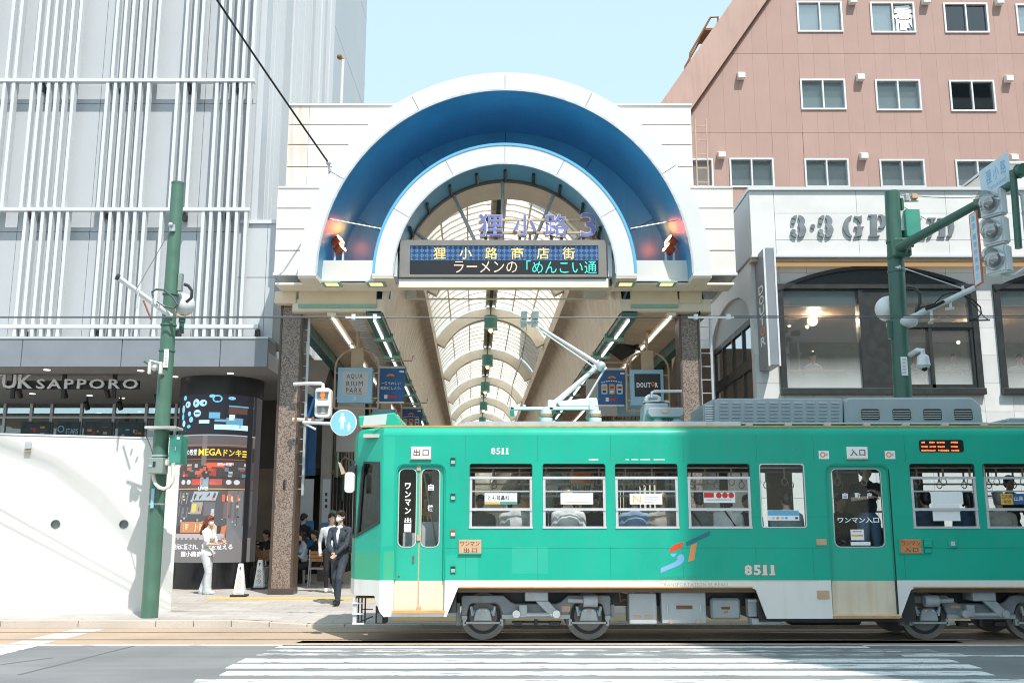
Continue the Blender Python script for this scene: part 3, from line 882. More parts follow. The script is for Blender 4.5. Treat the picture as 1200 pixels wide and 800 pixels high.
def three(x):
 up = circ(x + 9.5, 260.5, 8.2, -80, 175, 16); lo = circ(x + 9.5, 271, 9.2, -175, 80, 16)
 l = []
 def seg(cx, cy, r, w, a0, a1):
  o = [(cx + r * math.cos(R(a)) * 1.08, cy - r * math.sin(R(a))) for a in np.linspace(a0, a1, 12)]
  i_ = [(cx + (r - w) * math.cos(R(a)) * .75, cy - (r - w * .75) * math.sin(R(a))) for a in np.linspace(a1, a0, 12)]
  return (o + i_, [])
 l.append(seg(x + 9.2, 260, 7.4, 5.2, -78, 84)); l.append(seg(x + 8.4, 260, 7.4, 4, 98, 150)); l.append((ell(x + 3.6, 260.6, 2.7, 2.5, 12), []))
 l.append(seg(x + 9.2, 270.5, 8.6, 6, -84, 72)); l.append(seg(x + 8.4, 270.5, 8.6, 4.4, 215, 262)); l.append((ell(x + 3.4, 271.8, 2.8, 2.6, 12), []))
 return l
letter(three(925.5)); letter(three(957.5)); letter([(ell(952, 266, 2.7, 2.9, 14), [])])
def big_round(x, w, gap=True):
 o = [(x + w / 2 + w / 2 * math.cos(R(a)), 266 - 13 * math.sin(R(a))) for a in np.linspace(96, 264, 18)]
 i_ = [(x + w / 2 - 1 + (w / 2 - 7) * math.cos(R(a)), 266 - 10.5 * math.sin(R(a))) for a in np.linspace(264, 96, 18)]
 return (o + i_, [])
letter([big_round(987.5, 23), ([(1000.5, 253.5), (1004, 254.5), (1007, 254), (1009, 253), (1009, 262.5), (1007.5, 262.5), (1004, 257.5), (1000.5, 255.8)], []), ([(1000.5, 266), (1011.5, 266), (1011.5, 267.6), (1009.5, 268), (1009.5, 277), (1004, 277.8), (1000.5, 278.8), (1000.5, 276.6), (1003, 275), (1003, 268), (1000.5, 267.6)], [])])
letter([([(1017, 252), (1027, 252), (1027, 254), (1027, 276), (1030, 276), (1030, 278.5), (1017.5, 278.5), (1017.5, 276), (1020, 276), (1020, 254.3), (1017, 254.3)], []),
  ([(1029, 252), (1033, 252), (1037, 254.5), (1038.5, 259.5), (1037, 265), (1033, 268.3), (1029, 268.5), (1029, 266), (1031, 265.5), (1032.3, 260), (1031, 254.6), (1029, 254.4)], [])])
letter([big_round(1042, 14), ([(1050, 253), (1053, 254), (1056, 260), (1056, 272), (1053, 278), (1050, 279), (1050, 276), (1051, 272), (1051, 260), (1050, 256)], [])])
letter([([(1068, 256), (1079, 256), (1079, 258), (1076.5, 258), (1076.5, 273), (1079, 277), (1084, 277.5), (1084, 280), (1077, 280), (1070.5, 275), (1070.5, 258), (1068, 258)], []),
  ([(1086, 256), (1095.5, 256), (1095.5, 258), (1092.5, 258), (1092.5, 274), (1090, 278.5), (1086, 280), (1086, 277.5), (1089.5, 274), (1089.5, 258), (1086, 258)], [])])
letter([([(1098, 256), (1107, 256), (1107, 278.6), (1098, 278.6), (1098, 276.5), (1100.5, 276.5), (1100.5, 258), (1098, 258)], []),
  ([(1109, 256), (1113, 256.4), (1116.5, 260), (1117.5, 267), (1116, 274), (1112.5, 278), (1109, 278.6), (1109, 276.3), (1111, 274), (1111.8, 267), (1111, 260), (1109, 258.2)], [])])
bs = thing('blade_sign', 'tall narrow dark blade sign on the left corner of the white cafe building', 'sign', (XL, 21.3, 4))
bx0, bx1 = WX(899, 380, 20.7), WX(914, 380, 20.7)
bz0, bz1 = WZ(428, 20.7, 905), WZ(290, 20.7, 905)
MB().box(bx0, bx0 + .24, 20.7, 21.52, bz0, bz1).build('sign_box', M['fascia'], bs, bevel=.012)
mb = MB(); mb.box(bx0 - .012, bx0 + .025, 20.688, 20.72, bz0 - .01, bz1 + .01); mb.box(bx0 + .215, bx0 + .252, 20.688, 20.72, bz0 - .01, bz1 + .01); mb.build('sign_edge', M['alu'], bs)
for i, ch in enumerate('DOUTOR'):
 zc = WZ(340 + i * 12, 21.1, 900)
 text_fit(ch, 20.84, 21.28, zc - .10, zc + .10, lambda a, b, c: (bx0 - .006, 42.12 - a, b), M['orange' if i == 4 else 'white_text'], bs, weight=.03)
# PINK OFFICE BLOCK (right, behind)
pk = thing('office_block', 'dusty pink office block with a sloping left edge and white framed windows', 'building', (20, 38, 0))
PY = 37.5
zrow = [WZ(y_, PY, 950) for y_ in (255, 162, 156 - 3 + 2 - 0 if False else 162, 63)]
hlines = [0.2, WZ(340, PY, 950), WZ(251, PY, 950), WZ(155.5, PY, 950), WZ(63, PY, 950), WZ(-32, PY, 950), WZ(-130, PY, 950)]
ex0, ez0 = W(812, 127, PY); ex1, ez1 = W(900, 0, PY)
slope = (ex1 - ex0) / (ez1 - ez0)
def clip_left(poly):
 out = []
 def side(p): return (p[0] - ex0) - slope * (p[1] - ez0)
 for i in range(len(poly)):
  a, b = poly[i], poly[(i + 1) % len(poly)]
  sa, sb = side(a), side(b)
  if sa >= 0: out.append(a)
  if sa * sb < 0:
   t = sa / (sa - sb); out.append((a[0] + (b[0] - a[0]) * t, a[1] + (b[1] - a[1]) * t))
 return out
pw = []
for row in (((934, 987, 2, 38), (1020, 1072, 3, 39), (1106, 1158, 4, 39), (1191, 1244, 5, 40)),
   ((938, 991, 93, 129), (1026, 1079, 93.5, 130), (1113, 1166, 94.5, 131), (1202, 1254, 95, 132)),
   ((783, 836, 186, 220), (855, 907, 185.5, 220), (943, 995, 186, 220), (1031, 1084, 187, 220), (1120, 1172, 187.5, 220), (1208, 1260, 188, 222)),
   ((930, 983, -92, -55), (1014, 1066, -92, -55), (1099, 1152, -91, -54), (1184, 1237, -91, -54))):
 for w_ in row: pw.append(PR(*w_, PY))
xcol = [WX(760, 200, PY) + .62 * i for i in range(34)]
for j in range(1, len(hlines) - 1):
 for i in range(len(xcol) - 1):
  rs = [(xcol[i] + .002, xcol[i + 1] - .002, hlines[j] + .006, hlines[j + 1] - .006)]
  for (a, b, c, d) in pw: rs = rect_minus(rs, (a, b, c, d))
  mt = M['pink_wall' if random.random() < .5 else 'pink_wall_b']
  for q in rs:
   if q[1] - q[0] < .02 or q[3] - q[2] < .02: continue
   p = clip_left(rect(*q))
   if len(p) >= 3: mb = MB(); mb.plate(p, [], PY, PY + .08); mb.build('wall_panel', mt, pk)
zt5 = hlines[-1]
core = clip_left([(xcol[0], hlines[1]), (xcol[-1], hlines[1]), (xcol[-1], zt5), (xcol[0], zt5)])
mb = MB(); mb.plate(core, [rect(*q) for q in pw if q[0] > 8.0 and q[1] < xcol[-1]], PY + .075, PY + .3); mb.build('wall_core', M['pink_wall'], pk)
MB().box(xcol[0], xcol[-1], PY + .02, PY + .3, .1, hlines[1]).build('wall_core', M['pink_wall'], pk)
ex2 = ex0 + slope * (zt5 - ez0)
wE = WX(812, 127, PY) - WX(771, 127, PY)
mb = MB(); z00 = hlines[1]; x00 = ex0 + slope * (z00 - ez0)
mb.plate([(x00 - wE, z00), (x00 - .02, z00), (ex2 - .02, zt5), (ex2 - wE, zt5)], [], PY - .25, PY + 9); mb.build('sloping_roof_edge', M['pink_edge'], pk)
mb = MB(); mb.plate([(x00 - .02, z00), (x00 + .05, z00), (ex2 + .05, zt5), (ex2 - .02, zt5)], [], PY - .1, PY + .2); mb.build('edge_joint', M['rust'], pk)
mb = MB(); mb.plate(core, [], PY + 1.2, PY + 9); mb.build('inner_wall', M['dark_interior'], pk)
M['curtain'] = mat('curtain', (.42, .47, .48), .8, 0, .06, 1.5)
M['curtain_dark'] = mat('curtain_dark', (.17, .19, .19), .8, 0, .3, 2)
M['office_glass'] = glass('office_glass', (.86, .92, .93), .16, 2.0, film=.10, fcol=(.5, .6, .62))
M['office_dark_glass'] = glass('office_dark_glass', (.25, .28, .28), .10, 3)
for i, (a, b, c, d) in enumerate(pw):
 f = MB()
 f.plate(rect(a, b, c, d), [rect(a + .07, (a + b) / 2 - .03, c + .07, d - .07), rect((a + b) / 2 + .03, b - .07, c + .07, d - .07)], PY - .05, PY + .16)
 fo = f.build('window', M['alu'], pk)
 dark = i in (2, 6)
 for (p, q, k) in ((a + .07, (a + b) / 2 - .03, 0), ((a + b) / 2 + .03, b - .07, 1)):
  MB().box(p - .01, q + .01, PY + .05 + .02 * k, PY + .06 + .02 * k, c + .06, d - .06).build('pane', M['office_dark_glass' if dark else 'office_glass'], fo)
 if not dark:
  MB().box(a + .05, b - .05, PY + .17, PY + .19, c + .03, d - .03).build('curtain', M['curtain' if i not in (8, 9, 10, 11, 12) or random.random() < .3 else 'curtain_dark'], fo)
 else:
  MB().box(a + .05, b - .05, PY + .35, PY + .37, c + .03, d - .03).build('curtain', M['dark'], fo)
 if i == 1: ptext('喬', 1047, 1071, 6, 38, PY + .04, M['white_text'], fo, dy=0, weight=.035, name='window_lettering')
for (px, py) in ((1000, 0), (1086, 0), (1172, 1), (869, 88), (1009, 90), (1183, 91.5), (846, 181), (1013, 182.5), (1189, 184)):
 a, b, c, d = PR(px - 4.2, px + 4.2, py - 4.5, py + 3.5, PY - .2)
 mb = MB(); mb.plate([(PY - .26, c), (PY + .0, c), (PY + .0, d), (PY - .12, d), (PY - .26, d - .08)], [], a, b, lambda p, q, r: (r, p, q))
 mb.build('vent_hood', M['gate_panel'], pk, bevel=.01)
mb = MB()
pts = [W(810.5, 68, PY), W(812, 54, PY), W(836, 12, PY), W(845, 11.5, PY), W(844, 23, PY)]
for dy_ in (0, 1.2):
 mb.tube([(q[0], PY + .6 + dy_, q[1]) for q in pts], .045, 6)
q = W(830, 26, PY); mb.box(q[0] - .1, q[0] + .45, PY + .6, PY + 1.8, q[1] - .04, q[1] + .06)
mb.build('roof_rail', M['rust'], pk)
oc = thing('opposite_block', 'unseen grey office block on the near side, angled to shade half the tram', 'building', (24, -10, 0))
oxl = 2.45 + math.tan(SUN_AZ) * 17.6  # unseen block; left wall slanted along the sun to place the shade edge
mb = MB(); mb.plate([(oxl, -3), (60, -3), (60, -23), (oxl + math.tan(SUN_AZ) * 20, -23)], [], 0, 41, lambda a, b, c: (a, b, c)); mb.build('wall', M['panel_grey'], oc)
M['opp_glass'] = mat('opp_glass', (.10, .12, .13), .15, 0, .1)
for fl in range(11):
 MB().box(oxl + .5, 59, -3.0, -2.96, 1.2 + fl * 3.6, 3.1 + fl * 3.6).build('window', M['opp_glass'], oc)
# ARCADE GATE
gt = thing('arcade_gate', 'white arched gateway of the shopping arcade with a deep blue recess', 'gateway', (-.3, 21, 0))
AY = 20.2
acx, acz = W(591.5, 320, AY)
r_o = (WX(834, 320, AY) - WX(349, 320, AY)) / 2
r_i = (WX(812, 320, AY) - WX(371, 320, AY)) / 2
q_o = (WX(747, 322, AY) - WX(436, 322, AY)) / 2
q_i = q_o - .44
zb_ = acz
VS = (WZ(85, AY) - acz) / r_o
def half(r, n=56, a0=0, a1=180): return [(acx + r * math.cos(R(a0 + (a1 - a0) * i / n)), zb_ + VS * r * math.sin(R(a0 + (a1 - a0) * i / n))) for i in range(n + 1)]
def ring(mb, ro, ri, y0, y1, n=56, a0=0, a1=180):
 mb.plate(half(ro, n, a0, a1) + half(ri, n, a0, a1)[::-1], [], y0, y1)
BK = 22.55                      # back of the recess
M['bronze2'] = mat('frame_bronze', (.16, .13, .11), .4, .3, .1, 4)
cuts = [0, 32, 64, 90, 118, 150, 180]
for i in range(len(cuts) - 1):
 mb = MB(); ring(mb, r_o, r_i, AY, AY + .06, 14, cuts[i] + (.08 if i else 0), cuts[i + 1] - (.08 if i < 5 else 0)); mb.build('arch_face_panel', M['gate_white'], gt, smooth=True)
mb = MB(); ring(mb, r_o - .02, r_i - .0, AY + .055, AY + .08); mb.build('arch_joint', M['steel'], gt)
mb = MB(); ring(mb, r_o - .003, r_o - .05, AY + .07, BK); mb.build('arch_back', M['gate_white'], gt, smooth=True)
mb = MB(); ring(mb, r_i + .05, r_i - .004, AY + .02, BK); mb.build('recess_side', M['arch_blue'], gt, smooth=True)
mb = MB(); ring(mb, r_i + .025, r_i - .015, AY - .012, AY + .03); mb.build('arch_rim', M['steel'], gt, smooth=True)
cuts = [0, 28, 58, 90, 122, 152, 180]
for i in range(6):
 mb = MB(); ring(mb, r_i + .04, q_o - .1, BK - .02, BK + .05, 12, cuts[i] + .1, cuts[i + 1] - .1); mb.build('recess_panel', M['arch_blue'], gt)
mb = MB(); ring(mb, r_i + .02, q_o - .05, BK + .02, BK + .06); mb.build('recess_back', M['dark'], gt)
IY = AY + .02
mb = MB(); ring(mb, q_o, q_o - .055, IY - .015, BK); mb.build('inner_arch_edge', M['edge_blue'], gt, smooth=True)
cuts = [0, 30, 62, 90, 118, 150, 180]
for i in range(6):
 mb = MB(); ring(mb, q_o - .055, q_i, IY, IY + .06, 12, cuts[i] + (.1 if i else 0), cuts[i + 1] - (.1 if i < 5 else 0)); mb.build('inner_arch_panel', M['gate_white'], gt, smooth=True)
mb = MB(); ring(mb, q_i + .05, q_i, IY + .03, IY + 1.05); mb.build('inner_arch_side', M['edge_blue'], gt, smooth=True)
mb = MB(); ring(mb, q_i + .012, q_i - .02, IY - .01, IY + .04); mb.build('inner_arch_rim', M['steel'], gt, smooth=True)
for k in range(11):
 a = R(12 + 156 * k / 10)
 p = (acx + (q_i - .03) * math.cos(a), zb_ + VS * (q_i - .03) * math.sin(a))
 mb = MB(); mb.tube([(p[0], IY + .35, p[1]), (p[0], IY + 1.0, p[1])], .035, 6); mb.build('arch_post', M['black_metal'], gt)
mb = MB(); ring(mb, q_i, q_i - .04, IY + 1.0, IY + 1.12); mb.build('opening_frame', M['bronze2'], gt, smooth=True)
SYs = IY + 1.06
for (p0, p1) in (((480, 268), (520, 296)), ((530, 226), (560, 290)), ((589, 213), (589, 300)), ((649, 228), (622, 292)), ((683, 275), (655, 298))):
 a = W(*p0, SYs); b = W(*p1, SYs)
 mb = MB(); mb.tube([(a[0], SYs, a[1]), (b[0], SYs, b[1])], .04, 8); mb.build('strut', M['steel'], gt)
SYL = AY + .55
zf0, zf1 = WZ(327.5, SYL), WZ(305, SYL)
for s_ in (-1, 1):
 xa, xb = acx + s_ * (q_o - .02), acx + s_ * (r_i - .0)
 MB().box(min(xa, xb), max(xa, xb), SYL, SYL + .1, zf0, zf1).build('sill_fascia', M['gate_panel'], gt)
 MB().box(min(xa, xb), max(xa, xb), SYL + .09, BK, zf1 - .12, zf1 - .02).build('recess_floor', M['arch_blue'], gt)
 MB().box(min(xa, xb), max(xa, xb), SYL - .03, SYL + .02, zf0 - .04, zf0).build('sill_edge', M['gate_white'], gt)
 MB().box(acx + s_ * r_i if s_ > 0 else acx - r_o, acx + r_o if s_ > 0 else acx - r_i, AY - .01, AY + .75, zb_ - .06, zb_).build('arch_foot', M['gate_white'], gt)
 MB().box(acx + q_i if s_ > 0 else acx - q_o, acx + q_o if s_ > 0 else acx - q_i, IY - .01, IY + .7, zb_ - .06, zb_).build('arch_foot', M['gate_white'], gt)
zso = zb_ - .10
gx0, gx1 = WX(322, 325, 20.75), WX(861, 325, 20.75)
sx_ = [gx0, WX(372, 335, 21), WX(435, 335, 21), WX(470, 335, 21)]
for a, b in ((gx0, WX(371, 330, 20.9)), (WX(371, 330, 20.9), acx - q_o), (acx - q_o, acx - q_i + .02), (acx + q_i - .02, acx + q_o), (acx + q_o, WX(815, 330, 20.9)), (WX(815, 330, 20.9), gx1)):
 MB().box(a + .004, b - .004, AY + .6, 21.40, zso, zso + .05).build('soffit_panel', M['cream_soffit'], gt)
for (a, b) in ((acx - r_o, acx - r_i), (acx + r_i, acx + r_o), (acx - q_o, acx - q_i), (acx + q_i, acx + q_o)):
 MB().box(a, b, AY + .02, AY + .6, zso + .0, zso + .045).build('soffit_panel', M['cream_soffit'], gt)
M['soffit_lamp'] = glow('soffit_lamp', (1, .66, .3), 1.1)
for px in (385, 437, 735, 783):
 X, Y = G(px + (4 if px < 600 else -2), 332.5, zso)
 mb = MB(); mb.plate(rect(X - .2, X + .2, Y - .22, Y + .22), [rect(X - .14, X + .14, Y - .15, Y + .15)], zso - .02, zso + .01, lambda a, b, c: (a, b, c)); o = mb.build('soffit_light_frame', M['mint'], gt)
 MB().box(X - .14, X + .14, Y - .15, Y + .15, zso - .008, zso + .01).build('soffit_light', M['soffit_lamp'], gt)
UY, VY = 21.5, 20.75
def rows_panel(x0, x1, Y, zs_, mt, depth, cutouts=True):
 for i in range(len(zs_) - 1):
  a, b = x0, x1
  MB().box(a, b, Y, Y + .12, zs_[i] + .012, zs_[i + 1] - .012).build('wing_panel', mt, gt)
zu = [WZ(y_, UY) for y_ in (222, 195.5, 169.5, 146, 123.5)]
zl = [WZ(y_, VY) for y_ in (320, 293.5, 268.5, 244, 220)]
ux0 = WX(337, 170, UY); um = WX(361, 170, UY); ux1 = WX(811, 170, UY)
def wing_rows(a, b, zs_, Y, split=None):
 for i in range(len(zs_) - 1):
  za, zc = zs_[i] + .012, zs_[i + 1] - .012
  edge = []
  for k in range(9):
   z_ = za + (zc - za) * k / 8
   dx = math.sqrt(max(.01, (r_o - .05) ** 2 - max(0, (z_ - zb_) / VS) ** 2))
   edge.append((acx - dx if a < acx else acx + dx, z_))
  lo = a
  if split:
   MB().box(a, split - .004, Y, Y + .12, za, zc).build('wing_panel', M['gate_stained'], gt); lo = split + .004
  poly = [(lo, za)] + edge + [(lo, zc)] if a < acx else edge + [(b, zc), (b, za)]
  mb = MB(); mb.plate(poly, [], Y, Y + .12); mb.build('wing_panel', M['gate_panel'], gt)
wing_rows(ux0, 0, zu, UY, um)
wing_rows(acx + 1, ux1, zu, UY)
for s_ in (-1, 1):
 xe_ = ux0 + .01 if s_ < 0 else ux1 - .01
 edge = []
 for k in range(13):
  z_ = zu[0] - .3 + (zu[-1] - .012 - zu[0] + .3) * k / 12
  edge.append((acx + s_ * math.sqrt(max(.01, (r_o - .02) ** 2 - max(0, (z_ - zb_) / VS) ** 2)), z_))
 mb = MB(); mb.plate([(xe_, zu[0] - .3)] + edge + [(xe_, zu[-1] - .012)], [], UY + .06, 23.2); mb.build('wing_core', M['gate_white'], gt)
 dx = math.sqrt(max(.01, (r_o - .05) ** 2 - max(0, (zu[-1] - zb_) / VS) ** 2))
 a, b = sorted((xe_ + s_ * .03, acx + s_ * dx))
 MB().box(a, b, UY - .03, 23.2, zu[-1] - .012, zu[-1] + .03).build('wing_coping', M['gate_white'], gt)
lx0, lx1 = WX(323.5, 270, VY), WX(370, 270, VY)
rx0, rx1 = WX(816, 270, VY), WX(860.5, 270, VY)
for (a, b) in ((lx0, acx - r_o + .75), (acx + r_o - .75, rx1)):
 for i in range(4):
  za, zc = zl[i] + .012, zl[i + 1] - .012
  edge = []
  for k in range(7):
   z_ = za + (zc - za) * k / 6
   dx = math.sqrt(max(0, (r_o - .04) ** 2 - max(0, (z_ - zb_) / VS) ** 2))
   edge.append((acx - dx if a < 0 else acx + dx, z_))
  poly = [(a, za)] + edge + [(a, zc)] if a < 0 else edge + [(b, zc), (b, za)]
  mb = MB(); mb.plate(poly, [], VY, VY + .12); mb.build('wing_panel', M['gate_panel'], gt)
 zz1 = zl[-1]
 dx = math.sqrt(max(0, (r_o - .04) ** 2 - ((zz1 - zb_) / VS) ** 2))
 a2, b2 = (a, acx - dx) if a < 0 else (acx + dx, b)
 MB().box(a2, b2, VY - .02, UY + .1, zz1 - .012, zz1 + .03).build('wing_coping', M['gate_white'], gt)
 MB().box(a + .01, a + .4, VY + .1, 23.2, zl[0], zz1 - .02).build('wing_core', M['gate_white'], gt) if a < 0 else MB().box(b - .4, b - .01, VY + .1, 23.2, zl[0], zz1 - .02).build('wing_core', M['gate_white'], gt)
 MB().box(a - .02 if a < 0 else acx + r_o - .2, acx - r_o + .2 if a < 0 else b + .02, VY - .03, VY + .1, zl[0] - .05, zl[0] + .012).build('wing_edge', M['gate_white'], gt)
mb = MB(); ring(mb, r_o - .06, r_i + .06, AY + .1, UY + .2); mb.build('arch_core', M['gate_white'], gt)
BY = 20.35
PB(MB(), 467, 713, 326.5, 336.5, BY, 20.62).build('display_beam', M['gate_panel'], gt, bevel=.01)
PB(MB(), 467, 713, 334, 336.8, BY - .03, BY + .1).build('beam_edge', M['cream'], gt)
M['granite'] = ground_mat('granite', (.36, .27, .22), (.30, .225, .185), 3, 45, rough=.4, bump=.2)
def granite():
 m = bpy.data.materials.new('aggregate_stone'); m.use_nodes = True
 N, L = m.node_tree.nodes, m.node_tree.links
 b = N['Principled BSDF']; b.inputs['Roughness'].default_value = .4
 g = N.new('ShaderNodeNewGeometry')
 v = N.new('ShaderNodeTexVoronoi'); v.inputs['Scale'].default_value = 46
 L.new(g.outputs['Position'], v.inputs['Vector'])
 cr = N.new('ShaderNodeValToRGB')
 els = cr.color_ramp.elements
 els[0].position, els[0].color = 0, (.12, .085, .07, 1)
 els[1].position, els[1].color = 1, (.33, .30, .275, 1)
 for p_, c_ in ((.25, (.25, .20, .17, 1)), (.5, (.22, .14, .10, 1)), (.7, (.28, .24, .215, 1))):
  e = els.new(p_); e.color = c_
 cr.color_ramp.interpolation = 'CONSTANT'
 sp = N.new('ShaderNodeSeparateColor'); L.new(v.outputs['Color'], sp.inputs[0])
 L.new(sp.outputs[0], cr.inputs[0]); L.new(cr.outputs[0], b.inputs['Base Color'])
 return m
M['aggregate'] = granite()
M['bronze'] = mat('bronze', (.10, .07, .055), .4, .3, .15, 4)
CYc = 21.65
for (pl, pr, lab) in ((320, 345, 'left'), (796, 818, 'right')):
 xa, xb = WX(pl + 2, 520, CYc), WX(pl + 2, 520, CYc) + .50
 if lab == 'right': xa, xb = WX(796, 400, CYc), WX(796, 400, CYc) + .46
 zt_ = WZ(358, CYc)
 base = zs(xa, CYc)
 MB().box(xa + .02, xb - .02, CYc + .02, CYc + .5, base - .1, zt_).build('column', M['aggregate'], gt, bevel=.03)
 mb = MB()
 for x_ in (xa, xb - .05):
  mb.box(x_, x_ + .05, CYc - .0, CYc + .52, base + .12, zt_)
 mb.build('column_edge', M['bronze'], gt, bevel=.008)
 MB().box(xa - .01, xb + .01, CYc - .012, CYc + .53, base - .1, base + .13).build('column_base', M['bronze'], gt, bevel=.01)
 MB().box(xa + .22, xa + .26, CYc + .0, CYc + .03, base + 2.2, base + 2.4).build('column_slot', M['dark'], gt)
 a, b = (WX(325, 345, CYc), WX(350, 345, CYc)) if lab == 'left' else (WX(794, 345, CYc), WX(820, 345, CYc))
 MB().box(a, b, CYc - .25, CYc + .7, zt_, zso).build('column_capital', M['cream'], gt, bevel=.01)
for (a, b) in ((350, 441), (739, 794)):
 x0, x1, z0_, z1_ = PR(a, b, 337, 356.5, CYc - .25)
 MB().box(x0, x1, CYc - .25, CYc - .1, z0_, zso + .02).build('inner_fascia', M['cream'], gt)
 MB().box(x0, x1, CYc - .28, CYc - .02, z0_ - .07, z0_ - .002).build('mint_edge', M['mint'], gt)
# flood lights
M['flood_red'] = mat('flood_red', (.62, .09, .03), .5, 0, .12, 10)
M['flood_hot'] = glow('flood_hot', (1, .55, .22), 14)
for i, (px, py, sgn, lab) in enumerate(((398, 284, 1, 'pair of red flood lights standing on the left sill of the blue recess'), (784, 284, -1, 'pair of red flood lights standing on the right sill of the blue recess'))):
 X, Z = W(px, py, 21.2)
 fl = thing('flood_light', lab, 'flood light', (X, 21.2, zf1 - .02), 0, 'flood lights in the arch recess')
 for k, (dx, dz) in enumerate(((0, .05), (.05 * sgn, -.12))):
  d = Vector((.78 * sgn, -.18, .55)).normalized()
  p = Vector((X + dx, 21.2, Z + dz))
  mb = MB(); mb.cyl(p - d * .17, p + d * .02, .10, 14, .135); mb.build('lamp_head', M['flood_red'], fl, smooth=True)
  mb = MB(); mb.cyl(p + d * .015, p + d * .04, .12, 14, .115); mb.build('lamp_lens', M['flood_hot'], fl)
 mb = MB()
 for dx in (-.09, .09): mb.box(X + dx - .02, X + dx + .02, 21.15, 21.22, zf1 - .02, Z - .1)
 mb.box(X - .11, X + .11, 21.15, 21.22, Z - .12, Z - .06)
 mb.build('lamp_stand', M['white_steel'], fl)
 ld = bpy.data.lights.new('flood_lamp', 'POINT'); lo = bpy.data.objects.new('flood_lamp', ld); C.objects.link(lo)
 ld.energy = 15; ld.color = (1, .17, .03); ld.shadow_soft_size = .15
 lo.location = (X + .16 * sgn, 21.75, Z + .42); lo.rotation_euler = Vector((-.35 * sgn, -1, -.25)).to_track_quat('Z', 'Y').to_euler()
# stay cables across the recess
for (p, q, lab) in (((372, 254), (446, 268), 'thin pale stay cable crossing the left of the blue recess'), ((739, 268), (794, 258), 'thin pale stay cable crossing the right of the blue recess')):
 a, b = W(*p, 20.35), W(*q, 20.5)
 mb = MB(); mb.tube([(a[0], 20.35, a[1]), (b[0], 20.5, b[1])], .012, 5); o = mb.build('stay_cable', M['steel']); meta(o, lab, 'cable', 'stay cables in the arch')
# LED display
dp = thing('led_display', 'wide black led display with scrolling japanese text under the arch', 'display', (acx, 20.4, zb_))
DY = 20.3
fx0, fx1, fz0, fz1 = PR(468, 711, 281, 325, DY)
sx0, sx1, sz0, sz1 = PR(480.5, 701, 288, 321.5, DY)
mb = MB(); mb.plate(rect(fx0, fx1, fz0, fz1), [rect(sx0, sx1, sz0, sz1)], DY, DY + .5); mb.build('display_frame', mat('display_frame', (.24, .22, .205), .4, .3, .06, 3), dp, bevel=.01)
MB().box(sx0 - .01, sx1 + .01, DY + .05, DY + .1, sz0 - .01, sz1 + .01).build('screen', M['led_dark'], dp)
for px in (463, 714): PB(MB(), px - 2, px + 3, 287, 324, DY + .1, DY + .3).build('display_bracket', M['white_steel'], dp)
def led_dots():
 m = bpy.data.materials.new('led_pattern'); m.use_nodes = True
 N, L = m.node_tree.nodes, m.node_tree.links
 b = N['Principled BSDF']; b.inputs['Base Color'].default_value = (.01, .012, .02, 1)
 g = N.new('ShaderNodeNewGeometry')
 mp = N.new('ShaderNodeMapping'); mp.inputs['Rotation'].default_value = (0, R(45), 0); L.new(g.outputs['Position'], mp.inputs[0])
 ck = N.new('ShaderNodeTexChecker'); ck.inputs['Scale'].default_value = 13; L.new(mp.outputs[0], ck.inputs['Vector'])
 n = N.new('ShaderNodeTexNoise'); n.inputs['Scale'].default_value = 3; L.new(g.outputs['Position'], n.inputs['Vector'])
 w = N.new('ShaderNodeTexVoronoi'); w.inputs['Scale'].default_value = 24; w.inputs['Randomness'].default_value = .15; L.new(g.outputs['Position'], w.inputs['Vector'])
 mr = N.new('ShaderNodeMapRange'); mr.inputs[1].default_value, mr.inputs[2].default_value = .1, .75; mr.inputs[3].default_value, mr.inputs[4].default_value = 1.2, .05
 L.new(w.outputs['Distance'], mr.inputs[0])
 a = N.new('ShaderNodeMath'); a.operation = 'MULTIPLY'; L.new(ck.outputs['Fac'], a.inputs[0]); L.new(mr.outputs[0], a.inputs[1])
 c = N.new('ShaderNodeMath'); c.operation = 'MULTIPLY_ADD'; L.new(n.outputs['Fac'], c.inputs[0]); c.inputs[1].default_value = .35; L.new(a.outputs[0], c.inputs[2])
 b.inputs['Emission Color'].default_value = (.045, .17, .42, 1)
 L.new(c.outputs[0], b.inputs['Emission Strength'])
 return m
zmid = WZ(304.5, DY)
MB().box(sx0, sx1, DY + .044, DY + .049, zmid, sz1).build('screen_pattern', led_dots(), dp)
M['led_amber'] = glow('led_amber', (1, .55, .13), 1.0)
M['led_pink'] = glow('led_pink', (1, .62, .42), .95)
M['led_cyan'] = glow('led_cyan', (.05, .75, .58), .95)
for ch, px in zip('狸小路商店街', (508, 538.5, 568.5, 599, 629, 659)):
 ptext(ch, px, px + 14.5, 290, 303.5, DY + .044, M['led_amber'], dp, dy=-.004, weight=.006)
ptext('ラーメンの', 532, 606, 306, 319.5, DY + .05, M['led_pink'], dp, dy=-.006, weight=-.006)
ptext('「めんこい通', 617, 699, 305.5, 320.5, DY + .05, M['led_cyan'], dp, dy=-.006, weight=-.004)
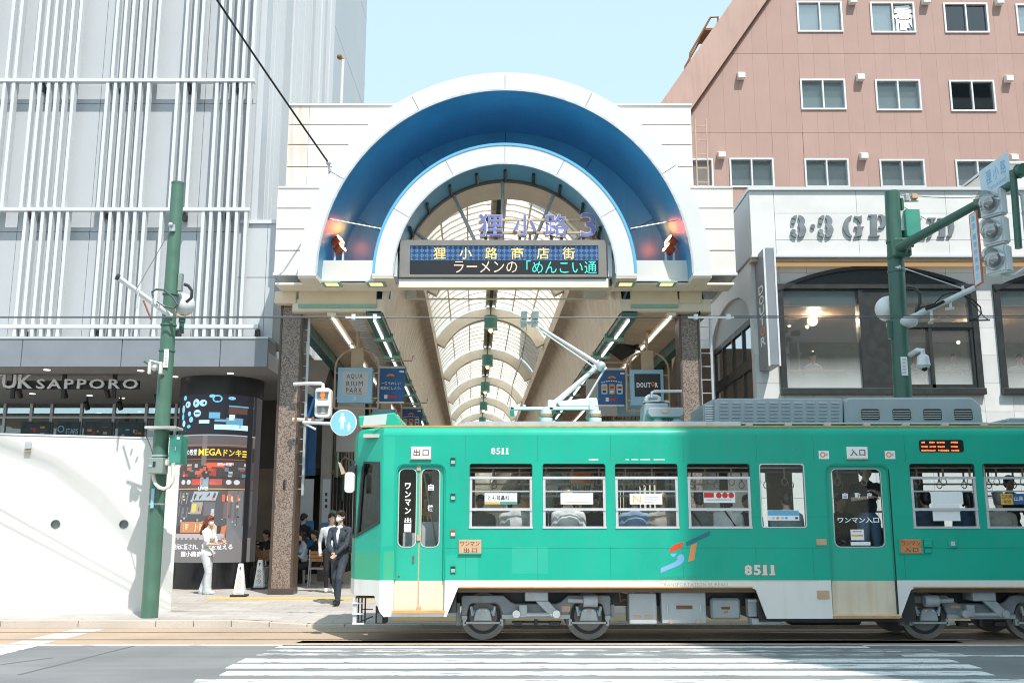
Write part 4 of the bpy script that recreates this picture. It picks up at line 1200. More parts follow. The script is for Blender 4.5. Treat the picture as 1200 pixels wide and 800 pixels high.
# raised characters
sg = thing('arcade_name_sign', 'blue violet raised characters reading 狸小路3 standing on the led display', 'sign', (acx + .7, 20.5, fz1))
M['sign_violet'] = mat('sign_violet', (.16, .18, .47), .35, 0, .05, 3)
M['sign_pale'] = mat('sign_pale', (.70, .64, .60), .4, 0, .05, 3)
for ch, a, b, c, d in (('狸', 560.5, 590, 250, 278), ('小', 601, 629, 251, 277), ('路', 638, 666, 250.5, 277.5), ('3', 680, 699, 249, 278)):
 ptext(ch, a, b, c, d, 20.42, M['sign_pale'], sg, dy=0, weight=.024, extrude=.10, name='letter_body')
 ptext(ch, a + .6, b - .6, c + .6, d - .6, 20.42, M['sign_violet'], sg, dy=-.012, weight=.004, name='letter_face')
 for px in ((a + b) / 2 - 6, (a + b) / 2 + 6):
  X = WX(px, 279, 20.5); MB().box(X - .03, X + .03, 20.48, 20.54, fz1, WZ(274, 20.5)).build('letter_post', M['bronze'], sg)
for py in (258, 273):
 x0, z0_ = W(563, py, 20.56); x1, _ = W(697, py, 20.56)
 MB().box(x0, x1, 20.53, 20.57, z0_ - .025, z0_ + .025).build('letter_rail', M['tan_metal'], sg)
# ARCADE ROOF
ar = thing('arcade_roof', 'vaulted arcade roof with cream ribs and translucent panes receding down the street', 'roof', (-.5, 24, 6))
SK = -.0386
def xc(y): return .60 + SK * y
def afn(off, y, z): return (xc(y) + off, y, z)
def abox(mb, o0, o1, y0, y1, z0, z1):
 vs = [afn(o, y, z) for o in (o0, o1) for y in (y0, y1) for z in (z0, z1)]
 return mb.add(vs, [(0, 1, 3, 2), (4, 6, 7, 5), (0, 4, 5, 1), (2, 3, 7, 6), (0, 2, 6, 4), (1, 5, 7, 3)])
HWv, ZS, RISE = 2.06, 8.38, 1.28
YE = 150.0
rad = (HWv ** 2 + RISE ** 2) / (2 * RISE); czv = ZS + RISE - rad
def vault(t, dr=0):          # t -1..1
 a = math.asin(HWv / rad) * t
 return ((rad + dr) * math.sin(a), czv + (rad + dr) * math.cos(a))
M['vault_pane'] = translucent('vault_pane', (.90, .865, .79), .74)
M['rib'] = mat('rib', (.80, .73, .62), .55, 0, .06, 2)
M['cove'] = mat('cove', (.76, .645, .53), .36, .12, .12, 2.5, streak=.35, scol=(.58, .46, .36), spread=.48)
M['cove_b'] = mat('cove_b', (.82, .70, .58), .36, .12, .12, 2.2, streak=.35, scol=(.62, .50, .39), spread=.48)
M['beam'] = mat('beam', (.66, .58, .48), .6, 0, .2, 4)
M['ceiling'] = mat('ceiling', (.60, .46, .34), .55, 0, .06, 2)
SP = 8.3
ribs_y = [27.7 + SP * i for i in range(16)]
def arc_beam(y0, y1, r0, r1, n=20, tmax=1.0):
 mb = MB()
 vs = []
 for i in range(n + 1):
  t = -tmax + 2 * tmax * i / n
  for (dr, y) in ((r0, y0), (r1, y0), (r1, y1), (r0, y1)):
   o, z = vault(t, dr); vs.append(afn(o, y, z))
 fs = []
 for i in range(n):
  for k in range(4):
   fs.append((4 * i + k, 4 * i + (k + 1) % 4, 4 * i + 4 + (k + 1) % 4, 4 * i + 4 + k))
 fs += [(0, 1, 2, 3), (4 * n + 3, 4 * n + 2, 4 * n + 1, 4 * n)]
 return mb.add(vs, fs)
for y in ribs_y:
 arc_beam(y, y + .35, -.40, .0).build('rib', M['rib'], ar, smooth=True)
mb = MB(); mb.plate(half(q_i + .04), [[(xc(22.7) + vault(t, -.1)[0], vault(t, -.1)[1]) for t in [-1 + 2 * i / 20 for i in range(21)]] + [(xc(22.7) + HWv - .1, zb_ + .02), (xc(22.7) - HWv + .1, zb_ + .02)]], 22.56, 22.66); mb.build('end_frame', M['rib'], ar)
mb = MB(); ring(mb, q_i + .05, q_i - .01, IY + 1.1, 22.56); mb.build('entry_lining', M['rib'], ar, smooth=True)
mt_ = [-1, -.62, -.32, -.07, .07, .32, .62, 1]
bays = [(22.68, 27.7)] + [(ribs_y[i] + .35, ribs_y[i + 1]) for i in range(len(ribs_y) - 1)]
for bi, (y0, y1) in enumerate(bays):
 bars = MB()
 nb = 10 if y1 - y0 > 3 else 4
 for k in range(1, nb):
  y = y0 + (y1 - y0) * k / nb
  sub = arc_beam(y - .02, y + .02, .06, .09, 12)
  bars.add(sub.v, sub.f)
 bars.build('glazing_bars', M['rib'], ar, kind='stuff')
 for j in range(len(mt_) - 1):
  n = 5; vs = []
  for k in range(n + 1):
   t = mt_[j] + (mt_[j + 1] - mt_[j]) * k / n
   o, z = vault(t, .12)
   vs += [afn(o, y0, z), afn(o, y1, z)]
  mb = MB(); mb.add(vs, [(2 * k, 2 * k + 1, 2 * k + 3, 2 * k + 2) for k in range(n)])
  slot = j == 3
  mb.build('roof_ridge' if slot else 'roof_pane', M['rib' if slot else 'vault_pane'], ar, smooth=True)
  if j > 0:
   o, z = vault(mt_[j], 0)
   mb = MB(); abox(mb, o - .02, o + .02, y0, y1, z + .03, z + .12); mb.build('mullion', M['rib'], ar)
 o, z = vault(0, .0)
 mb = MB(); abox(mb, -.05, .05, y0, y1, z + .04, z + .1); mb.build('ridge_slot', M['dark'], ar)
for s_ in (-1, 1):
 for (y0, y1) in [(21.42, ribs_y[0])] + [(ribs_y[i], ribs_y[i + 1]) for i in range(6)] + [(ribs_y[6], YE)]:
  mb = MB(); o0, o1 = sorted((s_ * (HWv - .10), s_ * (HWv + .10))); abox(mb, o0, o1, y0 + .01, y1 - .01, ZS - .45, ZS + .02); mb.build('spring_beam', M['beam'], ar)
 prof = []
 for k in range(9):
  t = k / 8
  prof.append((s_ * (HWv + .06 + (2.62 - HWv - .06) * math.sin(t * math.pi / 2)), 6.30 + (ZS - .42 - 6.30) * (math.cos(t * math.pi / 2))))
 y = 21.45; k = 0
 while y < 62:
  y2 = y + (.55 if y < 40 else 1.4)
  vs = []
  for (o, z) in prof: vs += [afn(o, y + .01, z), afn(o, y2 - .01, z), afn(o + s_ * .04, y + .01, z + .02), afn(o + s_ * .04, y2 - .01, z + .02)]
  fs = []
  for i in range(8):
   b_ = 4 * i
   fs += [(b_, b_ + 1, b_ + 5, b_ + 4), (b_ + 2, b_ + 6, b_ + 7, b_ + 3), (b_, b_ + 4, b_ + 6, b_ + 2), (b_ + 1, b_ + 3, b_ + 7, b_ + 5)]
  fs += [(0, 2, 3, 1), (32, 33, 35, 34)]
  mb = MB(); mb.add(vs, fs); mb.build('cove_panel', M['cove' if k % 2 else 'cove_b'], ar, smooth=True)
  y = y2; k += 1
 vs = []
 for (o, z) in prof: vs += [afn(o, 62, z), afn(o, YE, z)]
 mb = MB(); mb.add(vs, [(2 * i, 2 * i + 1, 2 * i + 3, 2 * i + 2) for i in range(8)]); mb.build('cove_panel', M['cove'], ar, smooth=True)
 vs = []
 for (o, z) in prof: vs += [afn(o + s_ * .06, 21.45, z + .05), afn(o + s_ * .06, YE, z + .05)]
 mb = MB(); mb.add(vs, [(2 * i, 2 * i + 1, 2 * i + 3, 2 * i + 2) for i in range(8)]); mb.build('cove_back', M['dark_interior'], ar)
 xi, xo = s_ * 2.62, s_ * 4.62
 y = 21.45
 while y < 52:
  y2 = y + .30 if y < 36 else y + 1.2
  mb = MB(); a, b = sorted((xi + s_ * .38, xo)); abox(mb, a, b, y + .012, y2 - .012, 6.30, 6.34); mb.build('ceiling_board', M['ceiling'], ar)
  y = y2
 mb = MB(); a, b = sorted((xi, xo)); abox(mb, a, b, 21.45, YE, 6.335, 6.6); mb.build('ceiling_core', M['cream_soffit'], ar)
 mb = MB(); a, b = sorted((xi + s_ * .3, xo)); abox(mb, a, b, 52, YE, 6.30, 6.335); mb.build('ceiling_board', M['ceiling'], ar)
 M['tube_lamp'] = M.get('tube_lamp') or glow('tube_lamp', (1, .97, .92), 1.6)
 y = 21.45
 while y < 70:
  mb = MB(); a, b = sorted((xi + s_ * .02, xi + s_ * .36)); abox(mb, a, b, y, y + 2.5, 6.18, 6.30); mb.build('light_channel', M['dark_green'], ar)
  mb = MB(); a, b = sorted((xi + s_ * .18, xi + s_ * .22)); abox(mb, a, b, y + .15, y + 2.25, 6.13, 6.178); mb.build('tube_lamp', M['tube_lamp'], ar)
  mb = MB(); a, b = sorted((xi - s_ * .04, xi + s_ * .42)); abox(mb, a, b, y + 2.32, y + 2.44, 6.10, 6.29); mb.build('light_bracket', M['mint'], ar)
  y += 2.52
 y = 21.45
 xm_ = s_ * 3.75
 while y < 60:
  mb = MB(); a, b = sorted((xm_ - .1, xm_ + .1)); abox(mb, a, b, y, y + 3.4, 6.24, 6.295); mb.build('light_channel', M['cream'], ar)
  mb = MB(); a, b = sorted((xm_ - .02, xm_ + .02)); abox(mb, a, b, y + .1, y + 3.3, 6.20, 6.238); mb.build('tube_lamp', M['tube_lamp'], ar)
  y += 3.5
 mb = MB(); a, b = sorted((xo - s_ * .22, xo)); abox(mb, a, b, 22.6, YE, 6.02, 6.30); mb.build('gutter', M['dark_green'], ar)
mb = MB()
for k in range(26):
 abox(mb, -3.45, -3.12, 21.8 + k * .3, 21.92 + k * .3, 6.27, 6.305)
mb.build('vent_slats', M['white_metal'], ar, kind='stuff')
ls = thing('arcade_shops', 'row of dark shop fronts along the left side inside the arcade', 'shops', (-6, 40, 0))
rs_ = thing('arcade_shops', 'row of dark shop fronts along the right side inside the arcade', 'shops', (4, 50, 0))
random.seed(3)
pool = ['lightblue', 'signgrey', 'red', 'orange', 'white_text', 'tan_sign', 'yellow', 'poster_teal', 'mint', 'banner_blue']
M['shop_lit'] = glow('shop_lit', (1, .85, .62), .55)
for (root, s_, ys0) in ((ls, -1, 28.2), (rs_, 1, 26.4)):
 y = ys0; sidex = 4.72
 while y < YE - 5:
  w_ = random.uniform(3.5, 6)
  mb = MB(); a, b = sorted((s_ * sidex, s_ * (sidex + 3))); abox(mb, a, b, y + .03, y + w_ - .03, 3.3, 6.4); mb.build('upper_wall', M[random.choice(('brown_interior', 'dark_interior', 'tan_sign', 'soffit'))], root)
  mb = MB(); a, b = sorted((s_ * (sidex + 1.2), s_ * (sidex + 3))); abox(mb, a, b, y + .03, y + w_ - .03, .15, 3.3); mb.build('shop_front', M[random.choice(('dark_interior', 'brown_interior', 'shop_lit'))], root)
  for k in range(int(w_ / .8)):
   mb = MB(); yk = y + .4 + k * .8; a, b = sorted((s_ * (sidex - .02), s_ * (sidex + .06))); abox(mb, a, b, yk - .04, yk + .04, .15, 6.1); mb.build('mullion', M['black_metal'], root)
  mb = MB(); a, b = sorted((s_ * (sidex - .03), s_ * (sidex + .04))); abox(mb, a, b, y, y + w_, 3.2, 3.32); mb.build('shop_transom', M['bronze'], root)
  for k in range(4):
   yk = y + random.uniform(.2, w_ - .9); zk = random.uniform(.6, 4.6)
   mb = MB(); a, b = sorted((s_ * (sidex - .05), s_ * (sidex + .02))); abox(mb, a, b, yk, yk + random.uniform(.3, .8), zk, zk + random.uniform(.3, 1.0)); mb.build('shop_sign', M[random.choice(pool)], root)
  if random.random() < .8:
   zk = random.uniform(2.6, 4.2); mb = MB(); a, b = sorted((s_ * (sidex - .9), s_ * (sidex - .1))); abox(mb, a, b, y + 1, y + 1.15, zk, zk + random.uniform(.6, 1.6)); mb.build('shop_sign', M[random.choice(pool)], root)
  y += w_
mb = MB(); abox(mb, -6, 6, YE, YE + .5, 0, 12); o = mb.build('end_wall', M['beam'], rs_)
# lanterns under the ribs
n = 0
LAB = ['green drum lantern nearest the gate under the arcade vault', 'second green drum lantern from the gate under the arcade vault', 'third green drum lantern from the gate under the arcade vault', 'fourth green drum lantern from the gate under the arcade vault']
M['lantern_green'] = mat('lantern_green', (.04, .17, .14), .4, 0, .1, 6)
M['lantern_bulb'] = glow('lantern_bulb', (1, .6, .25), 6)
for i, y in enumerate(ribs_y[1:10]):
 yl = y - .25
 zt_ = vault(0, -.42)[1]
 p = Vector(afn(0, yl, zt_))
 lt = thing('hanging_lantern', LAB[i] if i < 4 else ('fifth', 'sixth', 'seventh', 'eighth', 'ninth')[i - 4] + ' green drum lantern from the gate, far down the arcade vault', 'lantern', tuple(p), 0, 'lanterns along the arcade vault')
 mb = MB(); mb.cyl(p + Vector((0, 0, -.42)), p + Vector((0, 0, .08)), .24, 14); mb.build('drum', M['lantern_green'], lt, smooth=True)
 mb = MB(); mb.cyl(p + Vector((0, 0, -.43)), p + Vector((0, 0, -.40)), .26, 14); mb.build('rim', M['mint'], lt)
 mb = MB(); mb.ball(p + Vector((0, 0, -.47)), .075, 10, 6); mb.build('bulb', M['lantern_bulb'], lt)
 mb = MB(); mb.cyl(p + Vector((0, 0, .05)), p + Vector((0, 0, .5)), .03, 6); mb.build('stem', M['bronze'], lt)
# TRAM
TY, TF = 14.6, 16.83
tr = thing('tram', 'green and white single car tram numbered 8511 passing in front of the arcade', 'tram', (WX(800, 700, TY), 15.7, 0))
def tram_paint(name, col):
 m = mat(name, col, .32, 0, .09, .9, streak=.30, scol=tuple(.80 * k + .035 for k in col), spread=.48, coat=0, spec=.22)
 return m
M['tram_green'] = tram_paint('tram_green', (.014, .385, .27))
M['tram_repaint'] = tram_paint('tram_repaint', (.06, .40, .235))
M['tram_green_b'] = tram_paint('tram_green_b', (.03, .41, .29))
M['tram_white'] = mat('tram_white', (.76, .735, .70), .4, 0, .05, 2, streak=.26, scol=(.60, .46, .32), spread=.5)
M['tram_cream'] = mat('tram_cream', (.72, .62, .48), .45, 0, .07, 2.2, streak=.42, scol=(.56, .36, .18), spread=.50)
M['tram_glass'] = glass('tram_glass', (.93, .95, .95), .012, 5)
M['cab_glass'] = glass('cab_glass', (.60, .62, .60), .04, 4)
M['bogie'] = mat('bogie', (.22, .245, .26), .5, .1, .12, 5, streak=.35, scol=(.20, .17, .15))
M['bogie_light'] = mat('bogie_light', (.39, .425, .44), .45, .1, .10, 6, streak=.25, scol=(.30, .25, .22))
M['wheel'] = mat('wheel', (.24, .22, .205), .5, .4, .2, 6)
M['equip'] = mat('equip', (.42, .46, .48), .5, 0, .05, 4, streak=.2, scol=(.36, .32, .29))
M['blue_spring'] = mat('blue_spring', (.10, .40, .60), .5, 0, .1, 6)
M['seat_cloth'] = mat('seat_cloth', (.10, .06, .055), .9, 0, .2, 6)
M['interior_tan'] = mat('interior_tan', (.32, .22, .15), .6, 0, .1, 3)
M['interior_cream'] = mat('interior_cream', (.50, .45, .38), .6, 0, .1, 3)
XEND = 10.45
M['seam'] = mat('seam', (.008, .20, .13), .5, 0, .1)
def p(x, y): return W(x, y, TY)
ZW = WZ(679.5, TY, 800)
Xd1a, Xd1b = WX(462, 640, TY), WX(521.5, 640, TY)
Xd2a, Xd2b = WX(971.5, 640, TY), WX(1048.5, 640, TY)
ztop = WZ(509.5, TY, 800)
zdoor = WZ(543.5, TY, 800)
wn_px = [(550, 624), (636, 710), (721, 795), (806, 880), (1068, 1145), (1154, 1230), (1240, 1316), (1326, 1400)]
holes = []
zwt, zwb = WZ(543, TY, 800), WZ(618, TY, 800)
for (a, b) in wn_px:
 holes.append(rrect(WX(a, 580, TY), WX(b, 580, TY), zwb, zwt, .035))
holes.append(rrect(WX(891, 580, TY), WX(944, 580, TY), zwb, zwt, .04))
X0 = WX(447, 600, TY)
def arch_door(xa, xb, r=.12):
 return [(xa, ZW)] + [(xa + r - r * math.cos(R(t)), zdoor - r + r * math.sin(R(t))) for t in (0, 22, 45, 68, 90)] + [(xb - r + r * math.sin(R(t)), zdoor - r + r * math.cos(R(t))) for t in (0, 22, 45, 68, 90)] + [(xb, ZW)]
outer = [(X0, ZW)] + arch_door(Xd1a, Xd1b) + arch_door(Xd2a, Xd2b) + [(XEND, ZW), (XEND, ztop), (X0, ztop)]
mb = MB(); mb.plate(outer, holes, TY, TY + .045); body = mb.build('body_side', M['tram_green'], tr)
zb1, zbs = WZ(722, TY, 800), WZ(688, TY, 800)
sk = MB()
sk.plate([(X0, ZW), (X0, WZ(716, TY)), p(449.5, 722.5), (Xd1a, zb1), (Xd1a, ZW)], [], TY, TY + .045)
sk.build('skirt', M['tram_white'], tr)
sk = MB(); sk.plate([(Xd1a, zb1 + .055), (Xd1a, zb1), (Xd1b, zb1), (Xd1b, zb1 + .055)], [], TY, TY + .045); sk.build('door_threshold', M['tram_white'], tr)
sk = MB(); sk.plate([(Xd1b, ZW), (Xd1b, zb1), p(523, 722.5), p(537, 688), p(880, 688), p(886, 690.5), p(899, 724.5), (Xd2a, WZ(724.5, TY)), (Xd2a, ZW)], [], TY, TY + .045); sk.build('skirt', M['tram_white'], tr)
sk = MB(); sk.plate([(Xd2b, ZW), (Xd2b, WZ(724.5, TY)), p(1055.5, 723), p(1067.5, 691), p(1072, 688.5), (WX(1235, 688, TY), zbs), (WX(1250, 688, TY), zb1), (XEND, zb1), (XEND, ZW)], [], TY, TY + .045); sk.build('skirt', M['tram_white'], tr)
sk = MB(); sk.plate([(Xd2a, zb1 + .03), (Xd2a, WZ(724.5, TY)), (Xd2b, WZ(724.5, TY)), (Xd2b, zb1 + .03)], [], TY + .002, TY + .045); sk.build('door_threshold', M['tram_cream'], tr)
for (a, b) in ((538, 882), (1070, 1234)):
 PB(MB(), a, b, 686.8, 688.6, TY - .006, TY + .02).build('skirt_lip', M['orange_trim'], tr)
PB(MB(), 541, 960, 679.6, 681.0, TY - .003, TY + .01).build('waist_line', M['tram_cream'], tr)
for (a, b, c, d, mt) in ((449, 461.5, 645.5, 679, 'tram_repaint'), (522.5, 560, 650, 679, 'tram_green_b'), (449, 461.5, 511, 640, 'tram_green_b'), (600, 642, 640, 672, 'tram_green_b')):
 PB(MB(), a, b, c, d, TY - .0012, TY + .001).build('repaint_patch', M[mt], tr)
fh = []
for (a, b) in wn_px + [(891, 944)]:
 fh.append(rect(WX(a, 580, TY), WX(b, 580, TY), zwb, zwt))
fh += [rect(WX(470, 580, TY), WX(515, 580, TY), WZ(640, TY), zwt), rect(WX(978, 580, TY), WX(1034, 580, TY), zwb, zwt)]
mb = MB(); mb.plate(rect(X0, XEND, ZW, ztop), fh, TF - .045, TF); mb.build('body_far_side', M['tram_green'], tr)
mb = MB(); mb.plate(rect(X0 + .01, XEND - .01, WZ(690, TY), ztop), fh, TF - .07, TF - .05); mb.build('inner_lining', M['interior_tan'], tr)
for h_ in fh: mb = MB(); mb.box(h_[0][0], h_[1][0], TF - .03, TF - .02, h_[0][1], h_[2][1]); mb.build('far_pane', M['tram_glass'], tr)
for (a, b) in wn_px:
 xa, xb = WX(a, 580, TY), WX(b, 580, TY)
 mb = MB()
 for z_ in (WZ(559, TY), WZ(575, TY), WZ(596, TY)): mb.box(xa, xb, TF - .09, TF - .055, z_ - .015, z_ + .015)
 mb.build('far_sash', M['alu'], tr, kind='stuff')
zfloor = WZ(684, TY)
MB().box(X0 - .1, XEND, TY + .11, TF - .075, zfloor - .12, zfloor).build('floor', M['brown_interior'], tr)
MB().box(X0 - .3, XEND - .05, TY + .06, TF - .08, ztop - .03, ztop + .02).build('ceiling', M['interior_cream'], tr)
MB().box(XEND, XEND + .25, TY + .1, TF - .1, zb1, ztop).build('rear_end', M['tram_green'], tr)
MB().box(X0, XEND, TF - .05, TF - .005, WZ(700, TY), ZW).build('far_skirt', M['tram_white'], tr)
zr0 = WZ(500.2, TY + .10)
prof = [(TY + .0, ztop), (TY + .008, ztop + .035), (TY + .03, zr0 - .045), (TY + .06, zr0 - .02), (TY + .10, zr0), (TY + .4, zr0 + .03), ((TY + TF) / 2, zr0 + .055), (TF - .4, zr0 + .03), (TF - .10, zr0), (TF - .03, zr0 - .045), (TF, ztop)]
vs, fs = [], []
for x_ in (X0, XEND + .2):
 for (y_, z_) in prof: vs.append((x_, y_, z_))
n = len(prof)
fs = [(i, i + 1, n + i + 1, n + i) for i in range(n - 1)]
fs.append(tuple(range(n))); fs.append(tuple(range(2 * n - 1, n - 1, -1)))
fs.append((0, n, 2 * n - 1, n - 1))
mb = MB(); mb.add(vs, fs); mb.build('roof', M['tram_green'], tr, smooth=True)
MB().box(X0 - .35, XEND, TY + .075, TY + .11, zr0 - .004, zr0 + .022).build('gutter', M['orange_trim'], tr)
PB(MB(), 545, 868, 493.5, 498.3, TY + .14, TY + .2).build('roof_walkway', M['steel'], tr)
PB(MB(), 535, 612, 495.5, 498.6, TY + .12, TY + .15).build('roof_rail', M['steel'], tr)
for px in range(828, 1160, 46):
 PB(MB(), px, px + 8, 494.5, 499, TY + .13, TY + .2).build('roof_foot', M['signgrey'], tr)
mb = MB(); zz = WZ(495.8, TY + .16); mb.tube([(WX(825, 496, TY + .16), TY + .16, zz), (XEND, TY + .16, zz)], .012, 5); mb.build('roof_conduit', M['signgrey'], tr)
# front end, rounded in plan
pl = [(X0, TY), (WX(417.5, 600, 14.98), 14.98), (WX(413.5, 600, 15.4), 15.4), (WX(413.5, 600, 15.4), TF - .8), (WX(417.5, 600, 14.98), TF - .38), (X0, TF)]
def facet(A, B):
 dx, dy = B[0] - A[0], B[1] - A[1]; l = math.hypot(dx, dy); ux_, uy_ = dx / l, dy / l
 nx_, ny_ = -uy_, ux_      # A->B runs towards the nose; inside is to the right
 inside = Vector((1.0 + X0 - (A[0] + B[0]) / 2, 15.7 - (A[1] + B[1]) / 2))
 if nx_ * inside.x + ny_ * inside.y < 0: nx_, ny_ = -nx_, -ny_
 fn = lambda a, b, c: (A[0] + ux_ * a + nx_ * c, A[1] + uy_ * a + ny_ * c, b)
 def px(x, y):
  lo, hi = -.3, l + .3
  for _ in range(40):
   m_ = (lo + hi) / 2
   if WX(x, y, A[1] + uy_ * m_) < A[0] + ux_ * m_: lo = m_
   else: hi = m_
  return (lo, WZ(y, A[1] + uy_ * lo, x))
 return fn, l, px
zc0 = WZ(697, TY + .2)
for i in range(5):
 fn, l, q = facet(pl[i], pl[i + 1])
 zsill = WZ(630, TY + .2)
 if i == 0:
  wh = [q(445.5, 541), q(427, 540.5), q(424.5, 548), q(417.5, 629), q(445.5, 612.5)]
  lower = [(0, WZ(716, TY)), q(438.5, 697.5), (l, zc0)]
  mb = MB(); mb.plate(lower + [(l, ZW), (0, ZW)], [], 0, .04, fn); mb.build('front_skirt', M['tram_white'], tr)
  mb = MB(); mb.plate([(0, ZW), (l, ZW), (l, ztop), (0, ztop)], [wh], 0, .04, fn); mb.build('front_panel', M['tram_green_b'], tr)
  mb = MB(); mb.plate([(0.004, ZW + .002), (l - .004, ZW + .002), (l - .004, WZ(645.5, TY + .2)), (0.004, WZ(645.5, TY + .1))], [], -.0015, .001, fn); mb.build('repaint_patch', M['tram_repaint'], tr)
  c = (sum(k[0] for k in wh) / 5, sum(k[1] for k in wh) / 5)
  sh = [(c[0] + (k[0] - c[0]) * .86, c[1] + (k[1] - c[1]) * .93) for k in wh]
  mb = MB(); mb.plate(wh, [sh], -.012, .05, fn); fo = mb.build('cab_window', M['black_metal'], tr)
  mb = MB(); mb.plate(sh, [], .02, .026, fn); mb.build('pane', M['cab_glass'], fo)
 else:
  wh = rect(.05, l - .05, zsill, WZ(543, TY + .2)) if i in (1, 2, 3) else None
  mb = MB(); mb.plate(rect(0, l, zc0, ZW), [], 0, .04, fn); mb.build('front_skirt', M['tram_white'], tr)
  mb = MB(); mb.plate(rect(0, l, ZW, ztop), [wh] if wh else [], 0, .04, fn); mb.build('front_panel', M['tram_green_b'], tr)
  if wh:
   mb = MB(); mb.plate(wh, [rect(.10, l - .10, zsill + .05, WZ(543, TY + .2) - .05)], -.01, .05, fn); fo = mb.build('windscreen', M['black_metal'], tr)
   mb = MB(); mb.plate(rect(.10, l - .10, zsill + .05, WZ(543, TY + .2) - .05), [], .02, .026, fn); mb.build('pane', M['cab_glass'], fo)
vs = [(x_, y_, ztop) for x_, y_ in pl]
cxm, cym = X0 + .1, 15.715
ins = [(x_ + (.06 if x_ < X0 else 0), y_ + (.08 if y_ < cym else -.08), zr0) for x_, y_ in pl]
mid = [((a[0] * .75 + b[0] * .25), (a[1] * .75 + b[1] * .25), ztop + (zr0 - ztop) * .7) for a, b in zip(vs, ins)]
n = len(pl)
fs = [(i, i + 1, n + i + 1, n + i) for i in range(n - 1)] + [(n + i, n + i + 1, 2 * n + i + 1, 2 * n + i) for i in range(n - 1)] + [tuple(range(2 * n, 3 * n)), tuple(range(n - 1, -1, -1))]
mb = MB(); mb.add(vs + mid + ins, fs); mb.build('roof_front', M['tram_green'], tr)
DBY = 15.0
mb = MB(); mb.plate(P([(419.5, 487.5), (463, 483), (467, 490), (470, 500), (420.5, 500)], DBY), [], DBY, 16.45); db = mb.build('destination_box', M['tram_green_b'], tr, bevel=.02)
mb = MB(); mb.plate(P([(427, 487.5), (454, 485), (452, 497.5), (425, 499)], DBY), [], DBY - .004, DBY + .002); mb.build('faded_panel', M['signgrey'], db)
mr = MB(); a = W(416, 541, 14.9); b = W(404, 535.5, 14.85); c = W(400, 540, 14.85); d = W(401, 548, 14.85); mr.tube([(a[0], 14.9, a[1]), (b[0], 14.85, b[1]), (c[0], 14.85, c[1]), (d[0], 14.85, d[1])], .012, 6)
e = W(409, 552, 14.85); mr.tube([(a[0], 14.9, a[1]), (e[0], 14.86, e[1])], .014, 6)
mo = mr.build('mirror_arm', M['black_metal'], tr)
x0, x1, z0_, z1_ = PR(404, 415.5, 553, 577, 14.82)
mb = MB(); mb.plate(rrect(x0, x1, z0_, z1_, .05), [], 14.80, 14.88); mb.build('mirror', M['white_steel'], mo, bevel=.015)
x0, x1, z0_, z1_ = PR(396.5, 405, 541, 556, 14.85)
mb = MB(); mb.plate([(x0, z1_), (x0 + .04, z1_ - .02), (x1, z0_ + .02), (x1 - .05, z0_)], [], 14.8, 14.9); mb.build('mirror', M['tan_metal'], mo)
x0, x1, z0_, z1_ = PR(409, 416, 546, 556, 14.9)
MB().box(x0, x1, 14.86, 14.95, z0_, z1_).build('mirror_joint', M['dark'], mo)
for px in (428, 433, 438):
 a = W(px + 3, 545, 15.1); b = W(px - 3, 605, 15.1)
 mb = MB(); mb.tube([(a[0], 15.2, a[1]), (b[0], 15.2, b[1])], .02, 5); mb.build('cab_post', M['interior_tan'], tr)
PB(MB(), 424, 446, 600, 640, 15.0, 16.3).build('cab_desk', M['dark'], tr)
PB(MB(), 428, 436, 609, 612.5, 14.93, 15.0).build('cab_desk_light', M['rust_red'], tr)
lg = MB()
for px in (419, 423, 427): PB(lg, px, px + 1.6, 699, 729 - (427 - px) * .0, 15.0, 15.03)
PB(lg, 417, 440, 698, 700.5, 14.95, 15.05)
for py in (713,): PB(lg, 424, 437, py, py + 1, 15.0, 15.02)
a = W(419, 729, 15.0); b = W(437, 721.5, 15.0); lg.tube([(a[0], 15.0, a[1]), (b[0], 15.0, b[1])], .01, 5)
lgo = lg.build('life_guard', M['dark'], tr)
for py, w_ in ((706.5, 13), (719, 14), (730.5, 14)):
 PB(MB(), 412.5, 412.5 + w_, py - 1, py + .8, 14.96, 14.99).build('guard_slat', M['white_steel'], lgo)
PB(MB(), 413.5, 418, 699, 730, 14.98, 14.995).build('guard_edge', M['signgrey'], lgo)
PB(MB(), 440, 452, 710, 730, 14.9, 15.2).build('cow_catcher', M['dark'], tr)
PB(MB(), 442, 448, 718, 729, 14.84, 14.9).build('sand_pipe', M['bogie'], tr)
# doors
def leaf(x0, x1, y0, y1, win, Y, nm='door', low=True):
 """door leaf from pixel bounds: green upper, cream lower"""
 a, b = WX(x0, 640, Y), WX(x1, 640, Y)
 zt_, zl = WZ(y0, Y), WZ(y1, Y)
 zm = WZ(680, Y)
 h_ = []
 if win: h_ = [rrect(WX(win[0], 600, Y), WX(win[1], 600, Y), WZ(win[3], Y), WZ(win[2], Y), .075)]
 mb = MB(); mb.plate(rect(a, b, zm, zt_), h_, Y, Y + .03); d = mb.build(nm, M['tram_green_b'], tr)
 mb = MB(); mb.plate(rect(a, b, zl, zm), [], Y, Y + .03); mb.build('lower_panel', M['tram_cream'], d)
 if win:
  r_ = h_[0]
  mb = MB(); mb.plate(rrect(WX(win[0], 600, Y) - .012, WX(win[1], 600, Y) + .012, WZ(win[3], Y) - .012, WZ(win[2], Y) + .012, .085), [r_], Y - .006, Y + .006); mb.build('gasket', M['signgrey'], d)
  MB().box(WX(win[0], 600, Y), WX(win[1], 600, Y), Y + .01, Y + .015, WZ(win[3], Y), WZ(win[2], Y)).build('pane', M['tram_glass'], d)
 return d
DYL = TY + .05
d1 = leaf(462.5, 490.2, 544.5, 717.5, (467.5, 487.2, 549.5, 640), DYL)
d2 = leaf(491.8, 521, 544.5, 717.5, (494, 514.5, 549.5, 640), DYL)
